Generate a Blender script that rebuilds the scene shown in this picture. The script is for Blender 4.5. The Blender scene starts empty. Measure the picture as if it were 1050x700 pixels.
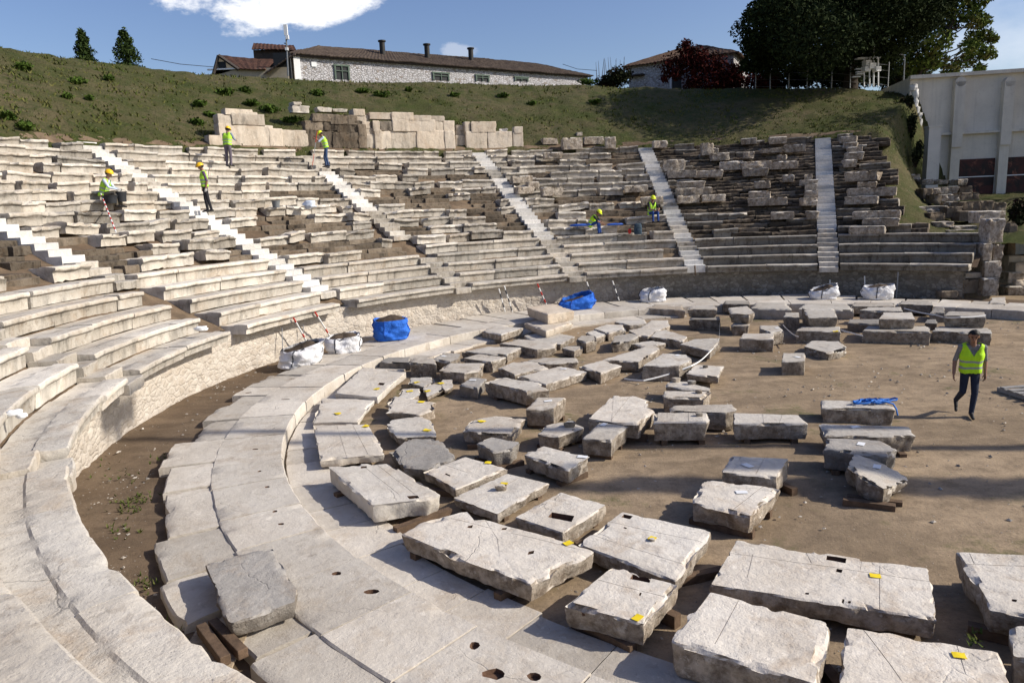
import bpy, bmesh, math, random
import numpy as np
from mathutils import Vector, Matrix
random.seed(7)
RNG = np.random.default_rng(11)
D = bpy.data
SC = bpy.context.scene
COL = SC.collection
rad = math.radians

# ------------------------------------------------------------------ survey of the place
# camera stands on the fourth seat row; z = 0 is the orchestra floor; CX, CY is the centre of the orchestra
FOC, PITCH, ROLL, CAMH = 750.25, 0.1815, -0.0406, 4.4427
CX, CY = 7.767, 16.145
R_RING, Z_RING, Z_CH, R_WALL = 12.48, 0.31, 0.16, 15.96
R1, Z1, RUN, RISE = 15.25, 1.59, 0.79, 0.36


def row_r(k): return R1 + RUN * (k - 1)
def row_z(k): return Z1 + RISE * (k - 1)


def ray(px, py):
    x = (px - 525) / FOC
    y = -(py - 350) / FOC
    c, s = math.cos(ROLL), math.sin(ROLL)
    x, y = c * x - s * y, s * x + c * y
    cp, sp = math.cos(PITCH), math.sin(PITCH)
    return np.array([x, cp + y * sp, -sp + y * cp])


def at_z(px, py, z=0.0):
    d = ray(px, py)
    t = (z - CAMH) / d[2]
    return np.array([d[0] * t, d[1] * t, z])


def at_y(px, py, Y):
    d = ray(px, py)
    t = Y / d[1]
    return np.array([d[0] * t, Y, CAMH + d[2] * t])


def at_r(px, py, R):
    """where the sight line meets the cylinder of radius R (far side)"""
    d = ray(px, py)
    a = d[0] ** 2 + d[1] ** 2
    b = -2 * (d[0] * CX + d[1] * CY)
    c = CX ** 2 + CY ** 2 - R * R
    t = (-b + math.sqrt(max(0, b * b - 4 * a * c))) / (2 * a)
    return np.array([d[0] * t, d[1] * t, CAMH + d[2] * t])


def on_rows(px, py):
    """seat slope: returns point and row number"""
    d = ray(px, py)
    ts = np.arange(5, 70, 0.02)
    x, y, z = d[0] * ts, d[1] * ts, CAMH + d[2] * ts
    r = np.hypot(x - CX, y - CY)
    k = (r - R1) / RUN + 1
    ok = np.where((r > R1) & (z <= row_z(k)) & ((y > CY - 3) | (x < CX - 5)))[0]
    i = ok[0] if len(ok) else len(ts) - 1
    return np.array([x[i], y[i], z[i]]), float(k[i])


def project(p):
    X, Y, Z = p
    cp, sp = math.cos(PITCH), math.sin(PITCH)
    zc = Y * cp - (Z - CAMH) * sp
    yc = Y * sp + (Z - CAMH) * cp
    c, s = math.cos(ROLL), math.sin(ROLL)
    if zc < 0.05:
        return -9999, -9999, zc
    x, y = X / zc, yc / zc
    x, y = c * x + s * y, -s * x + c * y
    return 525 + FOC * x, 350 - FOC * y, zc


def polar(az, R, z=0.0):
    return np.array([CX + R * math.cos(rad(az)), CY + R * math.sin(rad(az)), z])


def az_of(p): return math.degrees(math.atan2(p[1] - CY, p[0] - CX)) % 360


# ------------------------------------------------------------------ noise
def _hash(ix, iy, iz, seed):
    h = (ix * 374761393 + iy * 668265263 + iz * 2147483647 + seed * 1274126177) & 0xFFFFFFFF
    h = ((h ^ (h >> 13)) * 1274126177) & 0xFFFFFFFF
    h = (h ^ (h >> 16)) & 0xFFFF
    return h / 32767.5 - 1.0


def vnoise(P, scale=1.0, seed=0):
    P = np.asarray(P, float) * scale
    i = np.floor(P).astype(np.int64)
    f = P - i
    u = f * f * (3 - 2 * f)
    out = 0
    for dx in (0, 1):
        for dy in (0, 1):
            for dz in (0, 1):
                w = (u[..., 0] if dx else 1 - u[..., 0]) * (u[..., 1] if dy else 1 - u[..., 1]) * (u[..., 2] if dz else 1 - u[..., 2])
                out = out + w * _hash(i[..., 0] + dx, i[..., 1] + dy, i[..., 2] + dz, seed)
    return out


def fbm(P, scale=1.0, seed=0, octv=3):
    a, s, o = 1.0, scale, 0
    for k in range(octv):
        o = o + a * vnoise(P, s, seed + k * 17)
        a *= 0.5
        s *= 2.1
    return o


# ------------------------------------------------------------------ object helpers
class MB:
    """collects vertices and faces of ONE mesh"""
    def __init__(s): s.v, s.f, s.m, s.t, s.n = [], [], [], [], 0

    def add(s, verts, faces, mat=0, tone=0.5):
        verts = np.asarray(verts, float)
        s.v.append(verts)
        s.f += [tuple(i + s.n for i in f) for f in faces]
        s.m += list(mat) if isinstance(mat, (list, tuple)) else [mat] * len(faces)
        s.t.append(np.full(len(verts), tone) if np.isscalar(tone) else np.asarray(tone))
        s.n += len(verts)
        return s

    def box(s, c, size, rz=0, mat=0, tone=0.5, M=None):
        h = np.array(size) / 2
        v = np.array([[x, y, z] for z in (-1, 1) for y in (-1, 1) for x in (-1, 1)]) * h
        f = [(0, 2, 3, 1), (4, 5, 7, 6), (0, 1, 5, 4), (2, 6, 7, 3), (0, 4, 6, 2), (1, 3, 7, 5)]
        if M is not None:
            v = v @ np.array(M).T
        cz, sz = math.cos(rz), math.sin(rz)
        v = np.stack([v[:, 0] * cz - v[:, 1] * sz, v[:, 0] * sz + v[:, 1] * cz, v[:, 2]], 1) + np.array(c)
        return s.add(v, f, mat, tone)

    def tube(s, pts, r, n=8, mat=0, cap=True, tone=0.5):
        pts = [np.array(p, float) for p in pts]
        rs = r if isinstance(r, (list, tuple)) else [r] * len(pts)
        V, F = [], []
        for i, p in enumerate(pts):
            d = pts[min(i + 1, len(pts) - 1)] - pts[max(i - 1, 0)]
            d = d / (np.linalg.norm(d) + 1e-9)
            a = np.cross(d, [0, 0, 1.0]) if abs(d[2]) < 0.95 else np.cross(d, [1.0, 0, 0])
            a /= np.linalg.norm(a)
            b = np.cross(a, d)
            for j in range(n):
                t = 2 * math.pi * j / n
                V.append(p + rs[i] * (a * math.cos(t) + b * math.sin(t)))
        for i in range(len(pts) - 1):
            for j in range(n):
                k = (j + 1) % n
                F.append((i * n + j, i * n + k, (i + 1) * n + k, (i + 1) * n + j))
        if cap:
            F.append(tuple(range(n - 1, -1, -1)))
            F.append(tuple((len(pts) - 1) * n + j for j in range(n)))
        return s.add(V, F, mat, tone)

    def build(s, name, mats, parent=None, smooth=None, origin=None):
        me = D.meshes.new(name)
        V = np.concatenate(s.v) if s.v else np.zeros((0, 3))
        o = np.zeros(3)
        if origin is not None:
            o = np.array(origin, float)
        me.from_pydata((V - o).tolist(), [], s.f)
        for m in (mats if isinstance(mats, (list, tuple)) else [mats]):
            me.materials.append(m)
        me.polygons.foreach_set('material_index', s.m)
        at = me.attributes.new('tone', 'FLOAT', 'POINT')
        at.data.foreach_set('value', np.concatenate(s.t) if s.t else [])
        if smooth is not None:
            me.polygons.foreach_set('use_smooth', [True] * len(me.polygons))
            me.set_sharp_from_angle(angle=rad(smooth))
        me.update()
        ob = D.objects.new(name, me)
        ob.location = o
        COL.objects.link(ob)
        if parent is not None:
            ob.parent = parent
            w_, q_ = np.zeros(3), parent
            while q_ is not None:
                w_ += np.array(q_.location); q_ = q_.parent
            ob.location = o - w_
        return ob


def tag(o, label=None, cat=None, group=None, kind=None):
    if label: o['label'] = label
    if cat: o['category'] = cat
    if group: o['group'] = group
    if kind: o['kind'] = kind
    return o


def empty(name, loc, label, cat, group=None):
    o = D.objects.new(name, None)
    o.location = loc
    o.empty_display_size = 0.2
    COL.objects.link(o)
    o.matrix_world = Matrix.Translation(Vector([float(q) for q in loc]))
    return tag(o, label, cat, group)


ORD = ['zeroth', 'first', 'second', 'third', 'fourth', 'fifth', 'sixth', 'seventh', 'eighth', 'ninth', 'tenth', 'eleventh', 'twelfth',
       'thirteenth', 'fourteenth', 'fifteenth', 'sixteenth', 'seventeenth', 'eighteenth', 'nineteenth', 'twentieth', 'twenty-first', 'twenty-second',
       'twenty-third', 'twenty-fourth', 'twenty-fifth', 'twenty-sixth', 'twenty-seventh', 'twenty-eighth', 'twenty-ninth', 'thirtieth']


# ------------------------------------------------------------------ materials
class NT:
    def __init__(s, name):
        s.m = D.materials.new(name)
        s.m.use_nodes = True
        s.t = s.m.node_tree
        s.b = s.t.nodes['Principled BSDF']
        s.geo = s.t.nodes.new('ShaderNodeNewGeometry')
        s.pos = s.geo.outputs['Position']

    def n(s, typ, **kw):
        n = s.t.nodes.new(typ)
        for k, v in kw.items():
            if k.startswith('i_'):
                n.inputs[k[2:].replace('_', ' ')].default_value = v
            else:
                setattr(n, k, v)
        return n

    def l(s, a, b): s.t.links.new(a, b)

    def noise(s, scale, detail=4, rough=0.6, vec=None, dist=0.0):
        n = s.n('ShaderNodeTexNoise')
        n.inputs['Scale'].default_value = scale
        n.inputs['Detail'].default_value = detail
        n.inputs['Roughness'].default_value = rough
        n.inputs['Distortion'].default_value = dist
        s.l(vec or s.pos, n.inputs['Vector'])
        return n.outputs['Fac']

    def voro(s, scale, feat='F1', out='Distance', vec=None, rnd=1.0):
        n = s.n('ShaderNodeTexVoronoi', feature=feat)
        n.inputs['Scale'].default_value = scale
        n.inputs['Randomness'].default_value = rnd
        s.l(vec or s.pos, n.inputs['Vector'])
        return n.outputs[out]

    def ramp(s, fac, a, b, va=0.0, vb=1.0):
        n = s.n('ShaderNodeMapRange')
        n.inputs['From Min'].default_value = a
        n.inputs['From Max'].default_value = b
        n.inputs['To Min'].default_value = va
        n.inputs['To Max'].default_value = vb
        s.l(fac, n.inputs['Value'])
        return n.outputs['Result']

    def math(s, op, a, b=None):
        n = s.n('ShaderNodeMath', operation=op)
        for i, x in enumerate((a, b)):
            if x is None: continue
            if isinstance(x, (int, float)): n.inputs[i].default_value = x
            else: s.l(x, n.inputs[i])
        return n.outputs[0]

    def mix(s, fac, a, b, mode='MIX'):
        n = s.n('ShaderNodeMix', data_type='RGBA', blend_type=mode)
        for sock, x in ((n.inputs[0], fac), (n.inputs[6], a), (n.inputs[7], b)):
            if isinstance(x, (int, float)): sock.default_value = x
            elif isinstance(x, tuple): sock.default_value = (*x, 1) if len(x) == 3 else x
            else: s.l(x, sock)
        return n.outputs[2]

    def attr(s, name):
        n = s.n('ShaderNodeAttribute', attribute_name=name)
        return n.outputs['Fac']

    def scalev(s, v):
        n = s.n('ShaderNodeVectorMath', operation='MULTIPLY')
        s.l(s.pos, n.inputs[0])
        n.inputs[1].default_value = v
        return n.outputs[0]

    def nz(s):
        n = s.n('ShaderNodeSeparateXYZ')
        s.l(s.geo.outputs['True Normal'], n.inputs[0])
        return n.outputs[2]

    def bump(s, h, strength=0.5, dist=0.02, prev=None):
        n = s.n('ShaderNodeBump')
        n.inputs['Strength'].default_value = strength
        n.inputs['Distance'].default_value = dist
        s.l(h, n.inputs['Height'])
        if prev is not None: s.l(prev, n.inputs['Normal'])
        return n.outputs[0]

    def out(s, col=None, rough=0.9, normal=None, spec=0.25):
        if col is not None:
            if isinstance(col, tuple): s.b.inputs['Base Color'].default_value = (*col, 1)
            else: s.l(col, s.b.inputs['Base Color'])
        s.b.inputs['Roughness'].default_value = rough
        s.b.inputs['Specular IOR Level'].default_value = spec
        if normal is not None: s.l(normal, s.b.inputs['Normal'])
        return s.m


def stone_mat(name, light, mid, brown, dark, crust=0.5, streak=0.6, bump=1.0, tonegain=0.75, vein=0.0, side=0.0):
    """weathered marble: pale faces, brown patina, black lichen crust, drip streaks and painted shade on upright faces, pits"""
    t = NT(name)
    big = t.noise(0.9, 5, 0.6)
    med = t.noise(3.7, 6, 0.65)
    fine = t.noise(17, 6, 0.7)
    tone = t.attr('tone')
    c = t.mix(t.ramp(big, 0.36, 0.64), light, mid)
    c = t.mix(t.math('MULTIPLY', t.ramp(t.noise(1.7, 6, 0.7, dist=0.5), 0.52, 0.72), 0.65), c, brown)
    c = t.mix(t.math('MULTIPLY', t.ramp(fine, 0.50, 0.74), 0.2), c, tuple(x * 0.55 for x in mid))
    cr = t.ramp(t.math('ADD', t.math('MULTIPLY', med, 0.7), t.math('MULTIPLY', fine, 0.3)), 0.66 - 0.16 * crust, 0.76 - 0.12 * crust)
    # a darker block has more crust on it
    tn = t.ramp(tone, 0.0, 1.0, 1.35, 0.35)
    c = t.mix(t.math('MULTIPLY', t.math('MULTIPLY', cr, 0.8), tn), c, dark)
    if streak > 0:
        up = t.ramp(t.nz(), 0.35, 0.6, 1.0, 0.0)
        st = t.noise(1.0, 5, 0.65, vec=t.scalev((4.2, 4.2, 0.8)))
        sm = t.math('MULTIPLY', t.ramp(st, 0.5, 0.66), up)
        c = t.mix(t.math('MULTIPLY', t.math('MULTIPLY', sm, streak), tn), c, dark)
    if vein > 0:
        vn = t.noise(2.2, 8, 0.6, dist=1.5)
        c = t.mix(t.math('MULTIPLY', t.ramp(t.math('ABSOLUTE', t.math('SUBTRACT', vn, 0.5)), 0.0, 0.03, 1, 0), vein), c, tuple(x * 0.5 for x in mid))
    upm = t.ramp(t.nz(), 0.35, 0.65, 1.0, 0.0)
    # upright faces darkened and browned: dirt, with shade put into the colour
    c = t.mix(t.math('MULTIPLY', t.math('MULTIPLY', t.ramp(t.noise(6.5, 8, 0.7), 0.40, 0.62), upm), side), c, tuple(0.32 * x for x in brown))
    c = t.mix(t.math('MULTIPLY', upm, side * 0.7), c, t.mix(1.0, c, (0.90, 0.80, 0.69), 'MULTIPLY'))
    # blotches, flakes and cracks
    bl = t.noise(5.2, 9, 0.74, dist=0.3)
    c = t.mix(t.math('MULTIPLY', t.math('MULTIPLY', t.ramp(bl, 0.545, 0.615), 0.62 * min(1.0, 0.35 + crust)), tn), c, tuple(0.5 * x + 0.5 * y for x, y in zip(dark, brown)))
    c = t.mix(t.math('MULTIPLY', t.ramp(t.noise(8.5, 8, 0.72), 0.57, 0.64), 0.5), c, tuple(min(0.88, x * 1.22) for x in light))
    dv = t.n('ShaderNodeVectorMath', operation='MULTIPLY_ADD')
    nv = t.n('ShaderNodeTexNoise'); nv.inputs['Scale'].default_value = 2.4; nv.inputs['Detail'].default_value = 5
    t.l(t.pos, nv.inputs['Vector'])
    t.l(nv.outputs['Color'], dv.inputs[0]); dv.inputs[1].default_value = (0.35, 0.35, 0.35); t.l(t.pos, dv.inputs[2])
    ed = t.voro(0.5, 'DISTANCE_TO_EDGE', vec=dv.outputs[0])
    ck = t.math('MULTIPLY', t.ramp(ed, 0.001, 0.006, 1, 0), t.ramp(t.noise(0.8, 4, 0.6), 0.52, 0.60))
    c = t.mix(t.math('MULTIPLY', ck, 0.32 if vein == 0 else 0.0), c, dark)
    sp = t.voro(30, 'F1', 'Distance')
    spm = t.math('MULTIPLY', t.ramp(sp, 0.20, 0.10), t.ramp(t.noise(2.6, 5, 0.65), 0.5, 0.6))
    c = t.mix(t.math('MULTIPLY', spm, 0.6 * min(1, crust * 2)), c, dark)
    oi = t.n('ShaderNodeObjectInfo')
    c = t.mix(t.math('MULTIPLY', oi.outputs['Random'], 0.26), c, t.mix(1.0, c, (1.0, 0.885, 0.75), 'MULTIPLY'))
    g = t.ramp(tone, 0.0, 1.0, tonegain * 0.36, 1.10)
    gm = t.n('ShaderNodeVectorMath', operation='SCALE')
    t.l(c, gm.inputs[0]); t.l(g, gm.inputs['Scale'])
    pits = t.voro(30, 'SMOOTH_F1')
    b1 = t.bump(t.noise(4.5, 8, 0.68), 0.6 * bump, 0.05)
    b2 = t.bump(t.noise(15, 7, 0.72), 0.28 * bump, 0.018, b1)
    b3 = t.bump(t.math('MULTIPLY', t.ramp(pits, 0.05, 0.35), t.ramp(t.noise(3.1, 4, .6), .4, .6)), 0.3 * bump, 0.010, b2)
    if side > 0:
        b3 = t.bump(t.math('MULTIPLY', t.noise(11, 8, 0.75), upm), 0.9, 0.07, b3)
    b4 = t.bump(t.math('SUBTRACT', 1.0, ck), 0.5 * bump, 0.012, b3)
    return t.out(gm.outputs[0], 0.88, b4, 0.2)


def plain(name, col, rough=0.7, var=0.15, bump=0.0, scale=6, spec=0.3, metal=0.0):
    t = NT(name)
    n = t.noise(scale, 5, 0.65)
    c = t.mix(t.ramp(n, 0.3, 0.7), tuple(x * (1 - var) for x in col), tuple(min(1, x * (1 + var)) for x in col))
    nrm = t.bump(t.noise(scale * 4, 5, 0.7), bump, 0.02) if bump > 0 else None
    t.b.inputs['Metallic'].default_value = metal
    return t.out(c, rough, nrm, spec)


def earth_mat(name, a, b, c3, moss=None, moss_amt=0.0, gravel=1.0, shift=0.0):
    t = NT(name)
    n1 = t.noise(0.35, 6, 0.6)
    n2 = t.noise(2.3, 7, 0.7)
    n3 = t.noise(22, 5, 0.7)
    c = t.mix(t.ramp(n1, 0.42, 0.58), a, b)
    c = t.mix(t.math('MULTIPLY', t.ramp(n2, 0.45, 0.62), 0.6), c, c3)
    # tracks trodden along one direction
    tr = t.noise(0.8, 5, 0.6, vec=t.scalev((0.5, 2.2, 1)))
    c = t.mix(t.math('MULTIPLY', t.ramp(tr, 0.52, 0.66), 0.35), c, tuple(min(1, x * 1.45) for x in a))
    c = t.mix(t.math('MULTIPLY', t.ramp(n3, 0.5, 0.72), 0.5), c, tuple(x * 0.5 for x in b))
    if moss:
        mm = t.math('MULTIPLY', t.ramp(t.noise(0.55, 6, 0.7, dist=0.6), 0.62 - moss_amt, 0.72 - moss_amt), t.ramp(t.noise(7, 5, 0.7), 0.35, 0.6))
        c = t.mix(t.math('MULTIPLY', mm, 0.85), c, moss)
    peb = t.voro(26, 'F1', 'Distance')
    pc = t.voro(26, 'F1', 'Color')
    sep = t.n('ShaderNodeSeparateColor'); t.l(pc, sep.inputs[0])
    pm = t.math('MULTIPLY', t.ramp(peb, 0.22, 0.14), t.ramp(sep.outputs[0], 0.93, 0.95))
    c = t.mix(t.math('MULTIPLY', pm, 0.8 * gravel), c, (0.42, 0.39, 0.34))
    b1 = t.bump(n2, 0.5, 0.06)
    b2 = t.bump(t.noise(30, 6, 0.75), 0.6, 0.015, b1)
    b3 = t.bump(pm, 0.6, 0.02, b2)
    return t.out(c, 0.95, b3, 0.15)


M = {}
M['seat'] = stone_mat('seat_marble', (0.655, 0.615, 0.55), (0.545, 0.50, 0.435), (0.44, 0.335, 0.235), (0.046, 0.041, 0.035), 0.48, 0.5)
M['loose'] = stone_mat('loose_marble', (0.65, 0.615, 0.56), (0.53, 0.485, 0.425), (0.40, 0.305, 0.215), (0.070, 0.064, 0.057), 0.48, 0.6, 1.0, side=0.75)  # side and streak also darken upright faces, shade put into the colour
M['grey'] = stone_mat('grey_stone', (0.40, 0.38, 0.355), (0.30, 0.285, 0.265), (0.33, 0.265, 0.20), (0.10, 0.097, 0.093), 0.3, 0.3, 1.1, side=0.4)
M['pave'] = stone_mat('paving_marble', (0.60, 0.565, 0.51), (0.49, 0.45, 0.395), (0.40, 0.325, 0.245), (0.13, 0.112, 0.094), 0.34, 0.3, 0.8)
M['strata'] = stone_mat('foundation_stone', (0.29, 0.24, 0.185), (0.185, 0.148, 0.11), (0.20, 0.13, 0.075), (0.030, 0.026, 0.022), 0.8, 0.7, 1.5)
M['new'] = stone_mat('new_marble', (0.70, 0.685, 0.66), (0.61, 0.60, 0.575), (0.52, 0.49, 0.45), (0.32, 0.31, 0.295), 0.10, 0.15, 0.4, 0.9, 0.4)
M['ashlar'] = stone_mat('ashlar_limestone', (0.60, 0.535, 0.45), (0.50, 0.43, 0.35), (0.45, 0.34, 0.24), (0.075, 0.068, 0.06), 0.5, 0.6, 1.2)
M['earth'] = earth_mat('packed_earth', (0.335, 0.252, 0.167), (0.245, 0.183, 0.120), (0.155, 0.115, 0.077), (0.095, 0.100, 0.036), 0.055)
M['channel'] = earth_mat('channel_soil', (0.185, 0.135, 0.09), (0.135, 0.095, 0.062), (0.10, 0.072, 0.048), (0.06, 0.085, 0.02), -0.04, 1.0)
M['bank'] = earth_mat('bank_soil', (0.20, 0.145, 0.095), (0.13, 0.09, 0.06), (0.08, 0.06, 0.042), None, 0, 1.0)
M['wood'] = plain('old_timber', (0.115, 0.075, 0.048), 0.85, 0.35, 0.4, 9)
M['plank'] = plain('pale_plank', (0.36, 0.28, 0.19), 0.8, 0.25, 0.3, 9)
M['tag'] = plain('yellow_card', (0.80, 0.60, 0.02), 0.6, 0.1)
M['card'] = plain('white_card', (0.78, 0.79, 0.80), 0.5, 0.04)
M['socket'] = plain('socket_dirt', (0.13, 0.075, 0.048), 0.95, 0.3, 0.4, 12)

# ------------------------------------------------------------------ camera, sun, sky
cam = D.cameras.new('camera')
cam.sensor_width = 36
cam.sensor_fit = 'HORIZONTAL'
cam.lens = FOC / 1050 * 36
cam.clip_start, cam.clip_end = 0.1, 2000
co = D.objects.new('camera', cam)
COL.objects.link(co)
cp_, sp_ = math.cos(PITCH), math.sin(PITCH)
c_, s_ = math.cos(ROLL), math.sin(ROLL)
Rv, Uv, Fv = Vector((1, 0, 0)), Vector((0, sp_, cp_)), Vector((0, cp_, -sp_))
r_, u_ = c_ * Rv + s_ * Uv, -s_ * Rv + c_ * Uv
co.matrix_world = Matrix(((r_.x, u_.x, -Fv.x, 0), (r_.y, u_.y, -Fv.y, 0), (r_.z, u_.z, -Fv.z, CAMH), (0, 0, 0, 1)))
SC.camera = co

SUN_EL, SUN_AZ = rad(33), rad(-7.5)          # azimuth measured from +X towards +Y
sv = Vector((math.cos(SUN_EL) * math.cos(SUN_AZ), math.cos(SUN_EL) * math.sin(SUN_AZ), math.sin(SUN_EL)))
sl = D.lights.new('sun', 'SUN')
sl.energy = 4.7
sl.angle = rad(0.5)
sl.color = (1.0, 0.93, 0.82)
so = D.objects.new('sun', sl)
COL.objects.link(so)
so.rotation_euler = (-sv).to_track_quat('-Z', 'Y').to_euler()
so.location = (60, -5, 40)

W = D.worlds.new('World')
SC.world = W
W.use_nodes = True
wt = W.node_tree
wb = wt.nodes['Background']
sky = wt.nodes.new('ShaderNodeTexSky')
sky.sky_type = 'NISHITA'
sky.sun_disc = False
sky.sun_elevation = SUN_EL
sky.sun_rotation = rad(90) - SUN_AZ
sky.air_density = 1.0
sky.dust_density = 1.3
sky.ozone_density = 2.0
wb.inputs['Strength'].default_value = 0.105
tc = wt.nodes.new('ShaderNodeTexCoord')


def wnode(t, **k):
    n = wt.nodes.new(t)
    for a, b in k.items(): setattr(n, a, b)
    return n


def cloud(px, py, wx, wy, scale, lo, hi, seedv):
    """a cloud in the sky at the direction seen at (px, py); wx, wy its half extents in radians"""
    d = ray(px, py)
    d = d / np.linalg.norm(d)
    right = np.cross(d, [0, 0, 1]); right /= np.linalg.norm(right)
    up = np.cross(right, d)
    outs = []
    for vec, w in ((right, wx), (up, wy)):
        dt = wnode('ShaderNodeVectorMath', operation='DOT_PRODUCT')
        wt.links.new(tc.outputs['Generated'], dt.inputs[0])
        dt.inputs[1].default_value = vec
        m = wnode('ShaderNodeMath', operation='DIVIDE')
        wt.links.new(dt.outputs['Value'], m.inputs[0]); m.inputs[1].default_value = w
        p = wnode('ShaderNodeMath', operation='POWER')
        wt.links.new(m.outputs[0], p.inputs[0]); p.inputs[1].default_value = 2
        outs.append(p.outputs[0])
    s = wnode('ShaderNodeMath', operation='ADD')
    wt.links.new(outs[0], s.inputs[0]); wt.links.new(outs[1], s.inputs[1])
    # in front of the viewer only
    f = wnode('ShaderNodeVectorMath', operation='DOT_PRODUCT')
    wt.links.new(tc.outputs['Generated'], f.inputs[0]); f.inputs[1].default_value = d
    fg = wnode('ShaderNodeMath', operation='GREATER_THAN')
    wt.links.new(f.outputs['Value'], fg.inputs[0]); fg.inputs[1].default_value = 0
    mp = wnode('ShaderNodeVectorMath', operation='MULTIPLY_ADD')
    wt.links.new(tc.outputs['Generated'], mp.inputs[0]); mp.inputs[1].default_value = (1, 1, 1.9); mp.inputs[2].default_value = (seedv, seedv * 2, 0)
    nz = wnode('ShaderNodeTexNoise')
    nz.inputs['Scale'].default_value = scale; nz.inputs['Detail'].default_value = 9; nz.inputs['Roughness'].default_value = 0.6
    wt.links.new(mp.outputs[0], nz.inputs['Vector'])
    # fac = noise*1.0 + (1 - s)*0.5
    a = wnode('ShaderNodeMath', operation='MULTIPLY_ADD')
    amp_ = wnode('ShaderNodeMath', operation='MULTIPLY_ADD')
    wt.links.new(nz.outputs['Fac'], amp_.inputs[0]); amp_.inputs[1].default_value = 1.9; amp_.inputs[2].default_value = -0.45
    wt.links.new(s.outputs[0], a.inputs[0]); a.inputs[1].default_value = -0.5
    wt.links.new(amp_.outputs[0], a.inputs[2])
    r = wnode('ShaderNodeMapRange', interpolation_type='SMOOTHSTEP')
    wt.links.new(a.outputs[0], r.inputs['Value'])
    r.inputs['From Min'].default_value = lo; r.inputs['From Max'].default_value = hi
    o = wnode('ShaderNodeMath', operation='MULTIPLY')
    wt.links.new(r.outputs[0], o.inputs[0]); wt.links.new(fg.outputs[0], o.inputs[1])
    return o.outputs[0]


skycol = sky.outputs[0]
hue = wnode('ShaderNodeHueSaturation')
hue.inputs['Saturation'].default_value = 1.12
hue.inputs['Value'].default_value = 1.1
hue.inputs['Hue'].default_value = 0.515
wt.links.new(skycol, hue.inputs['Color'])
skycol = hue.outputs[0]
for (args, colr, op) in (((266, -5, 0.15, 0.045, 8.5, 0.03, 0.27, 3.1), (9.2, 9.3, 9.6), 0.96),
                         ((468, 53, 0.028, 0.012, 22, 0.10, 0.5, 5.0), (7.0, 7.3, 8.0), 0.4),
                         ((1030, 60, 0.10, 0.09, 6, 0.0, 0.75, 8.0), (7.6, 8.0, 8.6), 0.5)):
    fac = cloud(*args)
    mm = wnode('ShaderNodeMath', operation='MULTIPLY')
    wt.links.new(fac, mm.inputs[0]); mm.inputs[1].default_value = op
    mx = wnode('ShaderNodeMix', data_type='RGBA')
    wt.links.new(mm.outputs[0], mx.inputs[0]); wt.links.new(skycol, mx.inputs[6])
    mx.inputs[7].default_value = (*colr, 1)
    skycol = mx.outputs[2]
wt.links.new(skycol, wb.inputs['Color'])

SC.view_settings.view_transform = 'Standard'
SC.view_settings.look = 'None'
SC.view_settings.exposure = 0.22
SC.view_settings.gamma = 1.0
SC.cycles.max_bounces = 5
SC.cycles.diffuse_bounces = 3
SC.cycles.transparent_max_bounces = 6
SC.cycles.use_adaptive_sampling = True

# ------------------------------------------------------------------ terrain
CREST = [(50, 10.4), (61, 11.0), (67, 11.75), (76, 12.25), (93, 13.15), (108, 13.45), (123, 13.32), (132, 13.30), (139, 13.42), (146, 13.55), (160, 13.7), (200, 13.7)]


def crest(az):
    xs, ys = zip(*CREST)
    return float(np.interp(az, xs, ys))


K_TOP = 18.4
R_TOP, Z_TOP = row_r(K_TOP), row_z(K_TOP)


def hill_z(az, R):
    zc = crest(az)
    if R <= R_TOP:
        z = row_z((R - R1) / RUN + 1) - 0.46
    elif R < 41:
        t = (R - R_TOP) / (41 - R_TOP)
        z = Z_TOP - 0.15 + (zc - Z_TOP + 0.15) * (t ** 0.92 * 0.85 + 0.15 * math.sin(t * math.pi / 2))
    else:
        t = min(1, (R - 41) / 6)
        z = zc + 0.25 * math.sin(t * math.pi / 2)
    hi_ = float(np.interp(R, (24, 33, 39, 43), (66.0, 61.8, 60.2, 55)))
    wd_ = float(np.interp(R, (24, 33), (13.0, 2.6)))
    if az < hi_:                                    # the bank runs down past the broken end of the tiers
        t = min(1, (hi_ - az) / wd_)
        t = t * t * (3 - 2 * t)
        low = 2.2 + 0.10 * max(0, R - 17.5) if R < 30 else 3.45 + 0.05 * (R - 30)
        low = max(low, row_z(4) - 0.46 if R < 17.4 else 0)
        if R < 17.7: t *= 0
        z = z * (1 - t) + min(z, low) * t
    return z


def polar_sheet(name, az0, az1, naz, Rs, zfun, mats, jit=0.0, seed=1, smooth=40, mfun=None):
    V, F, mm = [], [], []
    azs = np.linspace(az0, az1, naz)
    P = np.array([polar(a, R, zfun(a, R)) for R in Rs for a in azs])
    if jit:
        n = fbm(P, 1.3, seed, 4)
        P[:, 2] += jit * n
    for i in range(len(Rs) - 1):
        for j in range(naz - 1):
            F.append((i * naz + j, (i + 1) * naz + j, (i + 1) * naz + j + 1, i * naz + j + 1))
            if mfun: mm.append(mfun(azs[j], Rs[i]))
    b = MB()
    b.add(P, F, mm if mfun else 0)
    return b.build(name, mats, smooth=smooth)


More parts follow.
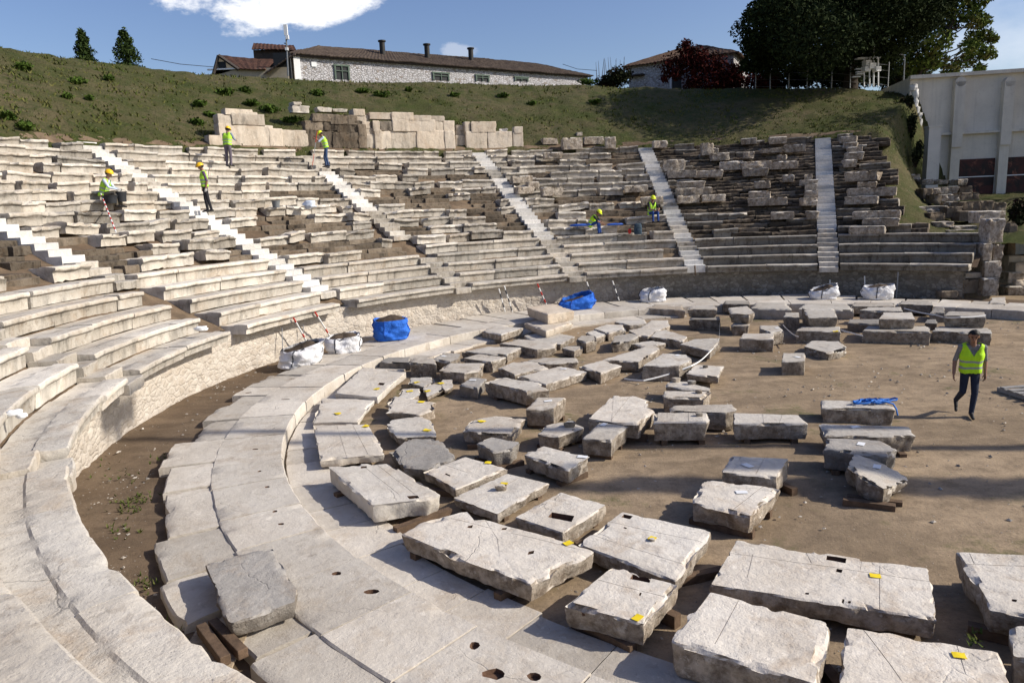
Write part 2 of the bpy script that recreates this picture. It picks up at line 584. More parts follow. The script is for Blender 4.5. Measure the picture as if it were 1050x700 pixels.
def grass_mat():
    t = NT('hill_grass')
    n1 = t.noise(0.22, 6, 0.62, dist=0.4)
    n2 = t.noise(1.6, 7, 0.72)
    n3 = t.noise(11, 6, 0.75)
    c = t.mix(t.ramp(n1, 0.36, 0.62), (0.070, 0.080, 0.024), (0.145, 0.120, 0.066))
    c = t.mix(t.math('MULTIPLY', t.ramp(n2, 0.46, 0.62), 0.75), c, (0.048, 0.072, 0.017))
    c = t.mix(t.math('MULTIPLY', t.ramp(t.noise(0.8, 6, 0.7), 0.55, 0.68), 0.7), c, (0.14, 0.105, 0.062))
    c = t.mix(t.math('MULTIPLY', t.ramp(n3, 0.46, 0.66), 0.6), c, (0.022, 0.028, 0.008))
    vc = t.voro(9, 'F1', 'Distance'); cc = t.voro(9, 'F1', 'Color')
    sep = t.n('ShaderNodeSeparateColor'); t.l(cc, sep.inputs[0])
    sp = t.math('MULTIPLY', t.ramp(vc, 0.2, 0.12), t.ramp(sep.outputs[0], 0.95, 0.96))
    c = t.mix(t.math('MULTIPLY', sp, 0.85), c, (0.5, 0.48, 0.44))
    b = t.bump(n3, 0.9, 0.12, t.bump(n2, 0.6, 0.3))
    return t.out(c, 0.95, b, 0.1)


M['grass'] = grass_mat()

g = MB()
g.add([(-300, -300, -0.06), (300, -300, -0.06), (300, 300, -0.06), (-300, 300, -0.06)], [(0, 1, 2, 3)])
tag(g.build('ground', M['earth']), kind='structure')
# orchestra floor: a fine uneven sheet inside the ring
Rs = list(np.linspace(0.2, 13.1, 60))
V = []
naz = 160
P = np.array([polar(a, R, 0) for R in Rs for a in np.linspace(0, 360, naz, endpoint=False)])
P[:, 2] = 0.03 * fbm(P, 0.5, 5, 3) + 0.012 * fbm(P, 3.0, 9, 2)
F = [(i * naz + j, (i + 1) * naz + j, (i + 1) * naz + (j + 1) % naz, i * naz + (j + 1) % naz) for i in range(len(Rs) - 1) for j in range(naz)]
F.append(tuple(range(naz - 1, -1, -1)))
b = MB(); b.add(P, [tuple(reversed(f)) if len(f) > 4 else f for f in F])
tag(b.build('orchestra_floor', M['earth'], smooth=60), kind='structure')
# floor runs on to the right, past the open end of the theatre
b = MB()
nx, ny = 110, 90
gx, gy = np.meshgrid(np.linspace(16, 48, nx), np.linspace(-6, 46, ny))
P = np.stack([gx.ravel(), gy.ravel(), np.zeros(nx * ny)], 1)
rr = np.hypot(P[:, 0] - CX, P[:, 1] - CY)
P[:, 2] = -0.03 + 0.05 * fbm(P, 0.4, 21, 3)
aa = np.degrees(np.arctan2(P[:, 1] - CY, P[:, 0] - CX))
b.add(P, [(j * nx + i, j * nx + i + 1, (j + 1) * nx + i + 1, (j + 1) * nx + i) for j in range(ny - 1) for i in range(nx - 1)
          if not (rr[j * nx + i] < 12.6) and not (rr[j * nx + i] < 30 and aa[j * nx + i] > 52)])
tag(b.build('open_ground', M['earth'], smooth=60), kind='structure')

tag(polar_sheet('channel_floor', 38, 262, 420, list(np.linspace(12.7, 16.6, 26)), lambda a, R: Z_CH - 0.02, M['channel'], 0.022, 3), kind='structure')
# bank under the seats, and the grassy hill beyond it
tag(polar_sheet('earth_bank', 49.5, 215, 620, list(np.arange(15.95, R_TOP + 0.6, 0.2)),
                lambda a, R: hill_z(a, R) if a > 66 or R < 17.7 else hill_z(66, R) - 0.0 if a > 64.5 else hill_z(a, R) - 0.5, M['bank'], 0.06, 8), kind='structure')
RsH = [17.7, 18.3, 19, 20, 21, 22, 23.5, 25, 26.5, 28] + list(np.arange(R_TOP + 0.1, 41, 0.45)) + [41, 41.6, 42.3, 43.2, 44.5, 46, 48, 52, 60, 75, 100, 140]


def hz(a, R):
    z = hill_z(a, R)
    if R < R_TOP + 0.05 and a > 62.5: z -= 0.9 * min(1, (a - 62.5) / 1.5)
    return z


tag(polar_sheet('grass_hill', 40, 205, 520, RsH, hz, M['grass'], 0.11, 31), kind='structure')

# ------------------------------------------------------------------ ring of paving slabs and lower paving
def arc_block(az0, az1, profile, nseg, jitter=0.0, seed=0, amp=0.01, dr=0.0, dz=0.0, tilt=0.0, tone=0.5, chip=0.0, chip_idx=()):
    """a stone that follows the curve: profile = closed list of (R, z); returns verts, faces"""
    m = len(profile)
    azs = np.linspace(az0, az1, nseg + 1)
    V = np.zeros((nseg + 1, m, 3))
    prof = np.array(profile, float)
    for i, a in enumerate(azs):
        t = (i / nseg - 0.5)
        c, s = math.cos(rad(a)), math.sin(rad(a))
        R = prof[:, 0] + dr
        V[i, :, 0] = CX + R * c
        V[i, :, 1] = CY + R * s
        V[i, :, 2] = prof[:, 1] + dz + tilt * t
    n1 = fbm(V, 2.2, seed, 3)
    n2 = fbm(V + 31.7, 7.0, seed + 5, 2)
    cx = np.array([CX, CY, 0])
    rv = V - cx
    rv[..., 2] = 0
    rv /= np.linalg.norm(rv, axis=2, keepdims=True)
    V = V + rv * (amp * (n1 + 0.5 * n2))[..., None]
    V[..., 2] += amp * 0.6 * n2
    if chip and chip_idx:
        ch = np.clip(fbm(V, 3.1, seed + 9, 3) - 0.28, 0, 1) * chip
        for k in chip_idx:
            sg = 1.0 if prof[k, 0] < prof[:, 0].mean() else -1.0
            V[:, k] += sg * rv[:, k] * ch[:, k][:, None]
            V[:, k, 2] -= ch[:, k] * 0.6
    F = []
    for i in range(nseg):
        for j in range(m):
            k = (j + 1) % m
            F.append((i * m + j, i * m + k, (i + 1) * m + k, (i + 1) * m + j))
    F.append(tuple(range(m - 1, -1, -1)))
    F.append(tuple(nseg * m + j for j in range(m)))
    return V.reshape(-1, 3), F


def slab_prof(r0, r1, zt, th, ch=0.02, n=5):
    top = [(r0 + ch + (r1 - r0 - 2 * ch) * i / n, zt) for i in range(n + 1)]
    return [(r0, zt - th), (r0, zt - th * 0.5), (r0, zt - ch)] + top + [(r1, zt - ch), (r1, zt - th)]


def cut(ob, cutter_mb, mats):
    """carve sockets and scribed grooves"""
    cu = cutter_mb.build('cutter', mats)
    md = ob.modifiers.new('cut', 'BOOLEAN')
    md.operation = 'DIFFERENCE'
    md.solver = 'EXACT'
    md.object = cu
    md.use_self = True
    md.use_hole_tolerant = True
    dg = bpy.context.evaluated_depsgraph_get()
    me = D.meshes.new_from_object(ob.evaluated_get(dg))
    old = ob.data
    ob.modifiers.clear()
    ob.data = me
    nm = old.name
    D.meshes.remove(old)
    me.name = nm
    cm = cu.data
    D.objects.remove(cu)
    D.meshes.remove(cm)


hl = [(381, 607, .20, .07), (486, 662, .12, .09), (507, 691, .24, .10), (548, 694, .16, .08), (274, 499, .10, .05), (282, 524, .10, .05), (288, 537, .10, .045), (266, 483, .08, .05), (262, 460, .14, .05), (255, 402, .2, .06), (293, 409, .26, .05), (300, 387, .26, .05), (414, 352, .3, .05), (345, 588, .15, .07)]


def pit(px, py, sx, sy):
    p = at_z(px, py, Z_RING)
    n = 9
    th = np.linspace(0, 2 * math.pi, n, endpoint=False)
    rr_ = 1 + 0.25 * vnoise(np.stack([np.cos(th) * 3 + px, np.sin(th) * 3, th * 0], 1), 1, 3)
    vt = np.stack([p[0] + np.cos(th) * sx / 2 * rr_, p[1] + np.sin(th) * sy * rr_ * 0.9, np.full(n, Z_RING + 0.1)], 1)
    vb = (vt - [p[0], p[1], 0]) * [.75, .75, 0] + [p[0], p[1], Z_RING - 0.04]
    return np.concatenate([vb, vt]), [tuple(range(n - 1, -1, -1)), tuple(range(n, 2 * n))] + [(q, (q + 1) % n, n + (q + 1) % n, n + q) for q in range(n)]


def add_slab(coll, V, F, tone, a0, a1, r0, r1):
    """a slab of the ring, with the dowel sockets that fall on it carved out"""
    mine = [h for h in hl if a0 < az_of(at_z(h[0], h[1], Z_RING)) < a1 and r0 < math.hypot(*(at_z(h[0], h[1], Z_RING)[:2] - [CX, CY])) < r1]
    if mine:
        ob = MB().add(V, F, 0, tone).build('slab', [M['pave'], M['socket']])
        for h in mine:
            keep = ob.data.copy()
            pv_, pf_ = pit(*h)
            cut(ob, MB().add(pv_, pf_, 1), [M['pave'], M['socket']])
            if len(ob.data.polygons) < 0.7 * len(F): ob.data = keep
        me = ob.data
        V = np.array([v.co[:] for v in me.vertices])
        F = [tuple(p.vertices) for p in me.polygons]
        mt = [p.material_index for p in me.polygons]
        D.objects.remove(ob)
        coll.add(V, F, mt, tone)
    else:
        coll.add(V, F, 0, tone)


pv = MB()
a = 40.0
i = 0
while a < 262:
    w = RNG.uniform(4.6, 6.8)
    r1_ = 13.63 + RNG.uniform(-0.012, 0.012)
    near = a > 165
    V, F = arc_block(a + 0.05, a + w - 0.05, slab_prof(R_RING, r1_, Z_RING, 0.4), 10 if near else 8, seed=i * 7 + 1, amp=0.007, dz=RNG.uniform(-0.008, 0.008), chip=0.03, chip_idx=(2, 3, 8))
    add_slab(pv, V, F, RNG.uniform(0.68, 1.0), a, a + w, R_RING, r1_)
    a += w
    i += 1
a = 40.0
while a < 262:
    w = RNG.uniform(3.4, 7.5)
    far = 60 < a < 142
    ro = (15.35 + RNG.uniform(-0.25, 0.35)) if far else 14.5 + RNG.uniform(-0.28, 0.2)
    if RNG.random() < 2:
        V, F = arc_block(a + 0.16, a + w - 0.16, slab_prof(13.59, ro, Z_RING - 0.015, 0.22, 0.025), 10, seed=i * 7 + 1, amp=0.012, dz=RNG.uniform(-0.018, 0.008), tilt=RNG.uniform(-0.015, 0.015), chip=0.10, chip_idx=(8, 9))
        add_slab(pv, V, F, RNG.uniform(0.6, 0.95), a, a + w, 13.68, ro)
    a += w
    i += 1
ring = tag(pv.build('stone_paving', [M['pave'], M['socket']], smooth=38), kind='structure')
pl = MB()
for (r0, r1_) in ((11.62, 12.44),):
    a = 95.0
    while a < 262:
        w = RNG.uniform(3.4, 5.6)
        V, F = arc_block(a + 0.04, a + w - 0.04, slab_prof(r0 + RNG.uniform(-0.12, 0.05), r1_, 0.075, 0.16, 0.012), 8, seed=i * 7 + 1, amp=0.008, dz=RNG.uniform(-0.006, 0.006))
        pl.add(V, F, 0, RNG.uniform(0.55, 1.0))
        a += w
        i += 1
lowp = tag(pl.build('lower_paving', [M['pave'], M['socket']], smooth=38), kind='structure')


# ------------------------------------------------------------------ retaining wall below the seats
def wall_mat():
    t = NT('rubble_wall')
    at = t.attr('tone')                       # 1 = pale left part, 0 = grey right part
    dv = t.n('ShaderNodeVectorMath', operation='MULTIPLY_ADD')
    nv = t.n('ShaderNodeTexNoise'); nv.inputs['Scale'].default_value = 5; nv.inputs['Detail'].default_value = 5
    t.l(t.pos, nv.inputs['Vector'])
    t.l(nv.outputs['Color'], dv.inputs[0]); dv.inputs[1].default_value = (0.22, 0.22, 0.22); t.l(t.scalev((1, 1, 1.5)), dv.inputs[2])
    e = t.voro(4.3, 'DISTANCE_TO_EDGE', vec=dv.outputs[0])
    cc = t.voro(4.3, 'F1', 'Color', vec=dv.outputs[0])
    sep = t.n('ShaderNodeSeparateColor'); t.l(cc, sep.inputs[0])
    s1 = t.mix(sep.outputs[0], (0.60, 0.545, 0.475), (0.46, 0.40, 0.335))
    s2 = t.mix(sep.outputs[0], (0.32, 0.30, 0.27), (0.16, 0.145, 0.125))
    s = t.mix(at, s2, s1)
    mo = t.mix(at, (0.17, 0.155, 0.135), (0.53, 0.48, 0.42))
    plas = t.math('MULTIPLY', t.ramp(t.noise(0.9, 6, 0.7), 0.44, 0.6), t.ramp(at, 0.0, 0.9, 0.25, 0.7))
    c = t.mix(t.ramp(e, 0.01, 0.12), mo, s)
    c = t.mix(plas, c, mo)
    c = t.mix(t.math('MULTIPLY', t.ramp(t.noise(9, 6, 0.7), 0.5, 0.7), 0.5), c, t.mix(at, (0.06, 0.055, 0.05), (0.33, 0.26, 0.19)))
    b = t.bump(t.ramp(e, 0.0, 0.2), 0.45, 0.04, t.bump(t.noise(9, 7, 0.75), 0.7, 0.035))
    return t.out(c, 0.95, b, 0.15)


M['wall'] = wall_mat()
zs = np.linspace(0.05, Z1 - 0.24, 16)
azs = np.linspace(51, 250, 740)
P = np.array([polar(a, R_WALL - 0.02 - 0.16 * (z / 1.3), z) for z in zs for a in azs])
e = fbm(P, 4.5, 77, 3)
rv = P - [CX, CY, 0]; rv[:, 2] = 0; rv /= np.linalg.norm(rv, axis=1, keepdims=True)
P = P - rv * (0.035 * e)[:, None]
azv = np.tile(azs, len(zs))
tone = np.clip((azv - 93) / 25, 0, 1)
b = MB()
n = len(azs)
b.add(P, [(i * n + j, i * n + j + 1, (i + 1) * n + j + 1, (i + 1) * n + j) for i in range(len(zs) - 1) for j in range(n - 1)], 0, tone)
# top and back close the wall
Pb = np.array([polar(a, R_WALL + 0.45, z) for z in (zs[-1], 0.05) for a in azs])
b.add(np.concatenate([P[-n:], Pb]), [(j, j + 1, n + j + 1, n + j) for j in range(n - 1)] + [(n + j, n + j + 1, 2 * n + j + 1, 2 * n + j) for j in range(n - 1)], 0, np.concatenate([tone[-n:], tone[:n], tone[:n]]))
wl = b.build('retaining_wall', M['wall'], smooth=50)
tag(wl, 'long curved rubble and plaster wall under the lowest seat row', 'wall')

# ------------------------------------------------------------------ seat tiers
AISLES = [68.8, 88.75, 108.75, 128.7, 148.9, 168.7, 188.7, 208.7]
WNAME = {0: 'right of the rightmost stairs', 1: 'between first and second stairs from right', 2: 'between second and third stairs from right', 3: 'between third and fourth stairs from right',
         4: 'between fourth and fifth stairs from right', 5: 'between fifth and sixth stairs from right', 6: 'left of the sixth stairs', 7: 'by the nearest left aisle', 8: 'in the near left corner', 9: 'nearest the viewer'}


def seat_prof(R, zt, h=RISE, ragged=0.0, depth=0.83):
    lip = 0.075
    return [(R + lip + 0.02, zt - h), (R + lip + 0.01, zt - h * 0.62), (R + lip, zt - 0.14), (R + 0.012, zt - 0.10), (R, zt - 0.06), (R + 0.004, zt - 0.018), (R + 0.028, zt),
            (R + 0.16, zt), (R + 0.30, zt - 0.002), (R + 0.42, zt - 0.006), (R + 0.45, zt - 0.03), (R + 0.62, zt - 0.034), (R + depth, zt - 0.03), (R + depth + 0.01, zt - h * 0.55), (R + depth, zt - h), (R + 0.4, zt - h)]


def wedge_span(w):
    lo = 50.2 if w == 0 else AISLES[w - 1]
    hi = AISLES[w] if w < len(AISLES) else 246
    return lo, hi


def density(w, k):
    """share of the row that still carries its seat stones, and how disturbed they are"""
    if w >= 5:
        if k <= 5: return 1.0, 0.12
        if k <= 10: return 0.76, 1.0
        return 0.92, 0.8
    if w == 4:
        if k <= 4: return 1.0, 0.1
        if k <= 5: return 0.85, 0.6
        if k <= 9: return 0.5, 1.0
        if k <= 11: return 0.7, 0.9
        return 0.97, 0.5
    if w == 3:
        if k <= 5: return 1.0, 0.15
        if k <= 7: return 0.75, 0.7
        if k <= 11: return 0.52, 1.0
        if k <= 12: return 0.35, 0.9
        return 0.95, 0.55
    if w == 2:
        if k <= 4: return 0.97, 0.15
        if k <= 5: return 0.7, 0.5
        if k <= 8: return 0.5, 1.0
        if k <= 10: return 0.45, 0.9
        if k <= 15: return 0.93, 0.55
        return 0.75, 0.8
    if k <= 4: return 1.0, 0.12
    return 0.0, 0.5


blocks = []           # (verts, faces, tone, mat, wedge, row, centre, nose point)
strata = []
sd = 100
for w in range(0, 9):
    lo0, hi0 = wedge_span(w)
    for k in range(1, 19):
        if w >= 6 and k > 5 + (13 if w == 6 else 0): continue
        R, zt = row_r(k), row_z(k)
        lo, hi = lo0, hi0
        gap = math.degrees(0.43 / R)
        lo += gap if w > 0 else 0
        hi -= gap if w < len(AISLES) else 0
        if w == 0 and k > 4:
            lo = 60.3 + 2.2 * vnoise([[k * 0.7, 0, 0]], 1, 4)[0] + (k - 5) * 0.2 - (4 if k == 5 else 0)
        dens, rag = density(w, k)
        a = hi
        miss = False
        j = 0
        while a > lo + 0.3:
            L = RNG.uniform(0.95, 1.75) if rag > 0.3 else RNG.uniform(1.5, 2.6) if w < 7 else RNG.uniform(2.2, 3.4)
            da = math.degrees(L / R)
            if a - da < lo + math.degrees(0.5 / R): da = a - lo
            a0, a1 = a - da, a
            a -= da
            mid = polar((a0 + a1) / 2, R, zt)
            px, py, zc = project(mid)
            p0, p1 = project(polar(a0, R, zt))[0], project(polar(a1, R, zt))[0]
            if zc < 1.0 or max(p0, p1) < -70 or min(p0, p1) > 1130 or py > 860 or py < -40: continue
            sd += 13
            # runs of missing stones
            pm = 1 - dens
            miss = RNG.random() < (pm * 0.75 if not miss else 0.35 + 0.55 * pm) and dens < 0.999
            edge_aisle = (a1 > hi - 0.2) or (a0 < lo + 0.2)
            if miss:
                for (rr0, zz0, hh) in ((R + 0.10, zt - RISE * 0.52, 0.19), (R + 0.46, zt - 0.03, 0.2)):
                    nn = max(1, int(round((a1 - a0) * rad(1) * R / RNG.uniform(0.6, 1.6))))
                    e0 = a0
                    for q in range(nn):
                        e1 = a0 + (a1 - a0) * (q + 1) / nn
                        if RNG.random() < 0.86:
                            jr = RNG.uniform(-0.07, 0.12)
                            V, F = arc_block(e0 + 0.02, e1 - 0.02, slab_prof(rr0 + jr, rr0 + 0.7, zz0 + RNG.uniform(-0.04, 0.03), hh + 0.04, 0.02, 2), 6, seed=sd + q, amp=0.035, tilt=RNG.uniform(-0.03, 0.03))
                            strata.append((V, F, RNG.uniform(0.1, 0.8), 1, w, k, V.mean(0)))
                        e0 = e1
                continue
            nseg = int(max(5, min(26, L / (0.07 if zc < 14 else 0.16))))
            dr = RNG.normal(0, 0.008 + 0.075 * rag)
            dz = RNG.normal(0, 0.004 + 0.030 * rag)
            til = RNG.normal(0, 0.006 + 0.055 * rag)
            gp = math.degrees((0.004 + 0.03 * rag * RNG.random()) / R)
            if rag > 0.4 and RNG.random() < 0.22: dr -= RNG.uniform(0.06, 0.24)
            if rag > 0.4 and RNG.random() < 0.4:
                cutl = math.degrees(RNG.uniform(0.08, 0.35) / R)
                a0, a1 = (a0 + cutl, a1) if RNG.random() < .5 else (a0, a1 - cutl)
                if a1 - a0 < math.degrees(.4 / R): continue
            hgt = RISE + 0.02 if k > 1 else 0.27
            tone_lo = 0.45 if w >= 2 else 0.15
            tone = float(np.clip(RNG.normal(0.80 if w >= 4 else (0.76 if w == 3 else 0.66 if w == 2 else 0.3), 0.19), 0.02, 1))
            if w >= 5 and rag < .3: tone = max(tone, .7)
            V, F = arc_block(a0 + gp, a1 - gp, seat_prof(R, zt, hgt * RNG.uniform(0.9, 1.0) if rag > 0.5 else hgt), nseg, seed=sd, amp=0.004 + 0.042 * rag, dr=dr, dz=dz, tilt=til,
                             chip=0.02 + 0.36 * rag, chip_idx=(4, 5, 6, 7))
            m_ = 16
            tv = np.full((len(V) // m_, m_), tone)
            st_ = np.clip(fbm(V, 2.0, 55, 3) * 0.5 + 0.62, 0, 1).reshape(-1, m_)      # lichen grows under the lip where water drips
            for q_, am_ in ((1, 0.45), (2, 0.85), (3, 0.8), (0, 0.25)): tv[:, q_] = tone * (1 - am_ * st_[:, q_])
            if rag > 0.3:
                cc_ = V.mean(0)
                yw = RNG.normal(0, 0.075 * rag)
                x_, y_ = V[:, 0] - cc_[0], V[:, 1] - cc_[1]
                V[:, 0], V[:, 1] = cc_[0] + x_ * math.cos(yw) - y_ * math.sin(yw), cc_[1] + x_ * math.sin(yw) + y_ * math.cos(yw)
            if w < 2:                                   # right wedges: risers darkened for lichen and shade, treads lightened as lit, in the tone
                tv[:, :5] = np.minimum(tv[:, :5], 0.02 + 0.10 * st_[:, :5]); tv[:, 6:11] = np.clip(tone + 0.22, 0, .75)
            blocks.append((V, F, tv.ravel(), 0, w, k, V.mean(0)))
            j += 1
        # thin foundation courses where the seats are gone (right wedges)
        if w < 2 and k > 4:
            for (rr0, zz0) in ((R + 0.02, zt - RISE * 0.5), (R + 0.40, zt)):
                e = hi
                while e > lo + 0.2:
                    L = RNG.uniform(0.7, 2.1)
                    e2 = max(lo, e - math.degrees(L / R))
                    if RNG.random() < 0.95:
                        sd += 3
                        V, F = arc_block(e2 + 0.03, e - 0.03, slab_prof(rr0 + RNG.normal(0, 0.06), rr0 + 0.62, zz0 + RNG.normal(0, 0.02), RNG.uniform(.14, .19), 0.03, 2), max(5, int((e - e2) * rad(1) * R / 0.16)), seed=sd, amp=0.055,
                                         tilt=RNG.normal(0, 0.03), chip=0.12, chip_idx=(2, 3, 4))
                        tq = np.full((len(V) // 8, 8), float(np.clip(RNG.normal(0.18, 0.15), 0.0, 0.6))); tq[:, 3:6] += .35  # dark fronts and paler tops put the fall of light into the tone
                        strata.append((V, F, tq.ravel(), 1, w, k, V.mean(0)))
                    e = e2


def screen_size(V):
    q = [project(p) for p in V[:: max(1, len(V) // 24)]]
    xs, ys = [a[0] for a in q], [a[1] for a in q]
    if min(a[2] for a in q) < 0.3: return 0
    x0, x1, y0, y1 = max(min(xs), 0), min(max(xs), 1050), max(min(ys), 0), min(max(ys), 700)
    return max(0, x1 - x0) * max(0, y1 - y0)


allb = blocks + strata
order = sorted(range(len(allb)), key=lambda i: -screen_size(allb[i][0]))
N_IND = 285
ind = set(order[:N_IND])
rowcount = {}
entries = []
for i in ind:
    V, F, tone, mt, w, k, c = allb[i]
    entries.append((w, k, project(c)[0], i))
entries.sort()
for (w, k, px, i) in entries:
    V, F, tone, mt, _, _, c = allb[i]
    rowcount[(w, k)] = rowcount.get((w, k), 0) + 1
    n = rowcount[(w, k)]
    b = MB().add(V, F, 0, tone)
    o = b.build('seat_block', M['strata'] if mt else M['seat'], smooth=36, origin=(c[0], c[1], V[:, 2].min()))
    adj = 'dark' if mt else ('pale seat' if np.max(tone) > 0.6 else 'grey seat')
    tag(o, f"{adj} block, {ORD[min(n, 30)]} from left in row {ORD[k]}, {WNAME[w]}", 'stone block', 'stone blocks set in the seat tiers')
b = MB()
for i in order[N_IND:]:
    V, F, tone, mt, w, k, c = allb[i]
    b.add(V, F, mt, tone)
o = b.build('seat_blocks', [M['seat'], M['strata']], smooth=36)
tag(o, 'weathered stone blocks filling the distant seat rows', 'stone blocks', kind='stuff')
print('blocks', len(blocks), 'strata', len(strata))

# ------------------------------------------------------------------ stairways
def stairway(az, spans, label, width=0.82, veiny=False):
    R0 = row_r(spans[0][0])
    root = empty('stairway', polar(az, R0, row_z(spans[0][0]) - 0.4), label, 'stairs', 'stairways up the seat tiers')
    for (k0, k1, kind) in spans:
        k = k0
        while k < k1:
            R, z = row_r(k) - 0.02, row_z(k) - RISE * 0.5 + 0.05
            h = RISE / 2 + (0.14 if kind == 'new' else 0.03)
            wd = width + (0 if kind == 'new' else RNG.uniform(-0.12, 0.05))
            hw = math.degrees(wd / 2 / R)
            am = 0.002 if kind == 'new' else 0.03
            V, F = arc_block(az - hw, az + hw, slab_prof(R, R + RUN / 2 + 0.10, z, h, 0.006 if kind == 'new' else 0.02, 2), 4 if kind == 'new' else 6, seed=int(az * 10 + k * 31), amp=am)
            mb = MB().add(V, F, 0, RNG.uniform(0.62, 1.0) if kind == 'new' else RNG.uniform(0.3, 0.8))
            mb.build('step', M['new'] if kind == 'new' else M['seat'], root, smooth=30, origin=polar(az, R, z))
            k += 0.5
    return root


stairway(68.8, [(1.0, 5.4, 'old'), (5.5, 18.2, 'new')], 'rightmost stairway, straight grey veined marble over old lower steps')
stairway(88.75, [(1.5, 3.3, 'new'), (3.5, 4.4, 'old'), (4.5, 5.4, 'new'), (5.5, 6.4, 'old'), (6.5, 8.4, 'new'), (8.5, 9.4, 'old'), (9.5, 18.4, 'new')], 'second stairway from the right, patched with old stone steps')
stairway(108.75, [(1.0, 5.4, 'old'), (5.5, 13.9, 'new'), (14.0, 15.4, 'old'), (15.5, 18.4, 'new')], 'third stairway from the right, ending at the ashlar wall')
stairway(128.7, [(1.0, 4.4, 'old'), (6.5, 9.9, 'old'), (10.0, 15.3, 'new'), (15.5, 18.0, 'old')], 'middle white stairway with a worker standing at its top')
stairway(148.9, [(2.2, 2.6, 'old'), (2.7, 12.9, 'new'), (13.0, 14.4, 'old'), (14.5, 18.9, 'new')], 'longest bright white stairway, with a helmeted worker standing on it')
stairway(168.7, [(5.0, 6.9, 'old'), (7.0, 12.0, 'new')], 'white stairway cut by the left edge of the photo')
stairway(188.7, [(1.0, 5.9, 'old')], 'short worn steps between the intact lower rows at left')
stairway(208.7, [(1.0, 4.9, 'old')], 'worn steps in the near left corner')

# ------------------------------------------------------------------ loose blocks in the orchestra
def base_of(px, py, yb, zb):
    lo, hi = zb + 0.04, 1.9
    for _ in range(40):
        m = (lo + hi) / 2
        p = at_z(px, py, m)
        if project((p[0], p[1], zb))[1] < yb: lo = m
        else: hi = m
    return (lo + hi) / 2


def resample(poly, step, rnd):
    P = np.array(poly, float)
    area = 0.5 * np.sum(P[:, 0] * np.roll(P[:, 1], -1) - np.roll(P[:, 0], -1) * P[:, 1])
    if area < 0: P = P[::-1]
    # small corner rounding
    Q = []
    n = len(P)
    for i in range(n):
        a, b, c = P[i - 1], P[i], P[(i + 1) % n]
        da, dc = np.linalg.norm(a - b), np.linalg.norm(c - b)
        q1 = b + (a - b) * min(0.3, rnd / da)
        q2 = b + (c - b) * min(0.3, rnd / dc)
        Q += [q1, b * 0.6 + (q1 + q2) * 0.2, q2]
    Q = np.array(Q)
    out = []
    for i in range(len(Q)):
        a, b = Q[i], Q[(i + 1) % len(Q)]
        L = np.linalg.norm(b - a)
        k = max(1, int(round(L / step)))
        for j in range(k): out.append(a + (b - a) * j / k)
    return np.array(out)


def rock(poly, zb, zt, seed, amp=0.03, taper=0.06, ch=0.02, step=0.07, chip=1.0, topamp=0.006, tilt=(0, 0)):
    """a quarried block: flat dressed top with chipped edges, rough tapering sides"""
    O = resample(poly, step, 0.03)
    n = len(O)
    c = O.mean(0)
    d = c - O
    dist = np.linalg.norm(d, axis=1)
    dn = d / dist[:, None]
    h = zt - zb
    rings = []
    for (fz, ins) in ((0.0, taper), (0.14, taper * 0.75), (0.32, taper * 0.45), (0.52, taper * 0.22), (0.72, taper * 0.08), (0.88, 0.0), (1 - ch / h, 0.0)):
        rings.append((np.minimum(ins, dist * 0.5), zb + h * fz, 'side'))
    rings.append((np.full(n, ch * 0.7), zt, 'edge'))
    for f in (0.10, 0.24, 0.42, 0.62, 0.82):
        rings.append((dist * f + ch, zt, 'top'))
    V = []
    for (ins, z, kind) in rings:
        p = np.zeros((n, 3))
        p[:, :2] = O + dn * ins[:, None]
        p[:, 2] = z
        nz = fbm(p, 2.6, seed, 3) + (0.75 if kind == 'side' else 0.45) * fbm(p, 9.0, seed + 3, 2)
        if kind == 'side':
            p[:, :2] -= dn * (amp * nz)[:, None]
            if z < zt - ch * 1.5: p[:, 2] += (0.35 * amp * nz if z > zb + 0.01 else -abs(0) + 0 * nz)
        tp = np.zeros((n, 3)); tp[:, :2] = O
        cp = np.clip(fbm(tp, 1.9, seed + 7, 3) - 0.30, 0, 0.8) * amp * 4.2 * chip + np.clip(fbm(tp, 6.5, seed + 11, 2) - 0.35, 0, 0.8) * amp * 1.6 * chip
        if abs(z - (zt - ch)) < 1e-6:
            p[:, :2] += dn * (cp * 0.9)[:, None]; p[:, 2] -= cp * 0.9
        elif kind == 'edge':
            p[:, :2] += dn * (cp * 1.5)[:, None]; p[:, 2] -= cp * 0.35 + topamp * np.abs(nz)
        elif kind == 'top':
            p[:, 2] += topamp * nz
        if tilt != (0, 0):
            p[:, 2] += ((p[:, 0] - c[0]) * tilt[0] + (p[:, 1] - c[1]) * tilt[1]) * (z - zb) / h
        V.append(p)
    m = len(V)
    V = np.concatenate(V + [np.array([[c[0], c[1], zt]])])
    F = []
    for i in range(m - 1):
        for j in range(n):
            k = (j + 1) % n
            F.append((i * n + j, i * n + k, (i + 1) * n + k, (i + 1) * n + j))
    for j in range(n): F.append(((m - 1) * n + j, (m - 1) * n + (j + 1) % n, m * n))
    F.append(tuple(range(n - 1, -1, -1)))
    return V, F


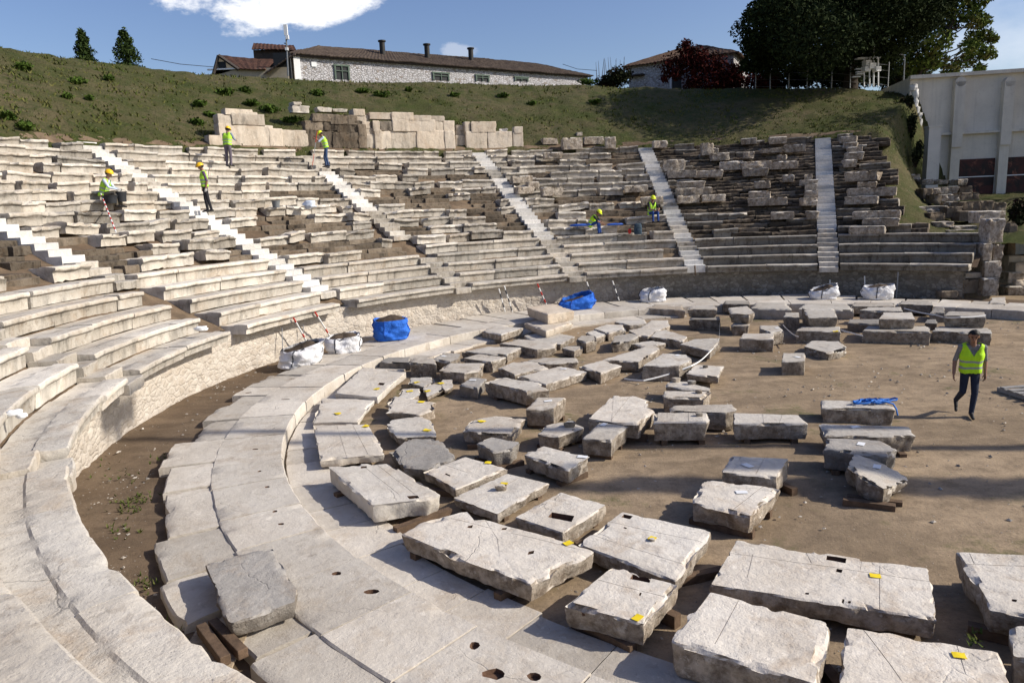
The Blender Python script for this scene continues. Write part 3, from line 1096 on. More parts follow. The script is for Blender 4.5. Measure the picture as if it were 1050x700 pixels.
# outline of the dressed top as surveyed, (corner, ground line under it), bed height, material, tone, roughness, label
G, B_ = 0.0, 0.10
BL = [
 # --- big slabs in front
 ('split', [(413,547),(432,536),(478,523),(486,533),(497,532),(553,547),(608,564),(546,600),(513,588),(480,577),(450,563)], (7, 619), 0.16, 'loose', .95, .05, 'long pale slab split by a white crack, lowest on the paving ring'),
 ('sock1', [(575,504),(622,517),(577,546),(528,530)], (2, 562), B_, 'loose', .9, .03, 'pale slab with a large rectangular socket behind the split slab'),
 ('sock2', [(638,524),(730,544),(693,595),(592,557)], (2, 612), B_, 'loose', .92, .03, 'wide pale slab with a small stone and yellow tag on top'),
 ('sock3', [(628,580),(696,596),(661,640),(579,619)], (2, 664), 0.14, 'loose', .95, .04, 'square pale slab with socket and yellow tag beside the split slab'),
 ('big1', [(728,606),(852,638),(836,701),(689,657)], (3, 692), B_, 'loose', 1.0, .04, 'large plain white slab left of the bottom edge pair'),
 ('long', [(755,553),(952,582),(962,634),(728,599)], (2, 656), B_, 'loose', .97, .04, 'longest white slab with square sockets and yellow tag'),
 ('cracked', [(868,642),(1022,667),(1045,722),(857,722)], (3, 752), B_, 'loose', 1.0, .03, 'white slab with a dark crack, cut by the bottom edge'),
 ('redge', [(982,565),(1085,570),(1095,640),(1016,622)], (3, 650), B_, 'loose', .85, .05, 'pale block cut by the right edge'),
 ('rcorner', [(1036,640),(1095,640),(1100,690),(1038,672)], (3, 705), B_, 'loose', .85, .04, 'slab corner at the bottom right of the photo'),
 ('fan1', [(336,478),(397,473),(450,506),(440,511),(382,518)], (4, 536), 0.14, 'pave', .9, .05, 'fan shaped slab with rough underside, tilted over the lower paving'),
 ('fan2', [(321,435),(377,434),(394,465),(328,472)], (3, 480), 0.12, 'pave', .92, .04, 'second fan slab lying against the paving ring'),
 ('fan3', [(330,408),(385,409),(367,432),(321,433)], (3, 438), 0.12, 'pave', .95, .03, 'third fan slab with a yellow tag on its edge'),
 ('fan4', [(372,376),(417,381),(387,407),(343,403)], (2, 414), 0.14, 'pave', .9, .03, 'long flat slab with one square hole near the small rubble heap'),
 ('pair1', [(434,483),(477,468),(521,480),(467,501)], (3, 511), B_, 'loose', .9, .03, 'smooth slab with a shallow step, left of the small stone slab'),
 ('pair2', [(464,510),(520,485),(562,495),(510,527)], (3, 537), B_, 'loose', .88, .04, 'smooth slab carrying a small stone and a yellow tag'),
 # --- group at left of the orchestra
 ('frag1', [(418,393),(421,387),(443,386),(446,392),(435,397)], (4, 401), .1, 'loose', .6, .05, 'grey fragment at the far end of the rubble heap'),
 ('frag2', [(433,398),(440,394),(453,393),(455,399),(438,407)], (4, 411), .1, 'loose', .75, .06, 'narrow fragment with yellow lichen tag in the rubble heap'),
 ('frag3', [(450,393),(454,389),(464,389),(465,397),(456,400)], (4, 404), .1, 'loose', .75, .06, 'small upright fragment right of the rubble heap'),
 ('frag4', [(408,407),(413,398),(430,398),(431,405),(421,409)], (4, 415), .1, 'loose', .8, .07, 'broken piece with a notch in the rubble heap'),
 ('frag5', [(398,415),(404,406),(418,408),(445,412),(446,419),(430,425),(398,422)], (6, 431), .1, 'loose', .85, .08, 'large irregular fragment forming the near end of the rubble heap'),
 ('frag6', [(396,435),(402,430),(430,426),(442,431),(448,447),(407,449)], (5, 457), .1, 'loose', .8, .06, 'flat cream slab between the rubble heap and grey boulder'),
 ('greyb', [(402,463),(419,449),(450,451),(467,469),(441,480),(414,478)], (4, 492), .05, 'grey', .7, .09, 'dark grey rough boulder touching the fan slab'),
 ('d1', [(389,371),(397,366),(421,366),(421,372)], (0, 378), .05, 'grey', .6, .05, 'low dark stone beside the paving ring'),
 ('d2', [(420,372),(424,367),(446,367),(447,373)], (0, 385), .05, 'loose', .55, .05, 'short block half in shade next to the low dark stone'),
 ('u1', [(493,339),(508,334),(537,336),(514,343)], (3, 350), .1, 'loose', .75, .03, 'flat slab overhanging to the right, left of the two block stack'),
 ('u3', [(473,360),(500,355),(534,356),(520,364)], (3, 372), .06, 'loose', .6, .06, 'grey slab with rough lit end, below the two block stack'),
 ('u4', [(512,352),(531,347.5),(571,350.5),(569,356),(551,358.5),(532,354.5)], (4, 366), .06, 'loose', .65, .05, 'wide flat slab just in front of the two block stack'),
 ('u2c', [(537,344),(562,339),(590,345),(575,353),(548,351.5)], (4, 357), .02, 'loose', .6, .05, 'lowest slab lying under the two block stack'),
 ('u5', [(449.5,380),(461,372),(496,372),(494,379),(476,382.5)], (4, 392), .06, 'loose', .6, .06, 'bulky grey block with sloping top in the left group'),
 ('u6', [(475,367),(490,362.6),(519,366),(505,371.5)], (3, 381), .06, 'loose', .6, .05, 'speckled block behind the bulky grey block'),
 ('u7', [(470,394),(483,386.6),(499,388),(490,398)], (3, 409), .06, 'grey', .75, .06, 'square dark block with a white card on top'),
 ('u8', [(443,368),(455,361),(472.6,362.6),(470,368),(462,371)], (4, 380), .06, 'loose', .5, .05, 'small grey block with a card, beside the short block'),
 ('u9', [(497,391),(517,386.5),(553,392),(562,399),(540,401)], (4, 416), B_, 'loose', .65, .07, 'large rounded stone raised on low props'),
 ('u10', [(576,357),(581,354.5),(596,354.5),(597,357),(589,360)], (4, 365.5), .05, 'loose', .6, .04, 'tiny block alone in the middle of the left group'),
 ('u11', [(590,348),(597,343.5),(610,343),(612,348.5),(601,351)], (4, 360.5), .05, 'loose', .5, .05, 'dark pointed block right of the two block stack'),
 ('u12', [(600,340.5),(610,338),(622.6,343),(611,346)], (3, 351.5), .05, 'loose', .75, .05, 'small pale block behind the dark pointed block'),
 ('u13', [(609,337),(620,332.6),(639,332.6),(641,338),(624,341.5)], (4, 348.5), .05, 'loose', .75, .05, 'pale block with rounded end close to the blue open bag'),
 ('u14', [(630,330),(637,327.4),(661,327.4),(663,332),(646,333.5)], (4, 338.5), .05, 'loose', .7, .05, 'flat block nearest the white bag at the ring'),
 ('u15', [(541,369.5),(556,366),(592,366.5),(593,371),(560,373)], (4, 379), .05, 'loose', .55, .05, 'low slab behind the speckled white rough stone'),
 ('u16', [(512,377),(526,371),(551,369.4),(561,377),(528,384)], (4, 390), .05, 'loose', .7, .09, 'speckled black and white rough stone'),
 ('u17', [(529,386),(575,375),(603,381),(560,394)], (3, 401), .06, 'loose', .8, .04, 'long thin slab with undercut edge by the rounded stone'),
 ('u18', [(594,375),(618,369),(637,374.6),(616,383)], (3, 392.5), .05, 'loose', .75, .07, 'rough pink block right of the long thin slab'),
 ('u19', [(618,368.5),(668,353),(677,357),(655,371)], (3, 380), .06, 'loose', .75, .06, 'long wedge shaped slab pointing towards the bags'),
 ('u20', [(627,352),(630,344),(647,341),(655,344),(646,350)], (4, 358.5), .04, 'loose', .45, .08, 'dark knobbly boulder in the far group'),
 ('u21', [(644,338.5),(663,334.5),(677,338.5),(665,345),(654,344)], (3, 352), .04, 'loose', .7, .06, 'pale slab leaning behind the dark knobbly boulder'),
 ('u22', [(646,352),(668,349),(683,351.5),(664,356)], (3, 361), .04, 'loose', .7, .06, 'thin crust of stone behind the long wedge slab'),
 ('b25', [(657,335.5),(668,328),(685,328),(687,334),(674,339)], (4, 345), .04, 'loose', .8, .05, 'pale tilted block at the far edge of the group'),
 ('b24', [(667,345),(673,339),(683,338),(705,345),(700,350)], (4, 357), .04, 'loose', .7, .07, 'rough wedge beside the ribbon block'),
 ('b23', [(697,352.5),(712,347.5),(738,346),(738,350.5),(728,360)], (4, 369), .08, 'loose', .6, .05, 'grey block wrapped by the white ribbon'),
 ('b22', [(658,375),(680,362),(706,362.5),(710,369),(697,375)], (0, 389), .05, 'loose', .7, .04, 'big smooth block with a white card, ribbon crossing behind it'),
 # --- centre
 ('b36', [(603,429),(628,405),(648,405),(664,410),(669,421),(655,434),(628,433)], (6, 449), .12, 'loose', .95, .06, 'large white block with chamfered corner in the centre'),
 ('b35', [(614.6,433),(643,436),(627,452),(597,449)], (3, 466), B_, 'loose', .6, .03, 'upright block with a white card, touching the chamfered block'),
 ('b32', [(551,407),(580,407),(568,418.6),(539,418.6)], (2, 437), .08, 'loose', .7, .03, 'cubic block with a white card left of the chamfered block'),
 ('b33', [(551,445),(559,436),(574,432),(591,433),(597,438),(573,447)], (5, 461), .08, 'loose', .65, .04, 'squat block with a lump of stone on top'),
 ('b34', [(537,466),(557,457),(606,468),(583,482)], (3, 497), B_, 'loose', .8, .06, 'slab with a moulded edge and white card'),
 ('b37', [(475,441),(483,430),(510,426),(537,429),(526,446),(500,445)], (4, 458), .1, 'loose', .75, .06, 'pale flat block behind the bluish block'),
 ('b38', [(489,454),(503,447),(534,453),(524,461),(506,463)], (3, 476), .1, 'grey', .9, .05, 'bluish grey block with tapering underside'),
 ('b21', [(703,383),(713,373.5),(741,375),(737,387)], (3, 394), .1, 'loose', .85, .06, 'pale pink block with dark pebble on top and timber beneath'),
 ('b20', [(683,396),(684,390.5),(703,390.5),(729,398),(728,401)], (0, 408), .04, 'loose', .7, .05, 'low block with two small stones on top'),
 ('b19', [(680,407),(681,400.5),(729,401),(721,408)], (0, 421), .06, 'loose', .75, .04, 'pale topped block second in the row of four'),
 ('b18', [(687,421),(690,415.5),(742,414),(751,414),(756,421),(745,423)], (0, 437), .06, 'loose', .6, .05, 'long dark block with white ends, behind the stepped block'),
 ('b17', [(670,434),(671,422),(725,423),(725,433.5)], (0, 452), B_, 'loose', .7, .04, 'block with stepped right end standing on two battens'),
 ('b16', [(752,435),(752,423),(819,425),(828,434)], (0, 451), B_, 'loose', .72, .04, 'long block with undercut ends on battens, centre right'),
 ('b11', [(740,484),(750,467),(809,470),(797,489)], (3, 509), B_, 'loose', .9, .03, 'pale two stepped block with a white card, behind the knocked corner block'),
 ('b10', [(711,515),(721,491),(799,500),(770,529)], (3, 549), .08, 'loose', .95, .06, 'white block with a broken corner and a hole in its side'),
 ('b12', [(866,478),(881,468),(918,476),(933,485),(907,499),(880,490)], (4, 518), .08, 'loose', .6, .08, 'tilted reddish boulder resting on a dark beam'),
 ('b13', [(846,459),(846,449),(900,450),(919,460),(910,468)], (0, 480), .1, 'grey', .8, .06, 'bluish block with a card, in front of the ridged slab'),
 ('b14', [(845,446),(842,434),(930,437),(938,446),(897,447)], (3, 463), .08, 'loose', .6, .06, 'long ridged dark slab behind the bluish block'),
 ('b15', [(842,418),(842,410),(900,410),(918,417),(917,419)], (0, 433), .04, 'loose', .7, .03, 'rectangular block with a blue strap heaped on it'),
 # --- far right stacks
 ('r1b', [(707,327),(709,324),(738,324),(739,328)], (0, 337), .05, 'loose', .3, .04, 'dark lower block of the stack beside the drum'),
 ('r2b', [(750,334),(753,330),(768,330),(768,334)], (0, 343), .05, 'loose', .55, .06, 'rounded drum fragment carrying a capital'),
 ('r3', [(741,311),(744,308),(768,308),(769,312)], (0, 320), .1, 'loose', .3, .04, 'dark block behind the capital'),
 ('r4', [(758,347),(762,341.5),(793.5,341.5),(793.5,348)], (0, 358.5), .05, 'loose', .65, .02, 'neat rectangular block alone on the earth'),
 ('r5', [(779,337),(779,333.4),(797.7,333.4),(803.7,339.4),(790,341)], (3, 351), .05, 'loose', .65, .04, 'block just behind the neat rectangular block'),
 ('r6', [(801.5,370),(803,361.5),(825.5,361.5),(825.5,370)], (0, 384), .05, 'loose', .6, .02, 'small stepped cube standing alone'),
 ('r7', [(824,355),(832,349),(862,349),(868,357),(850,362),(838,359)], (4, 371), .0, 'loose', .65, .08, 'ragged flat boulder next to the small cube'),
 ('r8', [(816,339),(820,334.5),(861,334.5),(862.5,340)], (0, 351), .02, 'loose', .55, .03, 'lower moulded slab with yellow mark, carrying a dark block'),
 ('r9', [(803,324),(805,320),(819,320),(820,326)], (0, 337), .02, 'loose', .5, .04, 'narrow dark block left of the moulded slab stack'),
 ('r9b', [(834,322),(822,315.5),(854,315.5),(856,319)], (1, 330), .02, 'loose', .6, .04, 'pale slab behind the moulded slab stack'),
 ('r10', [(884,339),(890,334),(953,334),(954,340)], (0, 352), .02, 'loose', .5, .03, 'longest moulded base slab of the right stacks'),
 ('r12', [(869,331),(871,327),(903,327),(903,332)], (0, 340), .02, 'grey', .6, .03, 'bluish slab left of the longest base slab'),
 ('r13', [(881,318),(890,314.6),(924,314.6),(926,319)], (0, 331), .06, 'loose', .55, .04, 'pale block behind the block on the longest base slab'),
 ('r14', [(872.6,314),(876,310),(917,310),(918,314)], (0, 322), .1, 'loose', .45, .05, 'dark topped slab at the back of the right stacks'),
 ('r15', [(920,312),(925,308),(955,308),(957,313)], (0, 321), .1, 'loose', .4, .05, 'dark slab behind the white ribbon at right'),
 ('r16', [(956,339),(960,334),(1016,336),(1018,342)], (0, 350), .02, 'loose', .5, .05, 'rounded lower block of the stack behind the walking man'),
 ('r18', [(948,331),(950,327),(960,327),(961,332)], (0, 338), .02, 'grey', .5, .05, 'short dark stone between the two right stacks'),
 ('r19', [(953,321),(958,315),(968,315),(969,321)], (0, 331), .02, 'grey', .5, .05, 'dark stone left of the ribbon tied block'),
 ('r20', [(976,314),(982,310),(998.5,310.5),(998.5,315)], (0, 321), .05, 'loose', .75, .05, 'light grey block at the back of the right stacks'),
 ('r21', [(998,317),(1000,313),(1008,313),(1008,318)], (0, 324), .02, 'ashlar', .8, .03, 'small cream block beside the light grey block'),
 ('r22', [(1014,311),(1017,305),(1031,304),(1031,311)], (0, 320), .0, 'loose', .6, .04, 'squared block at the foot of the end pier'),
 ('ringa', [(662,316),(672,312),(700,312),(702,318)], (3, 326), .02, 'ashlar', .5, .06, 'broken ring slab end near the white bag'),
 ('ringb', [(770,316),(775,310),(805,310),(812,317)], (0, 326), .02, 'pave', .6, .05, 'pale ring slab end above its dark undercut face'),
 ('ringc', [(818,317),(826,311),(868,311),(876,318)], (0, 326), .02, 'pave', .6, .05, 'broad pale ring slab in front of the leaning bags'),
]
ROCKS = {}
for idx, (nm, px, (ci, yb), zb, mt, tone, amp, label) in enumerate(BL):
    zt = base_of(px[ci][0], px[ci][1], yb, zb)
    near = px[ci][1] > 440
    poly = [at_z(x, y, zt)[:2] for x, y in px]
    zbb = zb if zb > 0.075 else zb - 0.04
    sp = 0.05 if near else 0.085
    tp = 0.02 + amp * 0.45
    V, F = rock(poly, zbb, zt, 500 + idx * 23, amp=amp * 0.75, taper=tp, tilt=(-.22, .12) if nm == 'b12' else (0, 0), ch=0.018 if near else 0.025, step=sp)
    c = V.mean(0)
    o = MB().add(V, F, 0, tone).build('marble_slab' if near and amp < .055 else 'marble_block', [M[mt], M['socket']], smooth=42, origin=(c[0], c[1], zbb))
    tag(o, label, 'stone block', 'stone blocks laid out in the orchestra')
    ROCKS[nm] = (o, zt, zbb, np.array(poly), tone)


def stacked(nm, px, below, yb, mt, tone, amp, label, ci=0):
    """a block that lies on another one: bed height from the block below"""
    zb = ROCKS[below][1] + 0.012
    zt = base_of(px[ci][0], px[ci][1], yb, zb)
    poly = [at_z(x, y, zt)[:2] for x, y in px]
    V, F = rock(poly, zb, zt, 900 + len(ROCKS) * 7, amp=amp, taper=0.05 + amp, ch=0.02, step=0.08)
    c = V.mean(0)
    o = MB().add(V, F, 0, tone).build('marble_block', [M[mt], M['socket']], smooth=42, origin=(c[0], c[1], zb))
    tag(o, label, 'stone block', 'stone blocks laid out in the orchestra')
    ROCKS[nm] = (o, zt, zb, np.array(poly), tone)


# the two block stack by the ring
stacked('u2l', [(537.5,331),(565,325),(588,331),(560,339.5)], 'u2c', 346.5, 'ashlar', .85, .02, 'lower tan block of the two block stack', 3)
stacked('u2u', [(540,315),(567,311),(589,318.5),(561.5,322.5)], 'u2l', 332.5, 'ashlar', .95, .02, 'upper tan block of the two block stack', 3)
stacked('r1u', [(705,317),(709,313.5),(735,313.5),(735.5,317.5)], 'r1b', 325, 'loose', .5, .03, 'upper block with a broken face, stacked beside the drum')
stacked('r2u', [(750,321),(747,315.5),(766,313.5),(774,320.5),(768,322.5)], 'r2b', 331, 'loose', .6, .05, 'carved capital fragment resting on the drum')
stacked('r8u', [(829,325.5),(824,318),(856,318),(859,325.5)], 'r8', 335, 'loose', .5, .03, 'dark faced block resting on the moulded slab')
stacked('r11', [(901,327),(906,320),(935,320),(938.6,327)], 'r10', 337, 'loose', .65, .015, 'smooth block resting on the longest base slab')
stacked('r17', [(967,323.5),(973,319),(1010,319.7),(1011,324.5)], 'r16', 335, 'loose', .4, .02, 'dark block tied with ribbon on the rounded block behind the man')

# small stones left on top of the blocks
def pebble(nm, px, py, size, label, mt='loose', tone=.8, seed=1):
    o, zt, _, _, _ = ROCKS[nm]
    p = at_z(px, py, zt)
    th = np.linspace(0, 2 * math.pi, 7, endpoint=False)
    poly = [(p[0] + math.cos(t) * size * (0.8 + 0.3 * math.sin(3 * t + seed)), p[1] + math.sin(t) * size * 0.7) for t in th]
    V, F = rock(poly, zt - 0.004, zt + size * 0.75, seed, amp=size * 0.15, taper=size * 0.15, ch=size * 0.15, step=size * 0.4)
    q = MB().add(V, F, 0, tone).build('small_stone', M[mt], smooth=45, origin=(p[0], p[1], zt))
    tag(q, label, 'stone', 'small stones left lying on the blocks')


pebble('pair2', 514, 502, .11, 'small cream stone on the slab with a yellow tag, left of centre', seed=3)
pebble('sock2', 669, 554.5, .05, 'small stone under a yellow tag on the wide pale slab', seed=5)
pebble('b20', 693, 391.5, .13, 'reddish small stone on the low block, left of two', 'ashlar', .5, 7)
pebble('b20', 708, 394, .12, 'grey small stone on the low block, right of two', 'grey', .6, 8)
pebble('b21', 723, 377, .09, 'dark pebble on the pale pink block', 'grey', .3, 9)
pebble('b33', 585, 437.5, .14, 'lump of stone on the squat block', 'loose', .4, 10)
pebble('b17', 717, 426.5, .09, 'brown pebble on the block with stepped end', 'ashlar', .4, 11)
pebble('b19', 717, 403, .10, 'brown pebble on the pale topped block', 'ashlar', .4, 12)

# sockets and scribed lines in the dressed tops
def hole(mb, nm, quad, depth=0.09):
    zt = ROCKS[nm][1]
    P = np.array([at_z(x, y, zt)[:2] for x, y in quad])
    ar = 0.5 * np.sum(P[:, 0] * np.roll(P[:, 1], -1) - np.roll(P[:, 0], -1) * P[:, 1])
    if ar < 0: P = P[::-1]
    n = len(P)
    V = np.concatenate([np.c_[P, np.full(n, zt - depth)], np.c_[P, np.full(n, zt + 0.1)]])
    mb.add(V, [tuple(range(n - 1, -1, -1)), tuple(range(n, 2 * n))] + [(q, (q + 1) % n, n + (q + 1) % n, n + q) for q in range(n)], 1)


def groove(mb, nm, a, b, w=0.007, depth=0.006):
    zt = ROCKS[nm][1]
    p, q = at_z(*a, zt)[:2], at_z(*b, zt)[:2]
    d = (q - p) / np.linalg.norm(q - p)
    s = np.array([-d[1], d[0]]) * w / 2
    P = np.array([p + s, p - s, q - s, q + s])
    n = 4
    V = np.concatenate([np.c_[P, np.full(n, zt - depth)], np.c_[P, np.full(n, zt + 0.08)]])
    ar = 0.5 * np.sum(P[:, 0] * np.roll(P[:, 1], -1) - np.roll(P[:, 0], -1) * P[:, 1])
    F = [tuple(range(n - 1, -1, -1)), tuple(range(n, 2 * n))] + [(k, (k + 1) % n, n + (k + 1) % n, n + k) for k in range(n)]
    if ar < 0: F = [tuple(reversed(f)) for f in F]
    mb.add(V, F, 0, ROCKS[nm][4])


CUTS = {
 'sock1': ([[(566,525),(589,529),(586,535),(562,530)]], []),
 'sock2': ([[(640,527),(649,529),(646,532),(637,530)], [(640,540),(643,541),(642,542),(639,541)]], [((622,534), (727,557)), ((607,548), (700,578))]),
 'sock3': ([[(649,588),(668,592),(666,597),(646,593)], [(656,607),(658,607),(657,610),(655,610)], [(597,624),(600,625),(599,626),(596,625)]], [((613,594), (684,612))]),
 'long': ([[(848,569.5),(868,572),(867,577),(847,574)], [(858,583),(864,584),(863,587),(857,586)], [(826,607),(830,607.5),(829,609.5),(825,609)], [(864,614),(866,614.5),(865,618),(863,617)], [(870,616),(873,616.5),(872,618),(869,617.5)]],
          [((745,566), (956,596)), ((772,568), (766,592)), ((825,563), (832,577)), ((902,574), (902,632)), ((884,571), (882,584))]),
 'big1': ([], [((758,614), (733,660))]),
 'redge': ([[(1038,614),(1043,614.5),(1042,617),(1037,616)]], [((985,578), (1075,581)), ((994,567), (999,578))]),
 'cracked': ([], [((885,645), (912,680)), ((912,680), (928,702)), ((978,651), (990,690))]),
 'split': ([[(542,565),(548,564),(547,567),(541,568)], [(480,539),(485,538),(484,541),(479,541)], [(515,540.5),(520,540),(519,542),(514,542.5)]], [((497,532), (510,552)), ((510,552), (514,587)), ((462,531), (590,562))]),
 'fan1': ([[(417,508),(428,507.5),(430,510),(420,511)], [(370,478),(376,477.5),(376,479.5),(370,480)]], [((372,477), (416,512)), ((385,475), (430,510))]),
 'fan2': ([], [((345,435), (356,470)), ((361,434.5), (378,467))]),
 'fan4': ([[(389,392),(395,392.5),(393,395),(387,394.5)]], [((391,378), (362,404))]),
 'pair1': ([[(457,485),(462,487),(461,488),(456,486)]], [((455,476), (497,490))]),
 'pair2': ([], [((533,489), (484,517))]),
 'b10': ([], [((783,498), (752,522))]),
 'b11': ([], [((784,469), (775,486)), ((760,468), (751,484))]),
 'b16': ([], [((782,424), (783,434)), ((802,425), (799,434))]),
 'b17': ([], [((684,422), (684,434)), ((706,422.5), (706,434))]),
 'b36': ([], [((629,405), (627,433)), ((646,406), (626,431))]),
 'b22': ([], [((682,362.5), (672,375))]),
}
for nm, (hs, gs) in CUTS.items():
    o = ROCKS[nm][0]
    mats = [o.data.materials[0], M['socket']]
    nv = len(o.data.polygons)
    for fn, args in [(hole, (h,)) for h in hs] + [(groove, g_) for g_ in gs]:
        mb = MB()
        fn(mb, nm, *args)
        keep = o.data.copy()
        cut(o, mb, mats)
        zmax = max(v.co.z for v in o.data.vertices) + o.location.z
        if len(o.data.polygons) < nv * 0.7 or zmax > ROCKS[nm][1] + 0.045:            # solver gave up on this one: leave the top plain
            print('cut failed', nm, fn.__name__)
            o.data = keep
    if len(o.data.polygons) < nv * 0.5: print('cut failed', nm)
    o.data.polygons.foreach_set('use_smooth', [True] * len(o.data.polygons))
    o.data.set_sharp_from_angle(angle=rad(42))
    ta = o.data.attributes.get('tone')
    if ta is not None and ta.domain == 'POINT': ta.data.foreach_set('value', [ROCKS[nm][4]] * len(o.data.vertices))
    for pg in o.data.polygons:
        if pg.normal.z > 0.93: pg.use_smooth = False
    if o.data.attributes.get('tone') is None: print('no tone', nm)

# yellow and white cards lying on the blocks
def card(nm, px, py, col, label, s=0.10):
    zt = ROCKS[nm][1] + 0.006
    p = at_z(px, py, zt)
    n = 5
    mb = MB()
    gx_, gy_ = np.meshgrid(np.linspace(-1, 1, n), np.linspace(-1, 1, n))
    sd_ = int(px * 7 + py)
    P = np.stack([gx_.ravel() * s, gy_.ravel() * s * (0.8 if col == 'tag' else 0.62), np.zeros(n * n)], 1)
    P[:, :2] += 0.18 * s * np.stack([vnoise(P * 9 + sd_, 1, 1), vnoise(P * 9 + sd_, 1, 2)], 1)
    a_ = vnoise([[sd_ * 0.37, 0, 0]], 1, 5)[0] * 1.2
    P[:, :2] = P[:, :2] @ np.array([[math.cos(a_), math.sin(a_)], [-math.sin(a_), math.cos(a_)]])
    P[:, 2] = (0.35 * s if col == 'tag' else 0.05 * s) * np.abs(vnoise(P * 6 + sd_, 1.5, 3)) + 0.004
    P2 = P - [0, 0, 0.003]
    F = [(j * n + i, j * n + i + 1, (j + 1) * n + i + 1, (j + 1) * n + i) for j in range(n - 1) for i in range(n - 1)]
    F += [tuple(q + n * n for q in reversed(f)) for f in F]
    mb.add(np.concatenate([P, P2]) + p, F, 0, .5)
    o = mb.build('paper_tag', M[col], smooth=60, origin=p)
    tag(o, label, 'tag', 'yellow tags on the blocks' if col == 'tag' else 'white cards on the blocks')


for nm, px, py, lab in [('long', 897, 590, 'the longest white slab'), ('cracked', 984, 672, 'the cracked bottom edge slab'), ('sock3', 654, 633, 'the square slab with a socket'), ('split', 583, 557, 'the split slab end'),
                        ('sock2', 669, 552, 'the wide pale slab'), ('pair2', 517, 495.5, 'the slab beside its small stone'), ('pair1', 500, 474.5, 'the shallow stepped slab'), ('fan2', 375, 437, 'the second fan slab'),
                        ('fan3', 346, 424, 'the third fan slab'), ('fan4', 386, 399, 'the flat slab with a square hole'), ('frag5', 432, 412, 'the large irregular fragment'), ('frag2', 438, 401, 'the narrow fragment'),
                        ('frag1', 427, 392, 'the grey fragment'), ('frag4', 420, 401, 'the notched fragment'), ('frag6', 438, 441, 'the flat cream slab'), ('b37', 494, 432, 'the pale flat block'), ('frag3', 452, 393, 'the small upright fragment'),
                        ('r8', 857, 340, 'the moulded slab at right')]:
    card(nm, px, py, 'tag', 'crumpled yellow tag on ' + lab, 0.055 if py > 470 else 0.075)
for nm, px, py, lab in [('b10', 760, 504.5, 'the white block with broken corner'), ('b11', 767, 477, 'the two stepped block'), ('b12', 899, 478, 'the tilted reddish boulder'), ('b13', 883, 455, 'the bluish block with card'),
                        ('b35', 619, 435, 'the upright block'), ('b32', 562, 411, 'the cubic block'), ('b34', 597, 468, 'the slab with moulded edge'), ('u7', 485, 389.5, 'the square dark block'), ('u8', 455, 365, 'the small grey block'),
                        ('b22', 695, 364, 'the big smooth block'), ('r5', 797, 336, 'the block behind the neat rectangular one'), ('r6', 818, 366, 'the small stepped cube'), ('u17', 578, 378, 'the long thin slab'), ('b14', 877, 437.5, 'the ridged dark slab')]:
    card(nm, px, py, 'card', 'small white card on ' + lab, 0.085)

# battens under the blocks
def batten(x0, y0, x1, y1, label, w=.11, h=.10, z=0.0, mat='wood'):
    p, q = at_z(x0, y0, z)[:2], at_z(x1, y1, z)[:2]
    d = q - p
    L = np.linalg.norm(d)
    o = MB().box(((p[0] + q[0]) / 2, (p[1] + q[1]) / 2, z + h / 2), (L, w, h), math.atan2(d[1], d[0]))
    bm = o.build('wooden_beam', M[mat], origin=((p[0] + q[0]) / 2, (p[1] + q[1]) / 2, z))
    bv = bm.modifiers.new('b', 'BEVEL'); bv.width = 0.008; bv.segments = 2
    tag(bm, label, 'beam', 'wooden beams under and beside the blocks')


for nm in ('b16', 'b17', 'b35', 'b34', 'b13', 'b10', 'b12', 'u9', 'b36', 'split', 'sock3', 'long', 'big1', 'sock2', 'b11', 'b32', 'b33', 'cracked', 'redge', 'fan1', 'pair1', 'pair2', 'sock1', 'b37', 'b38', 'b14'):
    o, zt, zbb, poly, _ = ROCKS[nm]
    if zbb < 0.05: continue
    mn, mx = poly.min(0), poly.max(0)
    c = poly.mean(0)
    # long axis of the block
    u, s_v, vt_ = np.linalg.svd(poly - c)
    ax, ay = vt_[0], vt_[1]
    e = np.abs((poly - c) @ ax).max() * 0.62
    wv = np.abs((poly - c) @ ay).max() * 0.78
    lab = [l[-1] for l in BL if l[0] == nm][0]
    lab = ' '.join(lab.split()[:7])
    for sgn in (-1, 1):
        m = c + ax * e * sgn
        bx = MB().box((m[0], m[1], zbb / 2 - 0.01), (2 * wv, 0.11, zbb + 0.02), math.atan2(ay[1], ay[0]))
        ob = bx.build('wooden_batten', M['wood'], origin=(m[0], m[1], 0))
        pxm = project((m[0], m[1], 0))[0] < project((c[0], c[1], 0))[0]
        tag(ob, f"{'left' if pxm else 'right'} timber batten under the {lab}", 'batten', 'wooden battens under the blocks')
batten(864, 517, 918, 524, 'long dark beam under the tilted reddish boulder', .13, .1)
batten(577, 452, 592, 453, 'short dark beam end behind the squat block', .14, .1)
batten(852, 480, 858, 488, 'beam end sticking out below the bluish block with card', .12, .1)

# the grey slab on the paving ring, with the two beams and planks beside it
zt = Z_RING + 0.23
V, F = rock([at_z(x, y, zt)[:2] for x, y in [(210,577),(279,560),(284,575),(305,603),(303,617),(236,640),(233,636)]], Z_RING + 0.04, zt, 4242, amp=.028, taper=.06, ch=.02, step=.05)
c = V.mean(0)
tag(MB().add(V, F, 0, .95).build('grey_slab', M['grey'], smooth=42, origin=(c[0], c[1], Z_RING)), 'rough blue grey slab lying on the paving ring near the timber beams', 'stone block')
for (a_, b_, lab, zz) in [((207,648), (232,682), 'left of two short timber beams by the grey slab', .31), ((219,643), (250,675), 'right of two short timber beams by the grey slab', .31)]:
    batten(*a_, *b_, lab, .10, .10, zz)
for q_, (a_, b_) in enumerate([((190,655), (212,690)), ((196,652), (222,686)), ((203,650), (232,680)), ((211,648), (242,676))]):
    pass
mb = MB()
p, q = at_z(196, 668, .26)[:2], at_z(243, 664, .26)[:2]
d = (q - p) / np.linalg.norm(q - p)
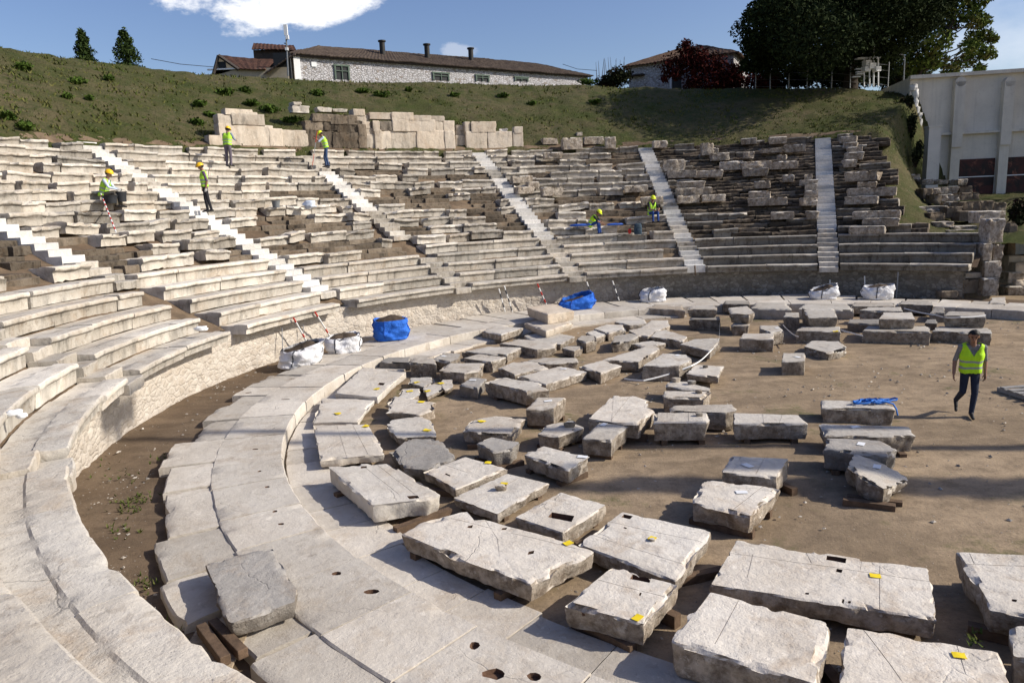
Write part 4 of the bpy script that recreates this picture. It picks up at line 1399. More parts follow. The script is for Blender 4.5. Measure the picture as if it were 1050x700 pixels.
nrm = np.array([-d[1], d[0]])
pal = empty('plank_platform', (*((p + q) / 2), .22), 'pale plank boards laid under the two short beams', 'planks')
for k_ in range(5):
    m = (p + q) / 2 + nrm * (-0.30 + 0.15 * k_)
    mb = MB().box((m[0], m[1], .285), (np.linalg.norm(q - p) * 1.25, .14, .025), math.atan2(d[1], d[0]), tone=.5)
    mb.build('board', M['plank'], pal)

# chips and pebbles strewn over the earth
rr_ = np.random.default_rng(19)
mb = MB()
n_ = 0
while n_ < 3800:
    if rr_.random() < .86:
        p = polar(rr_.uniform(0, 360), 12.3 * math.sqrt(rr_.random()), 0)
        z0 = 0.0
        if p[1] < 3: continue
    else:
        p = polar(rr_.uniform(90, 240), rr_.uniform(14.6, 15.9), 0); z0 = Z_CH
    q = project((p[0], p[1], z0))
    if not (-20 < q[0] < 1070 and 300 < q[1] < 720): continue
    if vnoise([[p[0] * .6, p[1] * .6, 0]], 1, 8)[0] < rr_.uniform(-.7, .6): continue
    s_ = .008 + .035 * rr_.random() ** 4
    th = rr_.uniform(0, 6.28)
    V = np.array([[1, 0, 0], [-.5, .8, 0], [-.5, -.8, 0], [.15, .1, .7], [.9, .5, .3], [-1, .1, .3]]) * s_ * rr_.uniform(.7, 1.3, (6, 3))
    V = np.c_[V[:, 0] * math.cos(th) - V[:, 1] * math.sin(th), V[:, 0] * math.sin(th) + V[:, 1] * math.cos(th), V[:, 2]] + [p[0], p[1], z0 + .012]
    mb.add(V, [(0, 4, 3), (4, 1, 3), (1, 5, 3), (5, 2, 3), (2, 0, 3), (0, 1, 4), (1, 2, 5)], 0, rr_.uniform(.1, .8))
    n_ += 1
tag(mb.build('stone_chips', M['loose']), 'small stone chips and pebbles scattered on the earth floor', 'gravel', kind='stuff')

# ------------------------------------------------------------------ background: houses, trees, walls, hillside plants
def leaf_mat(name, a, b, c=None):
    t = NT(name)
    col = t.mix(t.attr('tone'), a, b)
    if c: col = t.mix(t.ramp(t.noise(1.3, 4, 0.6), 0.5, 0.65), col, c)
    t.b.inputs['Subsurface Weight'].default_value = 0.0
    return t.out(col, 0.85, None, 0.04)


M['pine'] = leaf_mat('pine_needles', (0.010, 0.016, 0.007), (0.032, 0.045, 0.016))
M['broad'] = leaf_mat('broad_leaves', (0.035, 0.062, 0.013), (0.11, 0.145, 0.03), (0.13, 0.115, 0.04))
M['conif'] = leaf_mat('conifer_needles', (0.018, 0.032, 0.010), (0.05, 0.075, 0.022))
M['shrub'] = leaf_mat('shrub_leaves', (0.040, 0.070, 0.014), (0.075, 0.115, 0.022))
M['dusk'] = leaf_mat('dark_bush_leaves', (0.012, 0.016, 0.008), (0.035, 0.040, 0.018), (0.04, 0.018, 0.018))
M['ivy'] = leaf_mat('red_ivy_leaves', (0.030, 0.007, 0.007), (0.085, 0.017, 0.014), (0.03, 0.012, 0.009))
M['bark'] = plain('bark', (0.055, 0.042, 0.032), 0.95, 0.4, 0.6, 7)
M['blade'] = leaf_mat('grass_blades', (0.055, 0.085, 0.018), (0.15, 0.14, 0.05))


def leaves(mb, cen, rxyz, n, size, seed, shell=0.35, droop=0.0):
    """leaf sized faces through the volume of one clump"""
    r = np.random.default_rng(seed)
    d = r.normal(size=(n, 3))
    d /= np.linalg.norm(d, axis=1)[:, None]
    rad_ = r.uniform(0, 1, n) ** shell
    p = np.array(cen) + d * rad_[:, None] * np.array(rxyz) * (1 + 0.25 * vnoise(d * 2.0 + seed, 1.0, 3))[:, None]
    a = r.normal(size=(n, 3)); a /= np.linalg.norm(a, axis=1)[:, None]
    b_ = np.cross(a, r.normal(size=(n, 3))); b_ /= np.linalg.norm(b_, axis=1)[:, None]
    s = size * r.uniform(0.6, 1.5, n)
    V = np.stack([p - a * s[:, None], p + b_ * (0.45 * s)[:, None], p + a * s[:, None], p - b_ * (0.45 * s)[:, None]], 1).reshape(-1, 3)
    t = np.clip(0.5 + 0.28 * r.normal(size=n), 0, 1)
    mb.add(V, [(4 * i, 4 * i + 1, 4 * i + 2, 4 * i + 3) for i in range(n)], 0, np.repeat(t, 4))


def tree(name, base, H, clumps, leafsize, mat, label, cat='tree', group=None, trunk_r=0.3, seed=1, lean=(0, 0), branches=True):
    root = empty(name, base, label, cat, group)
    base = np.array(base, float)
    mb = MB()
    top = base + [lean[0], lean[1], H * 0.8]
    mid = base + [lean[0] * 0.35, lean[1] * 0.3, H * 0.42]
    mb.tube([base - [0, 0, 0.4], base + [0, 0, H * 0.15], mid, top], [trunk_r * 1.25, trunk_r, trunk_r * 0.75, trunk_r * 0.2], 9)
    if branches:
        for i, (c, r, n) in enumerate(clumps):
            c = np.array(c)
            s = base + (mid - base) * (0.6 + 0.4 * ((i * 37 % 10) / 10)) if c[2] < mid[2] + H * 0.2 else mid + (top - mid) * ((i * 53 % 10) / 14)
            m = (s + c) / 2 + [0, 0, -0.1 * H * 0.2]
            mb.tube([s, m, c], [trunk_r * 0.38, trunk_r * 0.22, trunk_r * 0.06], 5)
    mb.build('trunk', M['bark'], root, smooth=50)
    mb = MB()
    for i, (c, r, n) in enumerate(clumps): leaves(mb, c, r, n, leafsize, seed * 100 + i)
    mb.build('crown', mat, root)
    return root


# --- great pine and the broadleaf beside it
r = np.random.default_rng(5)
pb = at_y(872, 92, 56.5); pb[2] = hill_z(66, 43) - 0.1
cl = []
for (px, py, dy, R_, nn) in [(800, 52, 0, 2.6, 1500), (785, 30, 1, 2.3, 1300), (812, 14, -1, 2.8, 1500), (790, 62, 1.5, 1.6, 700), (840, 40, -2, 2.9, 1700), (850, 8, 0, 3.2, 1700), (880, 30, 2, 3.2, 1700), (900, 6, -1, 3.0, 1600), (915, 36, 1, 2.4, 1200),
                             (870, 62, 1, 2.4, 1300), (835, 66, 2, 2.0, 1000), (935, 15, 0, 2.4, 1100), (775, 48, -1, 1.2, 450), (771, 66, 0, 1.0, 320), (830, -15, 0, 3.2, 1500), (880, -25, 1, 3.4, 1600), (925, -12, 0, 2.8, 1200), (950, 18, 1, 1.5, 500), (905, 58, 2, 1.9, 800),
                             (960, -5, 1, 2.0, 700), (820, 78, 3, 1.4, 600), (860, 80, 3, 1.6, 700), (800, -2, 1, 2.0, 800), (780, 12, 0, 1.1, 350), (900, 75, 3, 1.5, 700)]:
    c = at_y(px, py, (55.5 + dy * 1.6) if py > 45 else 51.5 + dy * 2.2)
    cl.append((c, (R_ * .92, R_ * 1.05, R_ * 0.68), int(nn * 3.0)))
tree('pine_tree', pb, 13, cl, 0.125, M['pine'], 'huge dark pine filling the top right corner behind the fence', 'tree', None, 0.45, 3)
bb = at_y(938, 82, 59); bb[2] = hill_z(61, 55)
cl = []
for (px, py, dy, R_, nn) in [(985, 12, 0, 1.25, 330), (1005, 38, 1, 1.1, 300), (965, 42, -1, 1.1, 260), (1012, 55, 0, 0.75, 180), (990, 62, 1, .9, 210), (955, 62, 0, 1.1, 300), (940, 50, 1, 1.2, 330), (975, 72, 0, .75, 150), (1000, 20, -1, .9, 220), (960, 10, 1, 1.2, 330), (945, 70, 1, 1.0, 280),
                             (1003, 0, 0, 1.0, 260), (995, 48, -1, .8, 170), (1018, 40, 0, .45, 80), (930, 68, 1, 1.0, 260), (1004, 70, 0, .5, 80), (985, -12, 0, 1.5, 400), (972, 28, 1, .8, 150), (950, 30, 0, .9, 200), (1010, 22, 0, .5, 90)]:
    cl.append((at_y(px, py, 59 + dy), (R_, R_, R_ * 0.75), int(nn * 2.1)))
tree('broadleaf_tree', bb, 8.5, cl, 0.15, M['broad'], 'lighter green broadleaf tree above the white concrete building', 'tree', None, 0.22, 7, (3.5, 0))
# --- two conifers on the left crest
for (px, top, bot, wpx, Y, lab, sd_) in [(87, 31, 60, 15, 60, 'smaller of two dark conifers on the left crest', 2), (131, 31, 68, 23, 60, 'wider of two dark conifers on the left crest', 9)]:
    p0 = at_y(px, bot, Y)
    p1 = at_y(px, top, Y)
    base = (p0[0], Y, 13.6)
    W_ = wpx / FOC * Y
    cl = []
    rr_ = np.random.default_rng(sd_)
    Hh = p1[2] - 13.6
    for q in range(24):
        f = q / 23
        zz = 14.3 + (Hh - 1.1) * f
        wr = W_ * (1.0 - f) ** 0.8 * 1.0 + 0.12
        ang = q * 2.4
        cl.append(((p0[0] + math.cos(ang) * wr * 0.5, Y + math.sin(ang) * wr * 0.5, zz + rr_.uniform(-.15, .15)), (0.26 + wr * 0.5, 0.26 + wr * 0.5, 0.42), 170))
    cl.append(((p0[0], Y, p1[2] - 0.25), (.12, .12, .35), 60))
    tree('conifer', base, Hh, cl, 0.12, M['conif'], lab, 'tree', 'conifers on the left crest', 0.12, sd_ * 11, branches=False)


def bush(px, py, Y, wpx, hpx, mat, label, group, n=500, ls=0.12, name='shrub', zbase=None):
    c = at_y(px, py, Y)
    rx, rz = wpx / 2 / FOC * Y, hpx / 2 / FOC * Y
    root = MB()
    rr_ = np.random.default_rng(int(px * 13 + py))
    for q in range(5):
        leaves(root, c + np.array([rr_.uniform(-.55, .55) * rx, rr_.uniform(-.4, .4) * rx, rr_.uniform(-.45, .35) * rz]), (rx * .62, rx * .6, rz * .66), n // 5, ls, int(px * 3 + q), 0.45)
    for q in range(4):
        root.tube([c + [rx * .1 * q - .15 * rx, 0, -rz * 1.3], c + [rx * .3 * (q - 1.5), 0, rz * .2]], [.02, .008], 4)
    return tag(root.build(name, mat, origin=(c[0], c[1], c[2] - rz)), label, 'shrub', group)


SH = [(80, 83, 20, 9), (23, 68, 18, 9), (67, 98, 12, 6), (8, 118, 14, 9), (24, 128, 22, 12), (205, 106, 13, 8), (230, 94, 18, 8), (251, 92, 14, 7), (326, 95, 14, 7), (277, 112, 26, 9), (200, 124, 16, 9), (300, 122, 22, 8), (215, 118, 14, 8), (258, 105, 16, 7), (372, 92, 16, 6), (392, 97, 18, 8), (420, 92, 10, 5), (340, 113, 16, 7), (113, 80, 10, 5), (92, 100, 9, 4), (515, 98, 12, 5), (466, 97, 10, 5), (545, 106, 10, 4), (610, 104, 12, 5)]
for i, (px, py, w_, h_) in enumerate(SH):
    d = ray(px, py)
    ts = np.arange(25, 80, 0.05)
    hit = None
    for t in ts:
        p = np.array([d[0] * t, d[1] * t, CAMH + d[2] * t])
        R = math.hypot(p[0] - CX, p[1] - CY)
        if R > R_TOP and p[2] <= hill_z(az_of(p), R) + 0.15: hit = p; break
    Y = hit[1] if hit is not None else 57
    where = 'left' if px < 190 else 'middle' if px < 360 else 'right'
    bush(px, py, Y, w_, h_, M['shrub'], f'{"large" if w_ > 15 else "small"} green weed shrub on the grassy slope, {ORD[i + 1]} counted from the far left of the hill' if False else f'green shrub clump on the hill slope, near photo column {px}' if False else f'green clump {["at the far left of", "below the conifers on", "behind the ashlar wall on"][0 if px < 60 else 1 if px < 190 else 2]} the hill, {ORD[i + 1]} of the slope shrubs', 'green shrubs on the hill slope', 260, 0.10)

# grass blades on the hill near enough to show an uneven edge
mb = MB()
rr_ = np.random.default_rng(77)
cnt = 0
VV, FF, TT = [], [], []
while cnt < 7000:
    az = rr_.uniform(60, 165)
    R = rr_.uniform(R_TOP - 0.2, 42.5)
    z = hill_z(az, R)
    if az < 66 and R < 24: continue
    p = polar(az, R, z)
    if vnoise([[p[0] * .35, p[1] * .35, 0]], 1, 12)[0] < rr_.uniform(-.9, .5): continue
    h = rr_.uniform(.05, .13)
    for q in range(3):
        a_ = rr_.uniform(0, 6.28)
        dx, dy = math.cos(a_), math.sin(a_)
        k_ = len(VV)
        VV += [p + [dx * .05, dy * .05, -.06], p + [-dx * .05, -dy * .05, -.06], p + [dy * .12, dx * .12, h]]
        FF.append((k_, k_ + 1, k_ + 2))
        TT += [rr_.uniform(0, 1)] * 3
    cnt += 1
mb.add(np.array(VV), FF, 0, np.array(TT))
tag(mb.build('grass', M['blade']), 'short rough grass growing on the hill slope', 'grass', kind='stuff')
# weeds in the channel
mb = MB()
VV, FF, TT = [], [], []
for (cx_, cy_, n_) in [(130, 520, 26), (140, 512, 30), (125, 545, 16), (148, 600, 18), (200, 640, 16), (132, 490, 10), (190, 655, 10), (160, 470, 10), (110, 480, 8), (1000, 655, 10)]:
    for q in range(n_):
        p = at_z(cx_ + rr_.normal(0, 9), cy_ + rr_.normal(0, 5), Z_CH)
        for s_q in range(4):
            a_ = rr_.uniform(0, 6.28); h = rr_.uniform(.02, .07)
            k_ = len(VV)
            dx, dy = math.cos(a_), math.sin(a_)
            VV += [p + [dy * .012, -dx * .012, 0], p + [-dy * .012, dx * .012, 0], p + [dx * .05, dy * .05, h]]
            FF.append((k_, k_ + 1, k_ + 2)); TT += [rr_.uniform(0, .6)] * 3
mb.add(np.array(VV), FF, 0, np.array(TT))
tag(mb.build('weeds', M['blade']), 'low green weeds sprouting in the soil of the channel', 'weeds', kind='stuff')


# --- houses on the crest
def whitewash_mat():
    t = NT('whitewashed_rubble')
    v = t.scalev((1, 1, 1.6))
    e = t.voro(4.2, 'DISTANCE_TO_EDGE', vec=v); cc = t.voro(4.2, 'F1', 'Color', vec=v)
    sep = t.n('ShaderNodeSeparateColor'); t.l(cc, sep.inputs[0])
    s = t.mix(sep.outputs[0], (0.60, 0.59, 0.61), (0.46, 0.445, 0.45))
    s = t.mix(t.ramp(sep.outputs[1], 0.88, 0.93), s, (0.33, 0.29, 0.26))
    c = t.mix(t.ramp(e, 0.03, 0.1), (0.30, 0.28, 0.27), s)
    return t.out(c, 0.95, t.bump(t.ramp(e, 0, .15), .8, .05), .1)


def roof_mat(name, a, b, c3):
    t = NT(name)
    n = t.noise(1.4, 6, 0.7); f_ = t.noise(9, 5, 0.7)
    c = t.mix(t.ramp(n, .4, .6), a, b)
    c = t.mix(t.math('MULTIPLY', t.ramp(f_, .45, .65), .8), c, c3)
    return t.out(c, 0.95, t.bump(f_, .7, .06), .1)


M['white'] = whitewash_mat()
M['tile'] = roof_mat('old_tiles', (0.115, 0.058, 0.042), (0.075, 0.042, 0.032), (0.022, 0.016, 0.014))
M['tileg'] = roof_mat('mossy_tiles', (0.105, 0.080, 0.062), (0.07, 0.052, 0.042), (0.022, 0.018, 0.016))
M['tileo'] = roof_mat('ochre_tiles', (0.15, 0.10, 0.07), (0.11, 0.07, 0.05), (0.04, 0.028, 0.022))
M['dark'] = plain('dark_opening', (0.018, 0.02, 0.022), 0.5, 0.2)
M['darkwall'] = plain('dark_boards', (0.06, 0.05, 0.045), 0.9, 0.3, 0.3, 5)
M['cream'] = plain('cream_render', (0.40, 0.35, 0.27), 0.9, 0.15, 0.2, 3)
M['frame'] = plain('faded_green_frame', (0.10, 0.14, 0.11), 0.7, 0.15)
M['iron'] = plain('grey_metal', (0.20, 0.21, 0.22), 0.5, 0.15, 0, 6, 0.5, 0.6)
M['blackpipe'] = plain('black_pipe', (0.02, 0.019, 0.018), 0.6, 0.2)


def tiled_roof(poly3, mat, name, parent, rows=0.33, th=0.07):
    """a sloping roof plane with ridged tile courses; poly3 = eave left, eave right, top right, top left"""
    a, b, c, d = [np.array(p, float) for p in poly3]
    L = np.linalg.norm(b - a)
    nU = max(8, int(L / 0.16)); nV = max(4, int(np.linalg.norm(d - a) / 0.3))
    nrm = np.cross(b - a, d - a); nrm /= np.linalg.norm(nrm)
    if nrm[2] < 0: nrm = -nrm
    V = []
    for j in range(nV + 1):
        for i in range(nU + 1):
            u, v = i / nU, j / nV
            p = (a * (1 - u) + b * u) * (1 - v) + (d * (1 - u) + c * u) * v
            off = 0.018 * math.cos(i * math.pi) - 0.02 * (j % 2) + 0.03 * vnoise([p], 5, 9)[0]
            V.append(p + nrm * (off + 0.04 * vnoise([p], 0.8, 4)[0]) + [0, 0, 0.05 * vnoise([p], 0.35, 6)[0]])
    V = np.array(V)
    n = nU + 1
    F = [(j * n + i, j * n + i + 1, (j + 1) * n + i + 1, (j + 1) * n + i) for j in range(nV) for i in range(nU)]
    m = len(V)
    F2 = [tuple(q + m for q in reversed(f)) for f in F]
    bd = [i for i in range(n)] + [j * n + nU for j in range(1, nV + 1)] + [nV * n + i for i in range(nU - 1, -1, -1)] + [j * n for j in range(nV - 1, 0, -1)]
    F3 = [(bd[(k + 1) % len(bd)], bd[k], bd[k] + m, bd[(k + 1) % len(bd)] + m) for k in range(len(bd))]
    mb = MB().add(np.concatenate([V, V - nrm * th]), F + F2 + F3)
    return mb.build(name, mat, parent)


def prism(mb, pts, z0, z1, mat=0):
    P = np.array(pts, float)
    ar = 0.5 * np.sum(P[:, 0] * np.roll(P[:, 1], -1) - np.roll(P[:, 0], -1) * P[:, 1])
    if ar < 0: P = P[::-1]
    n = len(P)
    z1 = np.full(n, z1) if np.isscalar(z1) else np.array(z1)
    V = np.concatenate([np.c_[P, np.full(n, z0)], np.c_[P, z1]])
    return mb.add(V, [tuple(range(n - 1, -1, -1)), tuple(range(n, 2 * n))] + [(q, (q + 1) % n, n + (q + 1) % n, n + q) for q in range(n)], mat)


def on_plane(px, py, A, Bq):
    """sight line against the upright plane through A and B"""
    d = ray(px, py)
    n = np.array([-(Bq[1] - A[1]), Bq[0] - A[0]])
    t = (n @ np.array(A[:2])) / (n @ d[:2])
    return np.array([d[0] * t, d[1] * t, CAMH + d[2] * t])


A, Bp = np.array([-16.1, 60.0]), np.array([8.4, 75.0])
dv = (Bp - A) / np.linalg.norm(Bp - A)
nv_ = np.array([-dv[1], dv[0]])
EAVE, RIDGE = 16.75, 18.45
house = empty('stone_house', (A[0], A[1], 13), 'long low whitewashed stone house with a mossy tiled roof on the crest', 'house')
DP = 8.0
mb = prism(MB(), [A, Bp, Bp + nv_ * DP, A + nv_ * DP], 12.8, EAVE)
mb.build('wall', M['white'], house)
ov = 0.45
a0 = np.r_[A - dv * ov - nv_ * ov, EAVE]; b0 = np.r_[Bp + dv * ov - nv_ * ov, EAVE]
a1 = np.r_[A - dv * ov + nv_ * (DP + ov), EAVE]; b1 = np.r_[Bp + dv * ov + nv_ * (DP + ov), EAVE]
ra = np.r_[A + dv * 3.4 + nv_ * DP / 2, RIDGE]; rb = np.r_[Bp - dv * 3.4 + nv_ * DP / 2, RIDGE]
tiled_roof((a0, b0, rb, ra), M['tileg'], 'roof', house)
tiled_roof((b1, a1, ra, rb), M['tileg'], 'roof', house)
tiled_roof((a1, a0, ra, ra + [.01, 0, 0]), M['tileg'], 'roof', house)
tiled_roof((b0, b1, rb, rb + [.01, 0, 0]), M['tileg'], 'roof', house)
mb = MB()
q = np.r_[(A + Bp) / 2 - nv_ * 0.16, EAVE - 0.09]
mb.box(q, (np.linalg.norm(Bp - A) + 0.6, 0.3, 0.12), math.atan2(dv[1], dv[0]))
mb.build('eaves_board', M['darkwall'], house)
for (x0, x1, y0, y1) in [(343, 358, 67, 82), (444, 460, 74.5, 83), (488, 501, 77, 84), (528, 541, 79, 84)]:
    p0, p1 = on_plane(x0, y0, A, Bp), on_plane(x1, y1, A, Bp)
    w_ = np.linalg.norm(p1[:2] - p0[:2]); z0, z1 = p1[2], p0[2]
    c = (p0 + p1) / 2
    rz = math.atan2(dv[1], dv[0])
    fm = MB()
    hh = z1 - z0
    nq = np.r_[-nv_ * 0.06, 0]
    for (dx, dz, sx, sz) in [(-w_ / 2, 0, .12, hh), (w_ / 2, 0, .12, hh), (0, hh / 2, w_ + .24, .12), (0, 0, .06, hh), (0, hh * .1, w_, .05)]:
        fm.box(c + np.r_[dv * dx, dz] + nq, (sx, .10, sz), rz)
    fo = fm.build('window', M['frame'], house)
    MB().box(c - np.r_[nv_ * 0.012, 0], (w_, 0.03, hh), rz).build('pane', M['dark'], fo)
for (px, yt, yb) in [(391.5, 42.5, 55), (437.5, 46, 60), (482.5, 50, 65)]:
    A2, B2 = A + nv_ * 2.6, Bp + nv_ * 2.6
    p1 = on_plane(px, yt, A2, B2)
    cmb = MB().tube([(p1[0], p1[1], 16.6), (p1[0], p1[1], p1[2])], .24, 10)
    ch = cmb.build('chimney', M['blackpipe'], house, smooth=40)
    MB().tube([(p1[0], p1[1], p1[2] - .05), (p1[0], p1[1], p1[2] + .06)], .34, 10).build('cap', M['blackpipe'], ch, smooth=40)
# white gable corner, downpipe
cpos = np.r_[A - dv * 0.02 - nv_ * 0.08, 0]
MB().box(cpos + [0.25 * dv[0], .25 * dv[1], 14.9], (.5, .12, 3.4), math.atan2(dv[1], dv[0])).build('quoin', M['card'], house)
MB().box(np.r_[A + dv * 1.6 - nv_ * .04, 16.1], (.42, .06, .35), math.atan2(dv[1], dv[0])).build('meter_box', M['card'], house)

# old tiled houses left of it
ah = empty('tiled_house', (-20, 60, 13), 'small house with reddish tiled roof and dark gable, left of the long house', 'house')
YA = 59.0
q = lambda x, y, Y=YA: at_y(x, y, Y)
gl, gr, gp_ = q(219, 79), q(243, 79), q(224, 57)
mb = prism(MB(), [q(219, 79)[:2], q(296, 79)[:2], q(296, 79)[:2] + [0, 6], q(219, 79)[:2] + [0, 6]], 12.8, q(243, 71)[2])
mb.build('wall', M['cream'], ah)
e0, e1 = q(243, 70.5, 58.7), q(272, 71, 58.7)
tiled_roof((e0, e1, q(282, 62, 62), q(224, 56.5, 62)), M['tile'], 'roof', ah)
# gable triangle with dark barge board
gz0 = q(219, 76)[2]
V = np.array([q(219, 78), q(243, 71), q(224.5, 58)])
MB().add(np.concatenate([V, V + [0, .3, 0]]), [(0, 1, 2), (5, 4, 3), (0, 3, 4, 1), (1, 4, 5, 2), (2, 5, 3, 0)]).build('gable', M['cream'], ah)
MB().tube([q(218, 79, 58.8), q(224, 57, 58.8)], .13, 4).tube([q(224, 57, 58.8), q(245, 71.5, 58.8)], .13, 4).build('bargeboard', M['darkwall'], ah)
MB().box(q(228, 67, 58.95), (.55, .1, .5)).build('vent', M['dark'], ah)
MB().box((q(220, 71.5)[0] + .7, 58.9, q(225, 71.5)[2]), (2.4, .14, .1)).build('cornice', M['card'], ah)
th = empty('tower_house', (-18, 62, 13), 'dark boarded upper storey with ragged tiled roof behind the small tiled house', 'house')
YT = 62.5
p0, p1 = at_y(261, 66, YT), at_y(299, 50, YT)
prism(MB(), [(p0[0], YT), (p1[0], YT), (p1[0], YT + 4), (p0[0], YT + 4)], 12.8, p1[2]).build('wall', M['darkwall'], th)
tiled_roof((at_y(258, 50, YT - .4), at_y(304, 52, YT - .4), at_y(301, 46, YT + 2), at_y(260, 44, YT + 2)), M['tile'], 'roof', th)
tiled_roof((at_y(270, 76, 58.4), at_y(302, 56, 58.4), at_y(304, 52, 61), at_y(276, 72, 61)), M['tileg'], 'lean_to_roof', th)
MB().box(at_y(290, 70, 59.2), (1.3, .2, 2.2)).build('dark_doorway', M['dark'], th)
# antenna mast
am = empty('antenna_mast', at_y(294, 77, 58), 'thin steel mast with white panel antenna at the left end of the long house', 'antenna')
t0, t1 = at_y(295.5, 78, 58), at_y(293, 30, 58)
MB().tube([t0, t1], .06, 8).build('pole', M['iron'], am, smooth=40)
MB().box(at_y(293, 31, 57.9), (.26, .18, .75)).build('panel_antenna', M['card'], am)
MB().box(at_y(294.6, 38.5, 57.9), (.22, .2, .28)).build('radio_unit', M['card'], am)
MB().box(at_y(294, 50.5, 57.9), (.2, .18, .2)).build('junction_box', M['card'], am)
MB().tube([at_y(291.3, 44.5, 58), at_y(294, 45, 58)], .04, 6).build('bracket', M['iron'], am)


def cable(pts, label, r=0.022):
    mb = MB().tube(pts, r, 5)
    tag(mb.build('overhead_cable', M['blackpipe'], smooth=60, origin=pts[0]), label, 'cable', 'overhead cables on the crest')


cable([at_y(155, 60.5, 57), at_y(185, 66, 57), at_y(220, 69, 59)], 'cable running from the conifers to the small tiled house')
cable([at_y(577, 66, 72), at_y(592, 71, 70), at_y(612, 72.5, 66)], 'sagging cable between the long house and the dark bush')

# right house under red ivy
rh = empty('ivy_house', at_y(690, 90, 64), 'stone house with ochre tiled hip roof, half covered by red ivy', 'house')
WL, WR = at_y(645, 90, 66)[:2], at_y(752, 90, 62)[:2]
d2 = (WR - WL) / np.linalg.norm(WR - WL); n2 = np.array([-d2[1], d2[0]])
EZ, RZ = 16.0, 17.55
prism(MB(), [WL, WR, WR + n2 * 7, WL + n2 * 7], 12.5, EZ).build('wall', M['white'], rh)
a0 = np.r_[WL - d2 * .5 - n2 * .5, EZ - .1]; b0 = np.r_[WR + d2 * .5 - n2 * .5, EZ - .1]
a1 = np.r_[WL - d2 * .5 + n2 * 7.5, EZ - .1]; b1 = np.r_[WR + d2 * .5 + n2 * 7.5, EZ - .1]
ra = np.r_[WL + d2 * 3.9 + n2 * 3.5, RZ]; rb = np.r_[WR - d2 * 3.6 + n2 * 3.5, RZ]
for nm_, pl_ in (('roof', (a0, b0, rb, ra)), ('roof', (b1, a1, ra, rb)), ('roof', (a1, a0, ra, ra + [.01, 0, 0])), ('roof', (b0, b1, rb, rb + [.01, 0, 0]))):
    tiled_roof(pl_, M['tileo'], nm_, rh)
pw = on_plane(688, 84, WL, WR)
MB().box(pw + np.r_[-n2 * .05, 0], (.16, .1, 2.4), math.atan2(d2[1], d2[0])).build('white_post', M['card'], rh)
MB().box(on_plane(694, 85, WL, WR) + np.r_[-n2 * .02, 0], (.75, .1, 2.2), math.atan2(d2[1], d2[0])).build('doorway', M['dark'], rh)
MB().box(on_plane(652, 78, WL, WR) + np.r_[-n2 * .3, 0], (1.6, .7, .1), math.atan2(d2[1], d2[0])).build('porch_roof', M['darkwall'], rh)
cp1 = at_y(752.3, 57, 63)
MB().tube([(cp1[0], cp1[1], 15), cp1], .13, 8).build('chimney', M['blackpipe'], rh, smooth=40)
iv = MB()
rr_ = np.random.default_rng(8)
for (px, py, R_, n_) in [(703, 50, .75, 300), (707, 60, 1.0, 380), (716, 58, .9, 330), (700, 68, 1.2, 420), (686, 68, 1.0, 340), (692, 76, .6, 180), (720, 70, 1.4, 520), (733, 66, 1.1, 400), (715, 82, 1.2, 420), (735, 80, 1.4, 500), (748, 74, 1.1, 380), (750, 86, 1.1, 380), (708, 90, .8, 240), (681, 80, .4, 110), (728, 90, 1.0, 300), (703, 45.5, .4, 110), (742, 90, .9, 260), (752, 78, .8, 260), (757, 88, .8, 260), (757, 72, .5, 140)]:
    leaves(iv, at_y(px, py, 61.3), (R_, .7, R_), n_, .14, int(px + py * 3), .6)
iv.tube([at_y(715, 92, 61.6), at_y(712, 70, 61.6), at_y(704, 50, 61.6)], [.08, .05, .02], 5)
tag(iv.build('ivy', M['ivy'], origin=at_y(715, 92, 61.3)), 'dark red ivy climbing over the right stone house', 'climbing plant')
bush(775, 82, 61, 50, 26, M['ivy'], 'dark red hedge right of the ivy house, below the pine', None, 1500, .14, 'hedge')
bush(798, 84, 62, 40, 20, M['dusk'], 'dark hedge at the foot of the pine by the fence', None, 900, .14, 'hedge')
bush(628, 79, 62, 38, 22, M['dusk'], 'dark leafless looking bush left of the ivy house', None, 2600, .12, 'bush')
bush(602, 84, 62, 22, 8, M['shrub'], 'low green growth between the two stone houses', None, 350, .11, 'bush')
tw = MB()
for q_ in range(12):
    x0 = 612 + q_ * 2.6
    tw.tube([at_y(x0, 80, 62), at_y(x0 + rr_.uniform(-3, 3), 58 + rr_.uniform(-1, 6), 62)], [.03, .008], 4)
tag(tw.build('bare_twigs', M['bark'], origin=at_y(625, 80, 62)), 'bare upright twigs above the dark bush', 'shrub')
for i_, (px, py, w_, h_) in enumerate([(830, 74, 60, 34), (880, 76, 60, 30), (920, 78, 40, 30)]):
    bush(px, py, 67, w_, h_, M['dusk'], ['dark shrubbery behind the fence under the left of the pine', 'dark shrubbery behind the fence under the pine trunk', 'dark shrubbery behind the fence beside the lamp post'][i_], None, 1300, .18, 'shrubbery')

